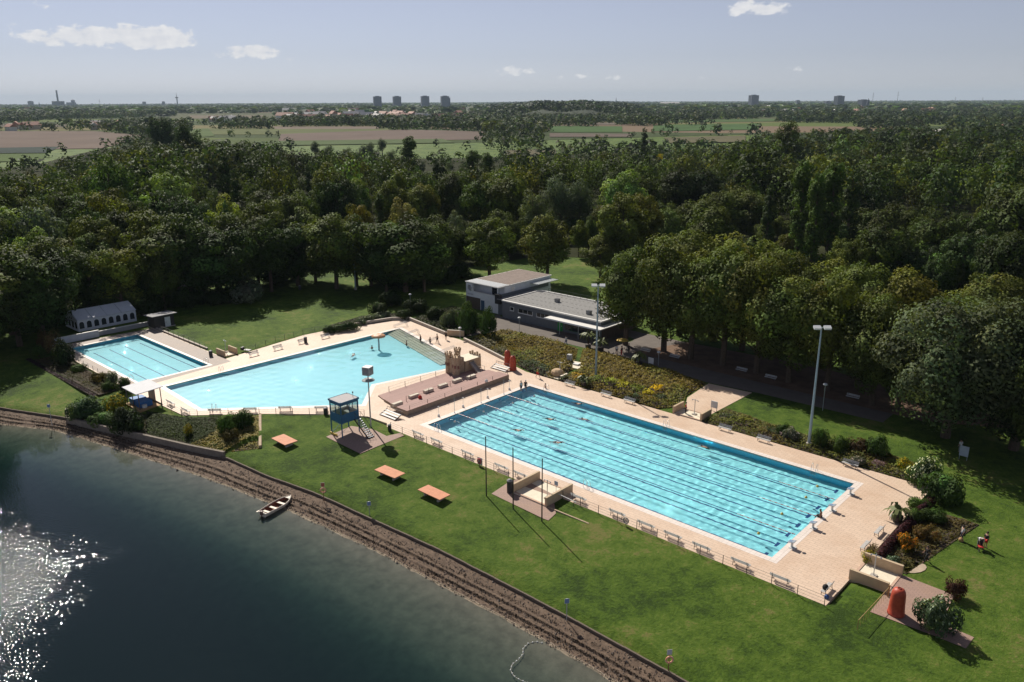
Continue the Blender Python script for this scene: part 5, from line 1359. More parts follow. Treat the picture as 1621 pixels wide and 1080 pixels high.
for k, (x, y, ty, c, w) in enumerate([(612,462,372,(.9,.9,.75),1.),(672,462,360,(1,.95,.75),1.05),(718,432,352,(.9,.9,.8),.95),(604,446,350,(1.1,1.05,.8),1.),(246,478,385,(.85,.85,.8),.9),(140,488,392,(.8,.8,.75),.85),(345,466,372,(.8,.85,.8),.95),(410,452,352,(1.05,1,.85),1.),(500,446,352,(1,1,.9),1.)]):
    tree_bt(('bro2','bro0','bro4')[k%3], x, y, ty, 'dark tree at the wood edge, %s' % ('left of the broad yellowish tree','right of the broad yellowish tree','touching the white building','behind the leaning tree','behind the hut roof','behind the marquee ridge','above the shrub left of the grey dome','right behind the grey domed shrub','left of the leafy back lawn tree')[k], None, c, w)
for k, (x, y, ty, c, w) in enumerate([(96,508,380,(1.0,.95,.75),1.1),(150,502,398,(1.1,1.0,.75),.95),(262,492,392,(.8,.8,.7),.8),(32,548,398,(.85,.85,.75),1.15),(70,538,402,(.8,.8,.7),1.0),(262,482,352,(.9,.9,.8),1.1),(305,476,345,(.85,.9,.8),1.1),(348,476,352,(.85,.85,.75),1.1),(-8,560,405,(.8,.8,.7),1.1),(430,462,350,(.9,.9,.8),1.0)]):
    tree_bt(('bro0','bro2','bro1')[k%3], x, y, ty, 'dark shading tree %s' % ('behind the left end of the marquee','behind the middle of the marquee','between the birch and the hut','at the top of the small left lawn','beside the brown-tipped shrub','behind the dark hut roof','below the pale path','between the hut and the grey domed shrub','at the very left border over the small lawn','over the right end of the grey domed shrub')[k], None, c, w)
# ---- tall and unusual trees in the wood
tree_top('bro2', 256, 180, 35, 'huge dark tree standing above the wood at the field edge', None, (.8,.85,.8), .8)
tree_top('bro0', 291, 192, 32, 'dark tree right beside the huge one at the field edge', None, (.8,.85,.8), .75)
for k, (x, y, h, w, key, lab) in enumerate([(352,234,29,1,'pop1','dark columnar poplar in the left wood, the taller of a pair'),(369,262,25,.9,'pop1','dark columnar poplar in the left wood, the lower of a pair'),
    (486,256,22,.9,'pop1','narrow dark cypress-like poplar in the middle of the wood'),(647,209,28,1.5,'pop0','broad pointed poplar rising above the central wood'),(690,245,22,1.1,'pop1','twin-stemmed poplar right of the pointed one'),
    (700,250,21,1,'pop1','slim poplar just behind the twin-stemmed one'),(748,232,23,1.5,'pop0','broad light poplar before the scrub'),(770,236,22,1.4,'pop0','second broad light poplar before the scrub'),
    (1021,199,27,1.0,'pop1','dark poplar beside the bright yellow tree'),(1277,240,30,.95,'pop0','first tall poplar of the big group on the right'),(1300,260,28,.85,'pop0','second poplar of the big group on the right'),
    (1327,243,30,1.05,'pop0','third and broadest poplar of the big group on the right'),(1354,262,28,.9,'pop1','last slim poplar of the big group on the right'),(1222,286,23,.95,'pop1','blue-grey poplar left of the big poplar group')]):
    tree_top(key, x, y, h, lab, None, (1.25,1.3,1.1) if key == 'pop0' else (1,1,1.1), w)
tree_top('wil0', 890, 281, 19, 'great silver willow behind the building, its left dome', None, (.95,1,.95), 1.0)
tree_top('wil0', 918, 286, 18, 'great silver willow behind the building, its right dome', None, (.8,.85,.8), .85)
tree_top('wil1', 845, 298, 18, 'pale green willow left of the great silver one', None, (1.2,1.2,.85), .9)
tree_top('wil1', 722, 332, 14, 'narrow grey willow above the white building', None, (1.05,1.1,1), .8)
for k, (x, y) in enumerate([(498,216),(520,222),(548,226),(575,222),(585,218),(604,212),(618,230),(567,230)]):
    tree_top('wil1', x, y+6, 14, 'small round grey willow at the field edge, %s from the left' % ORD[k], 'grey willows at the field edge', (.75,.85,.8), 1.1)
tree_top('bro2', 1078, 262, 21, 'square dark copper tree in the right-hand wood, left half', None, (.8,.62,.7), 1.1)
tree_top('bro2', 1112, 262, 21, 'square dark copper tree in the right-hand wood, right half', None, (.6,.55,.65), 1.1)
tree_top('bir0', 1044, 241, 11, 'bright yellow tree in the wood beside the dark poplar', None, (4.2,2.9,.8), .8)
tree_top('bro3', 1250, 188, 33, 'tall leafy tree at the near edge of the green fields', None, (1,1.05,.9), .8)
tree_top('bro1', 1222, 212, 20, 'lower tree beside the tall one at the green fields', None, (.9,1,.9), 1.1)
for k, (x, y, c) in enumerate([(1390,320,(1.3,.95,.8)),(1440,318,(1.4,1,.75)),(1405,345,(1.25,1,.8)),(1475,335,(1.2,1.0,.7)),(1540,330,(1.25,1.1,.8))]):
    tree_top('bro2', x, y, 18, 'browning tree right of the big poplar group, %s from the left' % ORD[k], 'browning trees on the right', c, 1.)
for k, (x, y) in enumerate([(1110,312),(1140,300),(1170,296),(1195,300),(1130,322)]):
    tree_top('bro4', x, y, 16, 'round mid-green tree behind the chestnut row, %s of five' % ORD[k], 'round trees behind the chestnuts', (1.45,1.4,1.0), 1.15)

# ---- filling the wood
NEAR = [(-300,555),(0,535),(90,518),(110,490),(225,465),(300,446),(345,432),(470,425),(560,420),(610,432),(740,424),(860,405),(980,412),(1040,430),(1100,455),(1250,480),(1400,500),(1621,525),(1900,560)]
FARL = [(-300,268),(0,262),(60,254),(110,247),(150,232),(230,222),(330,218),(440,222),(470,234),(560,234),(620,240),(760,238),(800,240),(850,236),(880,240),(980,236),(1060,230),(1150,228),(1210,208),(1300,201),(1400,199),(1480,197),(1560,197),(1900,199)]
def project(X, Y, Z):
    d = np.stack([X, Y, np.broadcast_to(np.asarray(Z, float)-CAMH, np.shape(X))], -1); k = d@_f
    return 810.5+FPX*(d@_R)/k, 540-FPX*(d@_U)/k
def scatter(y0, y1, sp, seed, jit=.42):
    r = np.random.default_rng(seed); out = []
    Y = y0
    while Y < y1:
        w = .72*Y+60; n = int(2*w/sp)
        X = -w+sp*(np.arange(n)+.5*(len(out)%2))+r.uniform(-jit, jit, n)*sp
        out.append(np.stack([X, Y+r.uniform(-jit, jit, n)*sp], 1)); Y += sp*.87
    return np.concatenate(out)
def wood_points(y0, y1, sp, seed):
    p = scatter(y0, y1, sp, seed); r = np.random.default_rng(seed+1)
    h = np.clip(r.normal(17.5, 4.2, len(p)), 8, 28)
    bx, by = project(p[:,0], p[:,1], 0); tx, ty = project(p[:,0], p[:,1], h)
    ok = (by < np.interp(bx, *zip(*NEAR))) & (ty > np.interp(tx, *zip(*FARL))) & (bx > -260) & (bx < 1880)
    U, V = (p[:,0]-A0[0])*AX[0]+(p[:,1]-A0[1])*AX[1], (p[:,0]-A0[0])*BX[0]+(p[:,1]-A0[1])*BX[1]
    ok &= ~((U > -60) & (U < 75) & (V > -30) & (V < 67)) & ~((U > -100) & (U < -40) & (V > -25) & (V < 50))
    # keep the pale path, the meadow strip and the car park gap open
    for (x0, x1, a, b) in ((268,330,435,466),(860,985,428,470),(1385,1440,398,412)):
        ok &= ~((bx > x0) & (bx < x1) & (by > a) & (by < b))
    return p[ok], h[ok]
pts, hs_ = wood_points(160, 560, 10.8, 100)
T_ = np.array(TREES)
d2 = np.sqrt(((pts[:,None,:]-T_[None,:,:2])**2).sum(-1)); ok = (d2 > T_[None,:,2]+1.5).all(1)
pts, hs_ = pts[ok], hs_[ok]
order = np.argsort(np.hypot(pts[:,0], pts[:,1]))
pts, hs_ = pts[order], hs_[order]
r_ = np.random.default_rng(5)
def wood_tint(n, r):
    k = r.choice(5, n, p=[.42,.24,.14,.12,.08])
    base = np.array([(1,1,1),(1.45,1.38,.95),(1.7,1.3,.8),(.7,.78,.75),(1.6,1.75,1.9)])[k]
    return base*np.exp(r.normal(0, .28, (n, 1)))
NIND = 225
keys = ['bro0','bro1','bro2','bro3','bro4']
VIS = [(232,310,176,218),(340,376,233,312),(478,496,256,305),(634,662,207,246),(684,710,243,270),(738,788,230,262),(866,936,278,345),(830,860,296,345),(708,736,330,380),(1048,1132,258,318),(1036,1050,238,252),(1014,1030,197,232),(1262,1368,238,375),(1216,1232,283,360),(1232,1274,184,212),(1085,1212,293,392),(720,830,340,445),(825,910,333,445),(930,1030,300,420),(1380,1560,318,360)]
def clear_views(P, H):
    """the photograph shows these trees standing free: the wood in front of them is lower there"""
    H = H.copy(); keep = np.ones(len(P), bool); D = np.hypot(P[:,0], P[:,1])
    bx_, by_ = project(P[:,0], P[:,1], 0.)
    wp = 5.5*FPX/D
    for (x0, x1, y0, y1) in VIS:
        hit = (bx_ > x0-wp) & (bx_ < x1+wp) & (by_ > y1)
        # the height whose top lies on row y1
        dd = _f[None]*FPX+(bx_[:,None]-810.5)*_R[None]+(540-y1)*_U[None]
        hm = CAMH+dd[:,2]*D/np.hypot(dd[:,0], dd[:,1])
        H = np.where(hit & (H > hm), hm, H)
    H = np.maximum(H, 8.)
    return P, H
pts, hs_ = clear_views(pts, hs_); tint = wood_tint(len(pts), r_)
MARKS = [(256,215,'the huge dark tree at the field edge'),(355,290,'the dark poplar pair'),(486,300,'the narrow dark poplar'),(648,245,'the pointed central poplar'),(695,275,'the twin-stemmed poplar'),(905,330,'the great silver willow'),(845,330,'the pale green willow'),(722,360,'the narrow grey willow'),
    (1095,310,'the square copper tree'),(1044,250,'the bright yellow tree'),(1022,235,'the poplar by the yellow tree'),(1315,320,'the big poplar group'),(1223,330,'the blue-grey poplar'),(195,430,'the yellow-green birch'),(285,420,'the tree by the pale path'),(398,455,'the grey domed shrub'),(562,420,'the slender mast'),
    (650,410,'the broad tree left of the white building'),(775,395,'the fresh green tree behind the building'),(866,395,'the tree with a clear trunk'),(985,360,'the tall brownish tree'),(160,500,'the marquee'),(30,450,'the dark tree at the left edge'),(120,430,'the ochre-topped tree'),(430,370,'the tall tree behind the grey shrub'),
    (1150,320,'the round trees behind the chestnuts'),(1430,335,'the browning trees'),(1500,420,'the brownish chestnut at the right'),(1590,500,'the large lime at the right edge'),(1250,420,'the rear chestnuts'),(530,390,'the leafy tree on the back lawn'),(760,240,'the broad light poplars')]
SEEN = {}
def wood_label(X, Y, h, hue):
    x, y = project(np.array([X]), np.array([Y]), h*.7); x, y = float(x[0]), float(y[0])
    mx_, my_, nm = min(MARKS, key=lambda q: (q[0]-x)**2+((q[1]-y)*1.5)**2)
    dx, dy = x-mx_, y-my_
    where = ('right of' if dx > 0 else 'left of') if abs(dx) > abs(dy)*1.2 else ('above' if dy < 0 else 'below')
    far = 'well ' if math.hypot(dx, dy) > 70 else 'just '
    key = '%s tree %s%s %s' % (hue, far, where, nm)
    SEEN[key] = SEEN.get(key, 0)+1
    n = SEEN[key]
    return key if n == 1 else '%s, %s back' % (key, ORD[min(n, 16)-1])
for i in range(min(NIND, len(pts))):
    X, Y = pts[i]; k = keys[int(r_.integers(5))]; q_ = r_.random()
    if q_ < .05 and hs_[i] > 15: k = 'pop1'
    elif q_ < .08 and hs_[i] > 15: k = 'pop0'
    elif q_ < .14: k = 'wil1'
    elif q_ < .20: k = 'bir0'; tint[i] *= .62
    s = hs_[i]/PROTO[k][2]
    bx = project(np.array([X]), np.array([Y]), 10.)[0][0]
    zone, g = (('in the wood behind the marquee and back lawn', 'wood behind the back lawn') if bx < 480 else ('in the wood directly behind the white building', 'wood behind the building') if bx < 980 else ('in the wood behind the chestnut row', 'wood behind the chestnut row'))
    hue = 'dark green' if tint[i].mean() < 1.08 else ('olive' if tint[i][2] < 1.05 else 'grey-green')
    tree(k, X, Y, s, wood_label(X, Y, hs_[i], hue), g, tuple(tint[i]), wide=r_.uniform(.78, 1.12))
# the rest of the wood, too many to count: low-detail crowns in one mesh
def far_proto(seed, nc, size, rx, h, shape='round', fr=2.3):
    v, c = crown_cards(seed, rx, h*.1, h, 26, fr, nc, size, (1,1,1), .28, shape)
    return v, c
LOW = [far_proto(201, 620, 1.05, 6.2, 18), far_proto(202, 600, 1.05, 5.6, 18), far_proto(203, 640, 1.1, 6.8, 17), far_proto(204, 600, 1.0, 5.6, 18, fr=1.9), far_proto(206, 600, .95, 5.4, 16, fr=1.7), far_proto(205, 300, 1.0, 2.1, 24, 'column', 1.3)]
LOW2 = [far_proto(207, 300, 1.5, 6.2, 18), far_proto(208, 300, 1.5, 5.6, 18), far_proto(209, 320, 1.55, 6.8, 17), far_proto(210, 160, 1.3, 2.1, 24, 'column', 1.3)]
def joined(name, P, H, T, protos, seed, label, green, wmin=1., wmax=1.3, pcol=.02, z=0):
    r = np.random.default_rng(seed); V, C = [], []
    for i in range(len(P)):
        k = len(protos)-1 if r.random() < pcol else int(r.integers(len(protos)-1))
        v, c = protos[k]; a = r.uniform(0, 6.28); s = H[i]/protos[k][0][:,2].max(); w = s*r.uniform(wmin, wmax)
        ca, sa = math.cos(a), math.sin(a)
        V.append(np.stack([P[i,0]+(v[:,0]*ca-v[:,1]*sa)*w, P[i,1]+(v[:,0]*sa+v[:,1]*ca)*w, v[:,2]*s+(z if np.isscalar(z) else z[i])], 1)); C.append(c*T[i]*np.array(green))
    o = put(name, card_mesh(name, np.concatenate(V), np.concatenate(C)))
    return tag(o, label, None, None, 'stuff')
n1 = NIND+520
joined('woodland', pts[NIND:n1], hs_[NIND:n1], tint[NIND:n1], LOW, 11, 'dense mixed wood in the middle distance behind the pools', (.052,.070,.019), .75, 1.1, .06)
joined('woodland', pts[n1:], hs_[n1:], tint[n1:], LOW2, 13, 'back of the mixed wood towards the fields', (.046,.062,.021), .75, 1.15, .06)
pts2, hs2 = clear_views(*wood_points(560, 2600, 14, 300))
TINY = [far_proto(211, 80, 2.8, 6.4, 17, fr=2.8), far_proto(212, 76, 2.7, 5.8, 17, fr=2.6), far_proto(213, 60, 2., 2.2, 23, 'column', 1.5)]
joined('far_woodland', pts2, hs2, wood_tint(len(pts2), r_), TINY, 12, 'far part of the wood reaching towards the town on the right', (.040,.055,.022), 1.0, 1.5)
print('trees', len(TREES), 'wood', len(pts), 'far', len(pts2))
# ---------------------------------------------------------------- shrubs, hedges, beds, palms
SHRUB = {}
def shrub_mesh(key, rx, h, nb, br, nc, size, tint, seed, var=.25, shape='dome', spots=None):
    v, c = crown_cards(seed, rx, .05, h, nb, br, nc, size, tint, var, shape)
    if spots:       # blossom on part of the outer sprays
        r = np.random.default_rng(seed+3); n = len(v)//4; pick = (r.random(n) < spots[0]) & (v[::4, 2] > h*.35)
        c = c.reshape(-1, 4, 3); c[pick] = np.array(spots[1])*np.exp(r.normal(0, .15, (pick.sum(), 1, 1))); c = c.reshape(-1, 3)
    SHRUB[key] = card_mesh('foliage', v, c)
shrub_mesh('green', 2, 2, 26, .62, 2800, .25, (.055,.080,.020), 301)
shrub_mesh('dark', 2, 2, 26, .62, 2800, .25, (.024,.036,.014), 302)
shrub_mesh('grey', 2, 2, 26, .62, 2900, .24, (.12,.12,.085), 303)
shrub_mesh('silver', 2, 2, 24, .62, 2900, .23, (.10,.115,.07), 304, spots=(.05,(.6,.58,.5)))
shrub_mesh('yellow', 2, 2, 24, .6, 1600, .26, (.14,.15,.02), 305, spots=(.3,(.55,.38,.02)))
shrub_mesh('orange', 2, 2, 24, .6, 1600, .28, (.10,.09,.018), 306, spots=(.5,(.55,.21,.02)))
shrub_mesh('red', 2, 2, 26, .55, 1600, .26, (.052,.018,.020), 307)
shrub_mesh('brown', 2, 2, 26, .6, 1600, .28, (.105,.070,.035), 308)
shrub_mesh('white', 2, 2, 26, .62, 2900, .23, (.05,.07,.024), 309, spots=(.22,(.62,.62,.52)))
shrub_mesh('thuja', 2, 2, 34, .5, 2600, .2, (.050,.088,.020), 310, .15, 'dome')
def shrub(key, x, y, w, h, label, group=None, dz=0., name='shrub', col=(1,1,1), depth=None, cat='shrub', rz=None):
    u, v = guv(x, y)
    for _ in range(3): u, v = guv(x, y, gz(u, v)*(0 if v > -4 else 1))
    z = gz(u, v) if v < -4.3 else 0
    o = thing(name, label, cat, u, v, z+dz, random.uniform(0, 6) if rz is None else rz, group)
    c = put('foliage', SHRUB[key], o); c.scale = (w/4.6, (depth or w)/4.6, h/2.15); c.color = (*col, 1)
    m = MB()
    for k in range(4): a = k*1.57+.4; m.tube([(0,0,-.1),(math.cos(a)*w*.1,math.sin(a)*w*.1,h*.3),(math.cos(a)*w*.22,math.sin(a)*w*.22,h*.6)], [.06,.045,.02], 5)
    m.build('stem', BARK, o)
    return o
shrub('grey', 398, 477, 13, 5.0, 'grey-white domed shrub at the edge of the back lawn', None, col=(1.1,1.1,1.05), depth=9, rz=0)
shrub('green', 315, 480, 6, 3.0, 'dark green shrub below the pale path', col=(.6,.6,.6))
shrub('green', 345, 482, 7, 3.2, 'dark green shrub left of the grey domed one', col=(.5,.5,.5))
shrub('brown', 80, 560, 4.2, 5.2, 'tall brown-tipped shrub left of the small pool', col=(1.2,1.1,1))
shrub('dark', 104, 578, 4.2, 4.4, 'round dark clipped bush at the corner of the small pool')
shrub('green', 62, 565, 3.4, 2.2, 'low pale bush beside the brown-tipped shrub', col=(1.3,1.3,1.2))
shrub('green', 127, 520, 3.2, 2.4, 'green bush in front of the marquee windows', col=(.8,.8,.7))
shrub('dark', 136, 662, 6.6, 3.2, 'grey-green spreading bush above the retaining wall on the left', col=(2.0,2.2,2.2))
shrub('yellow', 183, 652, 4.4, 2.6, 'yellow-green bush between the shelter and the retaining wall', col=(.75,.8,.7))
shrub('dark', 205, 682, 5.4, 3.4, 'dark overhanging bush in front of the shelter', col=(.9,.9,.9))
shrub('green', 165, 672, 4.4, 1.8, 'low silvery cover bush on the retaining wall', col=(1.5,1.6,1.7))
shrub('green', 362, 684, 3.6, 2.6, 'bright green leafy shrub on the planted bank', col=(1.3,1.5,1.1))
shrub('green', 386, 678, 3.6, 2.6, 'second green leafy shrub on the planted bank, right', col=(.8,.95,.8))
shrub('brown', 366, 694, 2.6, 1.6, 'olive shrub below the two green ones on the bank', col=(.9,1,.6))
shrub('yellow', 298, 690, 1.5, 1.7, 'single small yellowish bush on the dark bank', col=(.9,.9,.8))
for k, (x, y, key, w, h, c, lab) in enumerate([(158,604,'brown',3,1.8,(.9,1,.6),'olive bush in the narrow bed beside the small pool'),(178,612,'silver',2.4,2.6,(1,1,.9),'feathery grey bush in the narrow bed beside the small pool'),(172,618,'green',2.6,1.5,(1,1,.8),'low green bush in the narrow bed'),(198,620,'green',2.6,2.4,(.8,.85,.75),'dark leafy bush at the shelter end of the narrow bed'),(125,588,'green',3,1.2,(1.1,1.1,1.),'pale low bush at the far end of the narrow bed')]):
    shrub(key, x, y, w, h, lab, col=c)
# thujas by the garden entrance
for k, (x, y, w, h, lab) in enumerate([(740,528,5.4,6.8,'broad dark thuja beside the white building, left one'),(773,534,5.0,6.4,'broad dark thuja beside the white building, right one'),(752,527,3.6,5.0,'dark thuja half hidden between the two broad ones')]):
    shrub('thuja', x, y, w, h, lab, 'thujas by the white building', name='thuja', cat='thuja')
shrub('grey', 713, 518, 4.2, 3.6, 'grey-green bush left of the thujas', col=(.75,.85,.7))
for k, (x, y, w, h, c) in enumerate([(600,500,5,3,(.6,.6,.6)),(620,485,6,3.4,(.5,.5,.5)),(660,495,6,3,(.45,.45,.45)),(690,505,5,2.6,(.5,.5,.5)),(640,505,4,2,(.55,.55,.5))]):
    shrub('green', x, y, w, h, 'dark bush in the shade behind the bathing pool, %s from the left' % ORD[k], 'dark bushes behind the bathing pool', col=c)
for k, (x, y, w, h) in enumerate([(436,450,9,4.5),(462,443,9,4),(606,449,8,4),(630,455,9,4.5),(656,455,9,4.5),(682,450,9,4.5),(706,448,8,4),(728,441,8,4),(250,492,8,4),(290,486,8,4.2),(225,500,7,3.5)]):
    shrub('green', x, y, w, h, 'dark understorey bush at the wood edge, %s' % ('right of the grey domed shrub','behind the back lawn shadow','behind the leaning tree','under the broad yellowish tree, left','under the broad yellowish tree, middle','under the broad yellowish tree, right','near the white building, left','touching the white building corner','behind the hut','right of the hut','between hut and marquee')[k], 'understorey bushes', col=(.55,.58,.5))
# bed behind the bathing pool: clipped dark hedge and pale roses
shrub('dark', 545, 524, 7, 1.7, 'clipped dark hedge mound at the bend behind the bathing pool', col=(1.7,1.8,1.4), depth=3, rz=1.2)
shrub('dark', 520, 527, 3, 1.5, 'small dark hedge mound nearest the benches', col=(1.4,1.5,1.2))
for k, (x, y) in enumerate([(572,513),(585,509),(597,506),(608,503)]):
    shrub('silver', x, y, 3.2, 1.4, 'pale rose bush behind the bathing pool, %s from the hedge' % ORD[k], 'pale rose bushes', col=(1,1.05,.95))
# right-hand beds
for (key, x, y, w, h, c, lab) in [('green',1297,707,2.6,2.6,(1.2,1.3,1.1),'bright green bush beside the right floodlight mast'),('silver',1252,697,2.8,1.8,(1.1,1,1.1),'mauve flowering bush left of the right floodlight mast'),('green',1240,690,2.4,1.7,(.8,.85,.8),'dark green bush in the right bed'),
    ('green',1328,716,3.0,2.2,(1.1,1.1,.8),'grassy tuft bush right of the floodlight mast'),('brown',1356,716,3.2,2.2,(.7,.6,.6),'dark brown bush in the right bed'),('green',1388,722,3.6,2.8,(1.,1.05,.9),'round green bush near the end of the right bed'),
    ('silver',1358,735,2.6,1.0,(.9,.75,.8),'low pinkish bush behind the last silver bench'),('white',1461,765,4.4,3.4,(1.3,1.35,1.1),'white-flowering bush at the right end of the beds'),('green',1492,793,5.6,3.2,(1.1,1.2,1.2),'large rounded bush beyond the deck corner'),
    ('yellow',1430,742,3,1.3,(1.0,1.,.8),'low yellow-green bush at the end of the right bed'),
    ('green',1452,806,2.8,1.3,(1.3,1.3,.9),'green bush left of the red-leaved hedge'),('green',1478,826,3.,1.5,(.9,.95,.8),'dark green bush behind the red-leaved hedge'),('green',1447,826,2.4,1.5,(1.1,1.1,.9),'light bush beside the palm pot'),
    ('brown',1465,852,2.8,1.6,(1.2,1,.6),'olive-orange bush behind the red-leaved hedge'),('orange',1433,872,2.6,2.0,(1,1,1),'bright orange flowering bush at the right hedge'),('yellow',1373,889,1.7,1.2,(1.1,1.1,1),'yellow flowering bush on the foot bath wall'),
    ('white',1388,889,1.4,1.0,(1,1.1,1),'small white-flowering bush by the foot bath'),('silver',1411,893,2.0,.8,(.8,1,.9),'silver-grey cushion plant by the foot bath wall'),('brown',1386,878,2.2,1.0,(1.3,1.2,.9),'straw-coloured plant between bench and foot bath'),
    ('silver',1482,1000,4.4,3.4,(.62,.75,.6),'large oleander bush beside the red changing cabin'),('red',1511,946,2.6,2.0,(1.4,1.6,1.0),'reddish round bush behind the oleander')]:
    shrub(key, x, y, w, h, lab, None, col=c)
# red-leaved hedge: a clipped low band
hp = [guv(1388, 893), guv(1408, 866), guv(1432, 842), guv(1452, 818), guv(1475, 797)]
r = np.random.default_rng(77); P0 = []
for a, b in zip(hp[:-1], hp[1:]):
    n = 700; t = r.random(n); P0.append(np.stack([a[0]+(b[0]-a[0])*t, a[1]+(b[1]-a[1])*t], 1))
P0 = np.concatenate(P0); an = r.uniform(0, math.pi, len(P0)); d = np.array([hp[-1][0]-hp[0][0], hp[-1][1]-hp[0][1]]); d /= np.linalg.norm(d); nrm2 = np.array([-d[1], d[0]])
rr = r.uniform(.38, .52, len(P0))
pos = np.stack([P0[:,0]+nrm2[0]*np.cos(an)*rr, P0[:,1]+nrm2[1]*np.cos(an)*rr, .25+np.sin(an)*rr*1.5], 1)
nr = unit(np.stack([nrm2[0]*np.cos(an), nrm2[1]*np.cos(an), np.sin(an)], 1)+r.normal(0, .3, (len(P0), 3)))
v, c = cards(r, pos, nr, r.uniform(.18, .34, len(P0)), np.array([(.050,.016,.020)])*np.exp(r.normal(0, .3, (len(P0), 1))))
o = tag(put('red_hedge', card_mesh('red_hedge', v, c), None, (A0[0], A0[1], 0), YAW), 'dark red-leaved clipped hedge at the right end of the deck', 'hedge')

def bed(poly, name, label, h, dens, size, cols, scale, seed, zf=None, spots=(), soil=True):
    """a planted bed: mounded mass of small leaf sprays over bare soil; colour drifts with the planting"""
    r = np.random.default_rng(seed); P = np.array(poly)
    lo, hi = P.min(0), P.max(0); n = int((hi-lo).prod()*dens)
    u = r.uniform(lo[0], hi[0], n); v = r.uniform(lo[1], hi[1], n); k = inside(poly, u, v); u, v = u[k], v[k]
    e = np.clip(dist(poly, u, v)/.8, .25, 1)
    q1 = bump_noise(u, v, scale, seed)+.6*bump_noise(u, v, scale*2.7, seed+1)
    def H(u, v): return h*(.72+.5*(bump_noise(u, v, scale, seed)+.6*bump_noise(u, v, scale*2.7, seed+1))+.28*bump_noise(u, v, 4.5, seed+2))
    hh = np.maximum(.12, H(u, v))*e
    gx = (H(u+.1, v)-H(u-.1, v))/.2; gy = (H(u, v+.1)-H(u, v-.1))/.2
    nr = unit(np.stack([-gx, -gy, np.ones_like(gx)], 1)*np.array([.7,.7,1])+r.normal(0, .28, (len(u), 3)))
    zb = zf(u, v) if zf else 0
    pos = np.stack([u, v, zb+hh*r.uniform(.55, 1.02, len(u))], 1)
    t = np.clip(.5+.55*bump_noise(u, v, scale*.8, seed+5)+r.normal(0, .12, len(u)), 0, .999)*(len(cols)-1)
    C = np.array(cols); i = t.astype(int); f = (t-i)[:, None]
    tint = (C[i]*(1-f)+C[np.minimum(i+1, len(C)-1)]*f)*np.exp(r.normal(0, .2, (len(u), 1)))
    for (su, sv, sr, sc, sh) in spots:
        w = np.exp(-((u-su)**2+(v-sv)**2)/(sr*sr))*r.uniform(.6, 1.4, len(u)); m = w > .5
        tint[m] = np.array(sc)*np.exp(r.normal(0, .22, (m.sum(), 1))); pos[m, 2] += sh*np.clip(w[m], 0, 1)
    vv, cc = cards(r, pos, nr, size*r.uniform(.6, 1.4, len(u)), tint)
    tag(put(name, card_mesh(name, vv, cc), None, (A0[0], A0[1], 0), YAW), label, None, None, 'stuff')
    if soil:
        m = MB(); m.plate(poly, (), None, (lambda a, b: float(zf(np.array([a]), np.array([b]))[0])+.03) if zf else .05)
        tag(site(m, 'bed_soil', M('soil_dark', (.055,.04,.03), .95, .3, 1)), kind='structure')
def sp(x, y, r_, c, h=.4): a, b = guv(x, y); return (a, b, r_, c, h)
OLIVE = [(.105,.105,.026),(.165,.135,.030),(.20,.145,.032),(.18,.185,.038),(.12,.155,.036)]
bed([(-25.4,32.4),(-11.2,28.4),(-4,26.3),(1.0,26.2),(.2,32),(-6.5,41.6),(-17,42.2),(-25,41.2)], 'garden_shrubbery', 'big olive-brown shrub bed between the path and red cabins', .95, 34, .34, OLIVE, .5, 401,
    spots=[sp(835,580,2.4,(.075,.10,.05),.3), sp(850,590,2.6,(.07,.095,.05),.2), sp(770,548,2.2,(.17,.16,.10),.1), sp(750,545,1.6,(.18,.17,.12),.1), sp(790,560,1.6,(.15,.15,.09),.1), sp(745,540,1.2,(.09,.12,.04),0)])
bed([(1.6,26.2),(20.2,26.2),(22.4,29.5),(20.6,33.2),(20,40.5),(4,42.8),(-5.6,42),(1.0,32)], 'garden_shrubbery', 'big shrub bed with yellow flowers around the floodlight mast', .9, 34, .34, OLIVE, .5, 402,
    spots=[sp(915,602,1.3,(.42,.28,.03),.4), sp(965,612,1.3,(.25,.30,.03),.6), sp(985,616,1.3,(.36,.34,.02),.6), sp(1010,622,1.5,(.15,.19,.03),.5), sp(1040,622,1.2,(.62,.42,.01),.6), sp(1025,628,1.0,(.45,.38,.02),.5), sp(945,606,1.2,(.15,.19,.03),.4), sp(890,600,1.4,(.08,.10,.06),.2), sp(1045,634,1.2,(.08,.10,.05),.2), sp(1000,634,1.4,(.05,.075,.03),.2)])
bed([(27.3,26.1),(55.4,26.1),(56.2,31),(50,32.2),(40,31.2),(31,32.2),(27.4,33)], 'garden_shrubbery', 'long mixed flower bed right of the far foot bath', .8, 40, .3, [(.085,.085,.026),(.15,.11,.03),(.11,.13,.035),(.16,.16,.04),(.075,.10,.035)], .7, 403,
    spots=[sp(1165,672,1.4,(.14,.16,.03),.3), sp(1182,673,1.2,(.17,.18,.03),.3), sp(1150,664,1.2,(.08,.10,.05),.2), sp(1245,694,1.1,(.15,.11,.11),.2), sp(1420,738,1.2,(.14,.17,.03),.2), sp(1390,738,1.0,(.14,.09,.09),.2), sp(1225,688,1.2,(.06,.085,.04),.2)])
bank = lambda a, b: ground_z(a, b)
bed([guv(232,650,-.1), guv(290,661,0), guv(350,660,0), guv(350,690,-.5), guv(312,706,-.6), guv(232,686,-.5)], 'bank_planting', 'dark green ground cover on the bank below the bathing pool', .32, 95, .24, [(.028,.042,.016),(.042,.060,.02),(.055,.06,.026)], .9, 404, bank)
bed([guv(350,660,0), guv(410,659,0), guv(410,710,-.6), guv(357,716,-.7), guv(300,703,-.6), guv(335,690,-.5)], 'bank_planting', 'ochre dry ground cover at the right end of the bank', .42, 60, .26, [(.14,.13,.04),(.26,.23,.08),(.33,.27,.11),(.16,.16,.05)], 1.3, 405, bank)
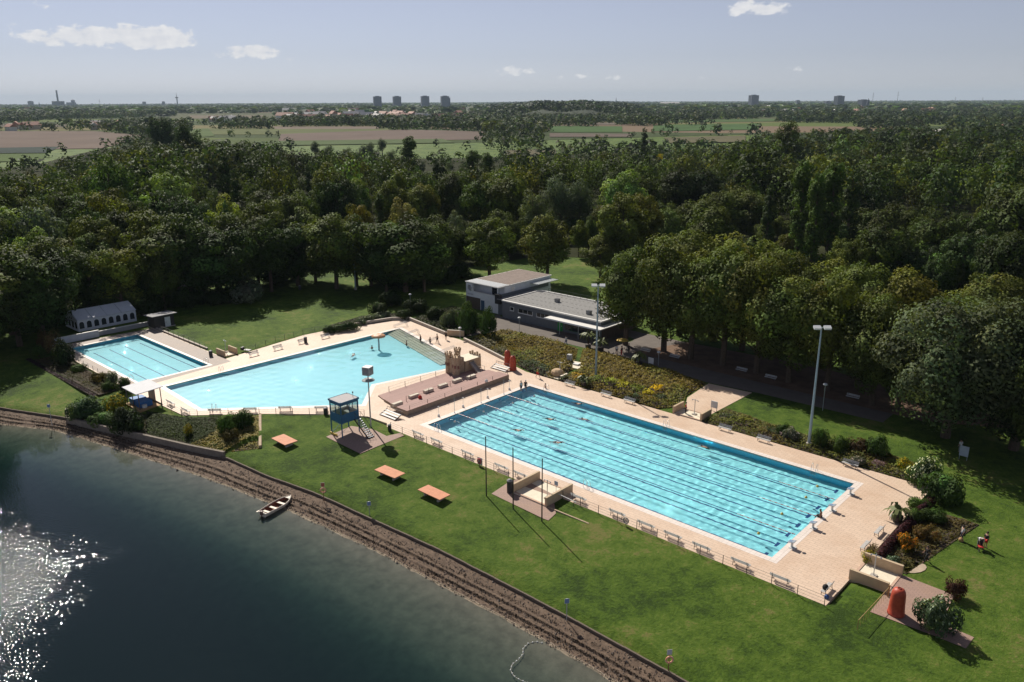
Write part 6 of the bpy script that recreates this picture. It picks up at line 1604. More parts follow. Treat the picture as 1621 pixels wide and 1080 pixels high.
bed([guv(106,655,-.2), guv(170,640,-.1), guv(232,655,-.1), guv(232,688,-.5), guv(170,676,-.4)], 'bank_planting', 'mixed low plants on the bank in front of the shelter', .4, 45, .26, [(.03,.04,.016),(.06,.07,.025),(.09,.09,.035)], 1.1, 406, bank)
bed([(-72.5,-26.0),(-46,-25.6),(-46,-22.0),(-72.5,-22.0)], 'narrow_bed_planting', 'narrow bed of low brown plants beside the small pool', .32, 42, .24, [(.06,.045,.025),(.09,.07,.03),(.05,.065,.02),(.08,.05,.035)], 1.1, 407)
bed([(-74,-27.0),(-46,-26.5),(-46,-25.8),(-74,-26.2)], 'purple_edging', 'dark purple low edging along the small left lawn', .38, 150, .2, [(.024,.012,.020),(.035,.018,.026)], 1.6, 408)
bed([(57.3,5.6),(60.6,5.6),(63.2,20.4),(57.3,20.4)], 'hedge_bed_planting', 'mixed low planting around the red-leaved hedge', .45, 40, .28, [(.04,.055,.018),(.08,.075,.02),(.11,.08,.03),(.05,.07,.02)], 1.0, 409)
bed([(-49.8,20.7),(-46.6,32.2),(-45.0,35),(-50,37),(-54,30),(-53,21.5)], 'rose_bed_planting', 'shaded low planting around the pale roses', .4, 30, .3, [(.03,.045,.015),(.05,.06,.02)], .8, 410)
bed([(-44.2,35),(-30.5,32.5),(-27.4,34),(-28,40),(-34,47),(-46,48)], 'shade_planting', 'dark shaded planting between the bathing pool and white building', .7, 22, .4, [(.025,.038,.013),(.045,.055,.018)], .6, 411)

# potted palms
def palm(x, y, h, label, trunk_h=1.2):
    u, v = guv(x, y); o = thing('potted_palm', label, 'palm', u, v, .02)
    m = MB(); m.lathe([(.35,0),(.5,.1),(.55,.7),(.48,.72)], 12); m.build('pot', M('pot_dark', (.06,.045,.04), .7), o)
    m = MB(); m.tube([(0,0,.6),(0,0,.7+trunk_h)], [.13,.11], 7); m.build('trunk', BARK, o)
    m = MB(); rr = random.Random(int(x))
    for k in range(16):
        a = k*2.4; q = rr.uniform(.8, 1.25)*h*.42; e = rr.uniform(.1, 1.0); z0 = .7+trunk_h
        pts = [(0,0,z0), (math.cos(a)*q*.5, math.sin(a)*q*.5, z0+q*e*.7), (math.cos(a)*q, math.sin(a)*q, z0+q*(e*.7-.25)), (math.cos(a)*q*1.25, math.sin(a)*q*1.25, z0+q*(e*.4-.6))]
        pv = [Vector(p) for p in pts]; sd_ = Vector((-math.sin(a), math.cos(a), 0))
        w = (.05, .2, .16, .01)
        vs = [x_ for p, ww in zip(pv, w) for x_ in (p-sd_*ww, p+sd_*ww)]
        m.add(vs, [(2*i, 2*i+1, 2*i+3, 2*i+2) for i in range(3)])
    me = m.mesh('fronds', M('palm_leaf', (.10,.12,.025), .6, .25, 3)); put('fronds', me, o)
palm(931, 551, 3.2, 'potted palm left of the floodlight mast on the path', 1.4)
palm(951, 556, 2.8, 'potted palm right of the floodlight mast on the path', 1.0)
palm(1012, 579, 2.6, 'small palm beside the path under the chestnuts', .8)
palm(1420, 826, 2.6, 'spiky palm in a dark pot at the deck end', .5)
palm(925, 611, 2.2, 'spiky plant in a pot beside the first silver bench', .4)

# dark drift lines on the shore (twigs and leaves) and the turf's uneven tufts
r = np.random.default_rng(62); u, v, z = DRIFT
vv, cc = cards(r, np.stack([u, v, z], 1), unit(r.normal(0, .5, (len(u), 3))+np.array([0, 0, .8])), r.uniform(.10, .30, len(u)), np.array([(.030,.022,.016)])*np.exp(r.normal(0, .4, (len(u), 1))), .35)
tag(put('drift_debris', card_mesh('drift_debris', vv, cc), None, (A0[0], A0[1], 0), YAW), 'dark drift lines of twigs and leaves along the shore', None, None, 'stuff')
q = r.uniform(-75, 62, 9000); t_ = 1.0+.02*bump_noise(q, q*0, .5, 23)+.012*bump_noise(q, q*0, 2.2, 29)+r.normal(0, .014, len(q)); e_ = vE(q)-.05
vv, cc = cards(r, np.stack([q, e_-(e_-vW(q))*t_, np.full(len(q), LAKE_Z+.015)+r.uniform(0, .03, len(q))], 1), unit(r.normal(0, .15, (len(q), 3))+np.array([0, 0, 1])), r.uniform(.06, .2, len(q)), np.array([(.36,.30,.25)])*np.exp(r.normal(0, .3, (len(q), 1))), .5)
tag(put('waterline_froth', card_mesh('waterline_froth', vv, cc), None, (A0[0], A0[1], 0), YAW), 'thin pale line of froth where the lake meets the gravel', None, None, 'stuff')
# ================================================================== THE PLAIN BEHIND THE WOOD
fm = bpy.data.materials.new('farmland'); t, N, K, P = nodes_of(fm)
P.inputs['Roughness'].default_value = .95; P.inputs['Specular IOR Level'].default_value = .05
tcn = N.new('ShaderNodeTexCoord')
mp = N.new('ShaderNodeMapping'); mp.inputs['Scale'].default_value = (.0016, .0042, 1); mp.inputs['Rotation'].default_value = (0, 0, .35); K.new(tcn.outputs['Object'], mp.inputs[0])
vo = N.new('ShaderNodeTexVoronoi'); vo.inputs['Scale'].default_value = 1; K.new(mp.outputs[0], vo.inputs['Vector'])
se = N.new('ShaderNodeSeparateColor'); K.new(vo.outputs['Color'], se.inputs[0])
cr = N.new('ShaderNodeValToRGB'); cr.color_ramp.interpolation = 'CONSTANT'
cr.color_ramp.elements[0].color = (.055,.075,.03,1); cr.color_ramp.elements[1].position = .9; cr.color_ramp.elements[1].color = (.16,.145,.07,1)
for p_, c_ in ((.3,(.075,.10,.035)), (.45,(.17,.125,.085)), (.55,(.05,.07,.03)), (.72,(.10,.13,.04)), (.82,(.14,.105,.07))): e = cr.color_ramp.elements.new(p_); e.color = (*c_, 1)
K.new(se.outputs[0], cr.inputs[0]); K.new(cr.outputs[0], P.inputs['Base Color'])
m = MB(); gx0 = [gxy(x, y) for x, y in ((-2500,236),(-100,236),(200,232),(460,228),(760,226),(870,222),(1150,214),(1621,206),(4200,206))]
m.plate(gx0+[(23500, gx0[-1][1]+10), (23500,23800), (-23500,23800), (-23500, gx0[0][1]+10)], (), None, .25)
tag(m.build('plain', fm), kind='structure')
FIELDS = [((0.145,0.112,0.092), [(-60,208),(150,208),(240,216),(160,236),(-60,238)], 'brown_field'), ((0.044,0.058,0.050), [(-60,236),(95,233),(75,243),(-60,244)], 'beet_field'), ((0.081,0.117,0.040), [(-60,245),(78,244),(64,256),(-60,258)], 'green_strip'),
          ((0.108,0.096,0.070), [(-60,196),(110,197),(100,202),(-60,202)], 'stubble_field'), ((0.090,0.096,0.052), [(270,179),(445,179),(440,190),(330,190),(270,188)], 'pale_meadow'), ((0.145,0.121,0.086), [(300,183),(420,183),(420,187),(300,188)], 'stubble_field'), ((0.109,0.124,0.053), [(310,204),(620,204),(600,214),(330,214)], 'barley_field'), ((0.082,0.117,0.043), [(300,206),(330,204),(340,216),(300,220)], 'green_strip'),
          ((0.141,0.109,0.091), [(445,213),(640,206),(770,209),(760,222),(440,226)], 'brown_field'), ((0.169,0.136,0.109), [(430,201),(600,201),(600,205),(430,205)], 'stubble_field'), ((0.081,0.111,0.046), [(400,225),(450,224),(700,221),(720,227),(420,232)], 'green_strip'),
          ((0.061,0.111,0.036), [(868,200),(985,201),(985,210),(872,210)], 'green_field'), ((0.060,0.108,0.037), [(1035,199),(1205,197),(1200,206),(1032,209)], 'green_field'), ((0.162,0.135,0.109), [(868,195),(975,195),(975,198),(868,198)], 'stubble_field'), ((0.070,0.109,0.038), [(1060,190),(1230,188),(1230,193),(1060,195)], 'green_field'),
          ((0.123,0.099,0.081), [(870,212),(1000,213),(1000,218),(870,218)], 'brown_field'), ((0.087,0.102,0.049), [(1200,186),(1430,186),(1430,189),(1200,189)], 'green_field'), ((0.115,0.106,0.062), [(1050,219),(1180,216),(1180,226),(1060,228)], 'dry_meadow'), ((0.115,0.103,0.065), [(800,240),(880,238),(880,246),(800,248)], 'dry_meadow')]
for k, (c, pl, nm) in enumerate(FIELDS):
    m = MB(); m.plate([gxy(*p) for p in pl], (), None, .5+.03*k)
    tag(m.build(nm, M('field_%d' % k, c, .95, .14, .01, spec=.05)), kind='structure')
m = MB(); rp = [gxy(x, y) for x, y in ((1496,204),(1487,206),(1478,209),(1470,214),(1466,219))]; rp2 = [gxy(x, y) for x, y in ((1500,204),(1495,206),(1489,209),(1483,214),(1481,219))]
m.plate(rp+rp2[::-1], (), None, 1.5); tag(m.build('road', M('road_pale', (.42,.40,.37), .8, .1, .02)), kind='structure')
m = MB(); m.plate([gxy(*p) for p in ((258,463),(270,455),(330,452),(300,443),(280,440),(262,447),(250,456))], (), None, .05); tag(m.build('pale_path', M('path_pale', (.42,.38,.33), .9, .1, .3)), kind='structure')
m = MB(); m.plate([gxy(*p) for p in ((1388,402),(1436,402),(1440,408),(1390,408))], (), None, .05); tag(m.build('car_park', M('path_pale', (.42,.38,.33))), kind='structure')
m = MB(); m.plate([gxy(*p) for p in ((1580,470),(1660,470),(1660,480),(1590,480))], (), None, .05); tag(m.build('tennis_court', M('clay_red', (.28,.08,.05), .9, .1, .3)), kind='structure')
wf = [(-300,548),(0,528),(90,512),(110,484),(225,459),(300,440),(345,432),(470,425),(560,420),(610,432),(740,424),(860,405),(980,412),(1040,430),(1100,455),(1250,480),(1400,500),(1621,525),(1900,560),(1900,206),(1480,204),(1300,209),(1210,215),(1150,234),(1060,238),(880,246),(760,250),(620,252),(470,246),(330,230),(230,228),(150,238),(60,260),(0,268),(-300,274)]
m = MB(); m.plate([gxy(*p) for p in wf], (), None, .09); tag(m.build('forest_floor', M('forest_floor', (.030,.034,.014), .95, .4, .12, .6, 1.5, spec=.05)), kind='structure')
# meadow behind the buildings stays lawn. Tree belts and copses out to the horizon
def in_px(poly, x, y): return inside(poly, x, y)
r = np.random.default_rng(900)
PX, PY, PS = [], [], []
Y = 520.
while Y < 17000:
    s = max(11, Y*.0062); w = .70*Y+40; n = int(2*w/s)
    X = -w+s*np.arange(n)+r.uniform(-.45, .45, n)*s; yy = Y+r.uniform(-.4, .4, n)*s*1.6
    PX.append(X); PY.append(yy); PS.append(np.full(n, s)); Y += s*(1.7 if Y < 3000 else 2.6)
PX, PY, PS = map(np.concatenate, (PX, PY, PS))
bx, by = project(PX, PY, 0.); tx, ty = project(PX, PY, 17.)
keep = (ty < np.interp(tx, *zip(*FARL))+2) & (bx > -60) & (bx < 1680)
for c, pl, nm in FIELDS:
    q = [(x, y+1.0) for x, y in pl]; keep &= ~in_px(q, bx, by)
keep &= ~in_px([(445,176),(745,176),(745,193),(445,193)], bx, by) | (r.random(len(bx)) < .25)
keep &= ~in_px([(1180,167),(1500,167),(1500,183),(1180,183)], bx, by) | (r.random(len(bx)) < .6)
keep &= ~in_px([(0,196),(190,196),(190,209),(0,209)], bx, by) | (r.random(len(bx)) < .25)
keep &= ~in_px([(1462,198),(1504,198),(1492,224),(1458,224)], bx, by)
nz = bump_noise(PX*.004, PY*.0022, 1.6, 31)+.6*bump_noise(PX*.012, PY*.008, 1.6, 32)
dark = in_px([(596,190),(700,187),(1000,187),(1000,196),(860,196),(850,206),(790,207),(600,207)], bx, by) | in_px([(800,170),(1010,170),(1010,188),(780,188)], bx, by) | in_px([(450,191),(600,193),(600,201),(450,201)], bx, by) | in_px([(1010,170),(1260,170),(1240,184),(1010,187)], bx, by)
keep &= dark | (nz > np.where(PY > 2600, -.3, np.where(bx > 760, -.28, -.06)))
keep &= ~((bx > 300) & (bx < 800) & (by > 222) & (r.random(len(bx)) < .75))
PX, PY, PS, bx, by = PX[keep], PY[keep], PS[keep], bx[keep], by[keep]

def field_view(x0, x1, yb, yt, p):
    global PX
    return ~((bx > x0) & (bx < x1) & (by > yb) & (ty < yt) & (r.random(len(bx)) < p))
tx, ty = project(PX, PY, 14.)
kk = field_view(862, 1208, 209.5, 211, .93) & field_view(430, 765, 225, 223, .9) & field_view(-60, 232, 236, 234, .93) & field_view(310, 440, 214, 214, .85) & field_view(265, 445, 190, 189, .8) & field_view(1055, 1235, 195, 194, .8)
PX, PY, PS, bx, by = PX[kk], PY[kk], PS[kk], bx[kk], by[kk]
hill = in_px([(770,160),(1020,160),(1020,190),(770,190)], bx, by)
HH = np.clip(r.normal(15, 3.5, len(PX)), 8, 24)*np.clip(PS/16, .85, 1.15)
HH = np.where(by > 215, HH*.62, HH)
SPK = [far_proto(221, 22, 5.2, 5.4, 15, fr=4), far_proto(222, 20, 5.0, 5.0, 15, fr=4), far_proto(223, 24, 3.4, 2.2, 24, 'column', 2)]
SP2 = [far_proto(231, 6, 11., 6.5, 15, fr=5), far_proto(232, 6, 11., 6.0, 15, fr=5), far_proto(233, 6, 7., 3, 22, 'column', 3)]
SP1 = [far_proto(234, 11, 7.5, 5.8, 15, fr=4), far_proto(235, 11, 7.5, 5.4, 15, fr=4), far_proto(236, 11, 5., 2.4, 24, 'column', 2)]
def belt(mask, name, label, protos, w0, w1, z=0):
    P_ = np.stack([PX[mask], PY[mask]], 1); joined(name, P_, HH[mask], wood_tint(mask.sum(), r), protos, 40, label, (.036,.052,.02), w0, w1, .03, z)
nearm = (PY < 2600) & ~hill; 
belt(nearm & (bx < 780), 'tree_belt', 'copses and tree belts between the left fields', SPK, 1.0, 1.5)
belt(nearm & (bx >= 780), 'tree_belt', 'copses and hedges around the green fields', SPK, 1.0, 1.5)
belt(hill, 'wooded_rise', 'wooded rise on the horizon right of the four towers', SP1, 1.3, 1.9, 21*np.clip(np.minimum((bx[hill]-765)/90, (1030-bx[hill])/90), .1, 1)*(.9+.1*np.sin(bx[hill]*.09)))
farm = (PY >= 2600) & ~hill
# widen the far clumps so that they close into strips
joined('horizon_wood', np.stack([PX[farm], PY[farm]], 1), HH[farm], wood_tint(farm.sum(), r), SP2, 41, 'thin dark strips of wood along the horizon', (.036,.052,.02), 1.6, 3.4, .01)
# the rise itself
hp_ = [gxy(x, y) for x, y in ((770,189),(900,191),(1020,188),(1010,172),(900,170),(790,172))]
cx_ = sum(p[0] for p in hp_)/6; cy_ = sum(p[1] for p in hp_)/6
m = MB(); m.add([(p[0]*1.0, p[1], .2) for p in hp_]+[(cx_+(p[0]-cx_)*.96, cy_+(p[1]-cy_)*.9, 12) for p in hp_], [(i, (i+1)%6, 6+(i+1)%6, 6+i) for i in range(6)]+[(6,7,8,9,10,11)])
tag(m.build('hill', M('hill_ground', (.035,.05,.02), .95, .2, .01)), kind='structure')

# ---- towers, chimney, mast, church spires
TC = M('tower_concrete', (.26,.29,.34), .8, .1, .05); TCD = M('tower_dark', (.13,.15,.18), .7, .1, .05)
def at_top(x, ty, d):
    """ground place at distance d under the pixel column, and the height that reaches the pixel row"""
    dd = _f*FPX+(x-810.5)*_R+(540-ty)*_U; k = d/math.hypot(dd[0], dd[1])
    return dd[0]*k, dd[1]*k, CAMH+dd[2]*k
def tower_block(x, ty, wpx, d, label, mat=TC, step=False):
    X, Y, h = at_top(x, ty, d); w = wpx*d/FPX/2*1.0
    o = tag(put('tower_block', None, None, (X, Y, 0), .3), label, 'tower block', 'tower blocks on the skyline')
    part('body', mat, o, (-w,w,-w*.8,w*.8,0,h*.96))
    n = max(6, int(h/3.2)); m = MB()
    for k in range(1, n): m.box(-w*1.01, w*1.01, -w*.82, w*.82, k*h*.96/n-.25, k*h*.96/n+.6)
    m.build('balcony_band', M('band_pale', (.30,.32,.35), .8, .08, .05), o)
    part('roof_house', mat, o, (-w*.5,w*.5,-w*.4,w*.4,h*.96,h))
    if step: part('side_wing', mat, o, (w,w*1.35,-w*.5,w*.5,0,h*.86))
for x, lab in ((597,'grey tower block on the skyline, leftmost of four'),(628,'grey tower block on the skyline, second of four'),(672.5,'grey tower block on the skyline, third of four'),(704,'grey tower block on the skyline, last of four with a lower wing')):
    tower_block(x, 152 if x < 650 else 151.5, 11.5, 4300, lab, step=(x > 700))
tower_block(1193.5, 150, 11.5, 4200, 'pale tower block standing alone right of the wooded rise'); tower_block(1329, 151.3, 11, 4600, 'dark flat-topped tower block above the right-hand town', TCD, False)
tower_block(1367.5, 157.5, 12, 4300, 'low dark block next to the church spire', TCD, False); tower_block(1263, 158.5, 5, 5200, 'small block left of the right-hand town'); tower_block(1310, 160, 8, 4800, 'pale low block in the right-hand town', step=False)
tower_block(48, 160, 6, 8000, 'block left of the tall chimney on the horizon'); tower_block(228, 161, 4.5, 8500, 'small block left of the television tower'); tower_block(258.5, 160.5, 4, 8500, 'small pale block just left of the television tower', step=False)
X, Y, h = at_top(89, 143, 8000)
o = tag(put('power_station', None, None, (X, Y, 0), .2), 'power station with one tall dark chimney on the left horizon', 'power station')
m = MB(); m.cyl((0,0,0), (0,0,h), 8, 6, 12); m.build('chimney', TCD, o); part('boiler_house', TCD, o, (-40,40,-30,30,0,55)); part('turbine_hall', TC, o, (70,130,-30,30,0,45))
X, Y, h = at_top(278.8, 147, 9000)
o = tag(put('television_tower', None, None, (X, Y, 0)), 'slender television tower with a pod on the left horizon', 'tower')
m = MB(); m.cyl((0,0,0), (0,0,h*.72), 7.5, 5, 12); m.build('shaft', TC, o); m = MB(); m.lathe([(5,h*.60),(14,h*.64),(17,h*.68),(10,h*.71),(4,h*.73)], 16); m.build('pod', TCD, o); m = MB(); m.cyl((0,0,h*.72), (0,0,h), 3, 1.2, 8); m.build('antenna', TCD, o)
def spire(x, ty, d, w, label, mat=TCD):
    X, Y, h = at_top(x, ty, d); o = tag(put('church', None, None, (X, Y, 0), .4), label, 'church')
    part('tower', mat, o, (-w,w,-w,w,0,h*.5)); m = MB(); m.lathe([(w*1.3,h*.5),(w*.7,h*.68),(.3,h)], 8); m.build('spire', mat, o); part('nave', mat, o, (w,w*6,-w*1.4,w*1.4,0,h*.28))
spire(1375, 155.5, 3700, 4.5, 'church with a dark pointed spire in the right-hand town'); spire(975.5, 154, 5500, 4, 'thin church spire above the wooded rise'); spire(61.5, 161.5, 7000, 5, 'church spire left of the power station')
def mast(x, ty, d, label):
    X, Y, h = at_top(x, ty, d); o = tag(put('lattice_mast', None, None, (X, Y, 0)), label, 'mast'); m = MB(); m.cyl((0,0,0), (0,0,h), 2.2, .8, 4); m.build('shaft', TC, o); m = MB()
    for k in range(3): m.bar((-9+k*2,0,h*(.7+.1*k)), (9-k*2,0,h*(.7+.1*k)), 1, 1)
    m.build('crossarm', TC, o)
mast(1383, 146, 6500, 'thin mast right of the church spire'); mast(1422.5, 144.5, 6500, 'taller thin mast far right of the church spire'); mast(157, 157, 8000, 'thin mast right of the power station'); mast(1513, 153, 8000, 'faint pylon on the right horizon'); mast(1556, 154, 8000, 'fainter pylon near the right border')
X, Y, h = at_top(115, 157.5, 8000); o = tag(put('water_tower', None, None, (X, Y, 0)), 'water tower between the power station and the thin mast', 'water tower'); m = MB(); m.cyl((0,0,0), (0,0,h*.6), 7, 6, 10); m.build('shaft', TC, o); m = MB(); m.lathe([(6,h*.58),(16,h*.72),(16,h*.9),(3,h)], 12); m.build('tank', TC, o)
# ---- village houses
WALLS = [M('house_white', (.8,.77,.72), .8, .1, .2), M('house_cream', (.5,.44,.36), .8, .1, .2)]; ROOFS = [M('roof_red', (.36,.17,.12), .7, .2, .3), M('roof_grey', (.5,.48,.46), .6, .2, .3)]
HM = []
for a in range(2):
    for b in range(2):
        m = MB(); m.box(-6, 6, -4.5, 4.5, 0, 6, 0); m.add([(-6.6,-5.2,5.8),(6.6,-5.2,5.8),(6.6,5.2,5.8),(-6.6,5.2,5.8),(-6.6,0,10),(6.6,0,10)], [(0,1,5,4),(2,3,4,5),(1,2,5),(3,0,4),(3,2,1,0)], 1)
        HM.append(m.mesh('house', [WALLS[a], ROOFS[b]]))
r = np.random.default_rng(55)
def houses(n, box, label, group, s0=.9, s1=1.6):
    for k in range(n):
        x, y = r.uniform(box[0], box[1]), r.uniform(box[2], box[3]); X, Y = gxy(x, y)
        o = put('house', HM[int(r.integers(4))], None, (X, Y, .3), r.uniform(0, 3.14)); s = r.uniform(s0, s1); o.scale = (s*r.uniform(1, 2.2), s, s*r.uniform(.8, 1.1)); tag(o, label, 'house', group)
houses(95, (452,745,178,192), 'small pale house of the village below the four tower blocks', 'village below the towers', 1.0, 1.8)
houses(75, (1185,1500,170,182), 'small red-roofed house of the town on the right horizon', 'town on the right', 1., 1.8)
houses(9, (15,60,203,208), 'farmhouse with a pale roof at the far left', 'farm at the far left', .8, 1.2)
houses(10, (110,190,197,206), 'house among the trees above the brown left field', 'houses above the left field', .8, 1.2)
houses(8, (318,380,190,194), 'farm building beyond the huge dark tree', 'farm beyond the huge tree', .9, 1.4)
houses(22, (0,130,170,182), 'pale distant house near the power station', 'houses near the power station', 1.2, 2.2)
for k, (x, y, w, lab) in enumerate([(1600,207,26,'long low red-roofed building near the right border'),(1545,205,12,'flat building left of the long red-roofed one'),(500,190,8,'white hall in the village catching the sun'),(1060,167,14,'pale flat hall right of the wooded rise')]):
    X, Y = gxy(x, y); s = w*math.hypot(X, Y)/FPX/13; o = put('hall', HM[k%4], None, (X, Y, .3), .1); o.scale = (s*2, s*.9, s*.45); tag(o, lab, 'building')

# ================================================================== HAZE (one even box of pale air around everything)
hz = bpy.data.materials.new('haze_air'); hz.use_nodes = True; N, K = hz.node_tree.nodes, hz.node_tree.links; N.clear()
pv = N.new('ShaderNodeVolumePrincipled'); pv.inputs['Color'].default_value = (.68,.84,1,1); pv.inputs['Density'].default_value = 3.8e-5; pv.inputs['Anisotropy'].default_value = 0
ho = N.new('ShaderNodeOutputMaterial'); K.new(pv.outputs[0], ho.inputs['Volume'])
m = MB(); m.box(-34500, 34500, -34500, 34500, -11, 320)
ho_ = m.build('haze', hz); tag(ho_, 'pale summer haze over the plain', None, None, 'stuff')
# ================================================================== PEOPLE
SKIN = M('skin', (.42,.24,.16), .6, .08, 4)
def skin_mesh(name, verts, edges, radii, mat, parent, root=0, sub=1):
    me = bpy.data.meshes.new(name); me.from_pydata(verts, edges, []); me.materials.append(mat)
    o = put(name, me, parent)
    md = o.modifiers.new('skin', 'SKIN'); md.use_smooth_shade = True
    for i, d in enumerate(me.skin_vertices[0].data):
        d.radius = (radii[i], radii[i]); d.use_root = (i == root)
    s = o.modifiers.new('sub', 'SUBSURF'); s.levels = sub; s.render_levels = sub
    return o
def figure(pose, h=1.72):
    """joints: x right, y forward, z up (metres for a 1.72 m adult)"""
    J = dict(pel=(0,0,.95), belly=(0,0,1.12), chest=(0,.01,1.33), neck=(0,.02,1.47), head=(0,.04,1.60), top=(0,.05,1.69),
             shL=(-.18,0,1.41), shR=(.18,0,1.41), elL=(-.25,-.02,1.14), elR=(.25,-.02,1.14), wrL=(-.26,.08,.90), wrR=(.26,.08,.90), haL=(-.26,.12,.82), haR=(.26,.12,.82),
             hiL=(-.09,0,.90), hiR=(.09,0,.90), knL=(-.10,.03,.50), knR=(.10,.03,.50), anL=(-.10,0,.09), anR=(.10,0,.09), toL=(-.11,.17,.04), toR=(.11,.17,.04))
    if pose == 'walk': J.update(knL=(-.10,.20,.52), anL=(-.10,.28,.10), toL=(-.10,.45,.06), knR=(.10,-.06,.50), anR=(.10,-.30,.14), toR=(.10,-.16,.04), elL=(-.25,-.15,1.16), wrL=(-.24,-.12,.92), haL=(-.24,-.10,.84), elR=(.25,.1,1.15), wrR=(.22,.26,.96), haR=(.22,.33,.92))
    if pose == 'wave': J.update(elR=(.34,.12,1.30), wrR=(.30,.30,1.42), haR=(.3,.36,1.48))
    if pose == 'sit': J.update(**{k: (v[0], v[1], v[2]-.85) for k, v in J.items()}); J.update(belly=(0,-.03,.27), chest=(0,-.02,.48), neck=(0,.02,.63), head=(0,.06,.76), top=(0,.07,.85), knL=(-.14,.42,.12), knR=(.14,.42,.12), anL=(-.13,.50,-.32), anR=(.13,.50,-.32), toL=(-.13,.66,-.36), toR=(.13,.66,-.36), wrL=(-.30,-.10,.10), haL=(-.32,-.14,.03), wrR=(.28,.16,.12), haR=(.24,.24,.12), elR=(.27,-.04,.30))
    if pose == 'bend': J.update(belly=(0,.14,1.05), chest=(0,.36,1.14), neck=(0,.50,1.17), head=(0,.62,1.18), top=(0,.71,1.18), shL=(-.18,.42,1.16), shR=(.18,.42,1.16), elL=(-.2,.46,.88), elR=(.2,.46,.88), wrL=(-.14,.52,.62), wrR=(.14,.52,.62), haL=(-.12,.54,.54), haR=(.12,.54,.54), knL=(-.12,.12,.50), knR=(.12,.05,.50))
    if pose == 'swim': J = dict(pel=(0,-.1,-.06), belly=(0,.1,-.03), chest=(0,.34,-.01), neck=(0,.5,.03), head=(0,.62,.09), top=(0,.72,.12), shL=(-.18,.42,0), shR=(.18,.42,0), elL=(-.36,.66,.10), elR=(.34,.2,-.06), wrL=(-.28,.95,.02), wrR=(.36,-.02,-.1), haL=(-.26,1.04,0), haR=(.36,-.1,-.12), hiL=(-.09,-.14,-.08), hiR=(.09,-.14,-.08), knL=(-.12,-.55,-.14), knR=(.12,-.55,-.08), anL=(-.1,-.95,-.1), anR=(.1,-.95,-.16), toL=(-.1,-1.1,-.12), toR=(.1,-1.1,-.18))
    k = h/1.72
    return {a: (p[0]*k, p[1]*k, p[2]*k) for a, p in J.items()}
RAD = dict(pel=.13, belly=.12, chest=.14, neck=.055, head=.10, top=.075, shL=.065, shR=.065, elL=.042, elR=.042, wrL=.03, wrR=.03, haL=.036, haR=.036, hiL=.09, hiR=.09, knL=.058, knR=.058, anL=.042, anR=.042, toL=.035, toR=.035)
BONES = [('pel','belly'),('belly','chest'),('chest','neck'),('neck','head'),('head','top'),('chest','shL'),('shL','elL'),('elL','wrL'),('wrL','haL'),('chest','shR'),('shR','elR'),('elR','wrR'),('wrR','haR'),('pel','hiL'),('hiL','knL'),('knL','anL'),('anL','toL'),('pel','hiR'),('hiR','knR'),('knR','anR'),('anR','toR')]
def limbs(name, J, keys, mat, parent, extra, rootkey):
    idx = {k: i for i, k in enumerate(keys)}
    ed = [(idx[a], idx[b]) for a, b in BONES if a in idx and b in idx]
    return skin_mesh(name, [J[k] for k in keys], ed, [RAD[k]+extra for k in keys], mat, parent, idx[rootkey])
def cloth(name, c): return M('cloth_'+name, c, .85, .12, 6)
def hand(J, s, parent_bm):
    """five short separate fingers from the end of the palm"""
    hx, hy, hz_ = J['ha'+s]; wx, wy, wz = J['wr'+s]; d = Vector((hx-wx, hy-wy, hz_-wz)).normalized(); side = d.orthogonal().normalized()
    for q, ln in ((-.03,.065),(-.01,.08),(.01,.075),(.03,.06)):
        p = Vector(J['ha'+s])+side*q; parent_bm.tube([p, p+d*ln*.6, p+d*ln+Vector((0,.015,0))], [.010,.009,.006], 5)
    p = Vector(J['ha'+s])-d*.03+side*.035; parent_bm.tube([p, p+side*.03+d*.03, p+side*.035+d*.055], [.011,.010,.007], 5)
def person(u, v, z, rot, pose, label, shirt=None, trousers=None, hair=(.03,.02,.015), h=1.72, hat=None, group=None, skin=SKIN):
    o = thing('person', label, 'person', u, v, z, rot, group)
    J = figure(pose, h)
    limbs('body', J, list(RAD), skin, o, 0, 'pel')
    hb = MB(); hand(J, 'L', hb); hand(J, 'R', hb); hb.build('fingers', skin, o, True)
    if shirt: limbs('shirt', J, ['pel','belly','chest','shL','elL','shR','elR'], shirt, o, .018, 'belly')
    if trousers:
        ks = ['pel','hiL','knL','hiR','knR'] + (['anL','anR'] if trousers[1] else []); limbs('trousers', J, ks, trousers[0], o, .02, 'pel')
    hd, tp = Vector(J['head']), Vector(J['top']); d = (tp-hd).normalized()
    m = MB(); c = hd+d*.055+Vector((0,-.012,0)); x = d.orthogonal().normalized(); y = d.cross(x); n = 10
    vs = []; fs = []
    for i, (rr, q) in enumerate(((.108,-.03),(.112,.02),(.098,.075),(.06,.112),(.01,.122))):
        vs += [c+d*q+(x*math.cos(6.2832*k/n)+y*math.sin(6.2832*k/n))*rr for k in range(n)]
    for i in range(4): fs += [(i*n+k, i*n+(k+1)%n, (i+1)*n+(k+1)%n, (i+1)*n+k) for k in range(n)]
    m.add(vs, fs); m.build('hat' if hat else 'hair', M('hat_%d' % int(hat[0]*100), hat, .8) if hat else M('hair_%d' % int(hair[0]*1000), hair, .7), o, True)
    return o
WH, NV, BK, RD, GYc, BL = cloth('white', (.7,.7,.68)), cloth('navy', (.03,.035,.06)), cloth('black', (.02,.02,.022)), cloth('red', (.5,.04,.03)), cloth('grey', (.25,.25,.26)), cloth('blue', (.06,.12,.3))
def at(x, y, z=0): return (*guv(x, y, z), z)
person(*at(1522,856), 2.2, 'stand', 'person in white top and dark trousers standing on the right lawn with a bag', WH, (NV, True))
person(*at(1549,866), -2.6, 'bend', 'person in white bending over a pushchair on the right lawn', WH, (GYc, True))
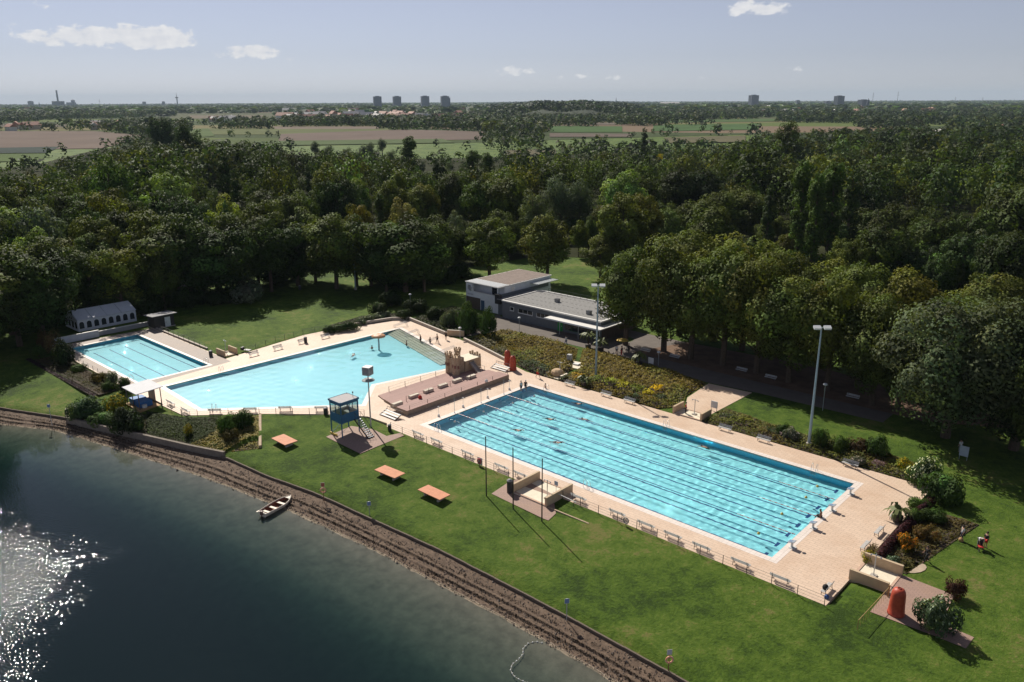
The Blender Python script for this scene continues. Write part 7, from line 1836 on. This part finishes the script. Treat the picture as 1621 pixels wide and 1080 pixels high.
person(*at(1559,867), -.5, 'stand', 'person in a dark top beside the bending one on the right lawn', BK, (RD, False))
person(*at(1466,890), 2.4, 'walk', 'person in black walking past the right hedge', BK, (BK, True))
person(50.3, 10.85, .03, math.pi/2, 'sit', 'bather in swim shorts sitting on the right pool edge between starting blocks', None, (BK, False), skin=M('skin_tan', (.30,.15,.09), .6, .08, 4))
person(*at(1085,655), -1.2, 'stand', 'person in red shirt standing at the foot bath wall across the pool', RD, (BK, True))
person(*at(896,547), 1.4, 'walk', 'person in pale clothes walking past the green door of the building', WH, (BL, True))
person(*at(976,561), .4, 'stand', 'person in a white top on the path near the parasol', WH, (NV, False))
person(*at(984,563), 2.8, 'stand', 'person in red trousers on the path near the parasol', BK, (RD, True))
person(*at(995,559), -.4, 'stand', 'person in black standing in the building shade', BK, (BK, True))
person(*at(851,598), -1.3, 'walk', 'person in yellow top walking on the deck between cabins and rock fountain', cloth('yellow', (.45,.42,.1)), (RD, False))
person(*at(692.5,543), 2.6, 'walk', 'bather walking on the deck above the entry steps', None, (BK, False))
person(*at(706,538), -2, 'stand', 'bather in dark swimwear near the tan entrance wall', BK, (BK, False))
person(*at(825,620), 1.4, 'stand', 'swimmer with towel at the far left corner of the long pool', WH, (NV, False))
person(*at(832,619), .5, 'stand', 'swimmer in black at the far left corner of the long pool', BK, (BK, False), hat=(.6,.6,.6))
person(*at(863,624,-1.0), -.6, 'stand', 'swimmer standing on the far side ladder of the long pool', None, (NV, False))
person(*at(1519,716), 1., 'stand', 'person in white standing in deep shade beside the pale blue board', WH, (GYc, True))
for k, (x, y, lab) in enumerate([(589,553,'child standing in the water left of the mushroom fountain'),(643.5,548,'bather wading in front of the entry steps'),(666,543,'bather on the entry steps, left of two'),(681,546,'bather on the entry steps, right of two')]):
    u, v = guv(x, y, -.3); person(u, v, -.98 if k < 2 else -.45, (1.2,-1,2,.4)[k], 'stand', lab, None if k != 2 else BK, (BK, False), h=(1.35,1.7,1.7,1.6)[k])
for k, (x, y, rot, lab) in enumerate([(559,563,.6,'swimmer splashing in the middle of the bathing pool'),(818,681,-1.4,'swimmer in the left half of the long pool, nearest the lawn'),(881,700.5,-1.3,'swimmer in the middle lanes between two splashes'),(1118,709,1.6,'swimmer in the outer lane below the right silver benches'),(869,663.5,-1.4,'swimmer in the centre lanes of the left half'),(928,665,1.7,'swimmer in the far lanes behind the centre'),(914,639,-1.5,'swimmer close to the far edge of the long pool')]):
    u, v = guv(x, y, WATERLVL); person(u, v, WATERLVL+.02, rot, 'swim', lab, None, (BK, False), hat=(.05,.05,.07) if k % 2 else None)
# foam round the swimmers: a few raised drops and a low broken ring
FOAM = M('foam', (.85,.9,.92), .5, .05, 5)
for k, (x, y, s) in enumerate([(559,562,1.6),(589,551,.8),(820,682,1.0),(889,703,1.6),(878,700,.8)]):
    u, v = guv(x, y, WATERLVL); m = MB(); rr = random.Random(k)
    for j in range(46):
        a = rr.uniform(0, 6.28); q = s*rr.random()**.6; rad_ = rr.uniform(.02, .07); m.lathe([(rad_*.2,-rad_*.5),(rad_,0),(rad_*.2,rad_*.6)], 5, (q*math.cos(a)*.6, q*math.sin(a)))
        for i in range(len(m.v)-15, len(m.v)): p = m.v[i]; m.v[i] = (p[0], p[1], p[2]+.02)
    o = m.build('splash_foam', FOAM, None, True, L(u, v, WATERLVL), YAW); tag(o, 'white splash foam beside a swimmer, patch by %s' % ('the bathing pool centre','the mushroom','the lawn-side swimmer','the middle-lane swimmer','the second middle-lane swimmer')[k], None, None, 'stuff')
# pushchair, bags and small stuff
o = thing('pushchair', 'small pushchair beside the bending person on the right lawn', 'pushchair', *guv(1552, 872), 0, .5)
part('seat', RD, o, (-.22,.22,-.2,.3,.4,.5)); part('hood', BK, o, (-.22,.22,.25,.35,.5,.95))
for x in (-.22, .22):
    for y in (-.25, .3): m = MB(); m.cyl((x-.02,y,.14), (x+.02,y,.14), .14, .14, 10); m.build('wheel', DARKM, o)
m = MB(); m.tube([(-.22,.3,.5),(-.22,.55,1.0),(.22,.55,1.0),(.22,.3,.5)], .018); m.build('handle', DARKM, o)
def bag(u, v, z, label, mat, s=.4):
    o = thing('bag', label, 'bag', u, v, z, random.uniform(0, 3)); m = MB(); m.lathe([(.01,0),(s*.5,.02),(s*.56,s*.4),(s*.4,s*.75),(s*.12,s*.9)], 10); m.build('body', mat, o, True)
    m = MB(); m.tube([(-s*.25,0,s*.8),(0,0,s*1.15),(s*.25,0,s*.8)], .02); m.build('handle', mat, o)
bag(56.2, -2.5, .48, 'black bag on the bench at the near deck corner', BK, .5); bag(56.6, -3.1, .01, 'blue bag under the bench at the near deck corner', BL, .4)
bag(*guv(665, 631, .78), .78, 'red bag on the terrace edge facing the long pool', RD, .55); bag(*guv(770, 605, .78), .78, 'white and blue bag at the castle end of the terrace', WH, .5)
bag(*guv(1521, 857), .01, 'tan bag beside the white-topped person on the lawn', WOOD, .45)
o = thing('lounger', 'dark lounger with towels behind the first back lawn bench', 'lounger', *guv(390, 557), 0, .4); part('bed', DARKM, o, (-.9,.9,-.35,.35,.3,.38)); part('towel', WH, o, (-.3,.85,-.36,.36,.38,.42)); part('headrest', DARKM, o, (-.95,-.6,-.35,.35,.38,.8))
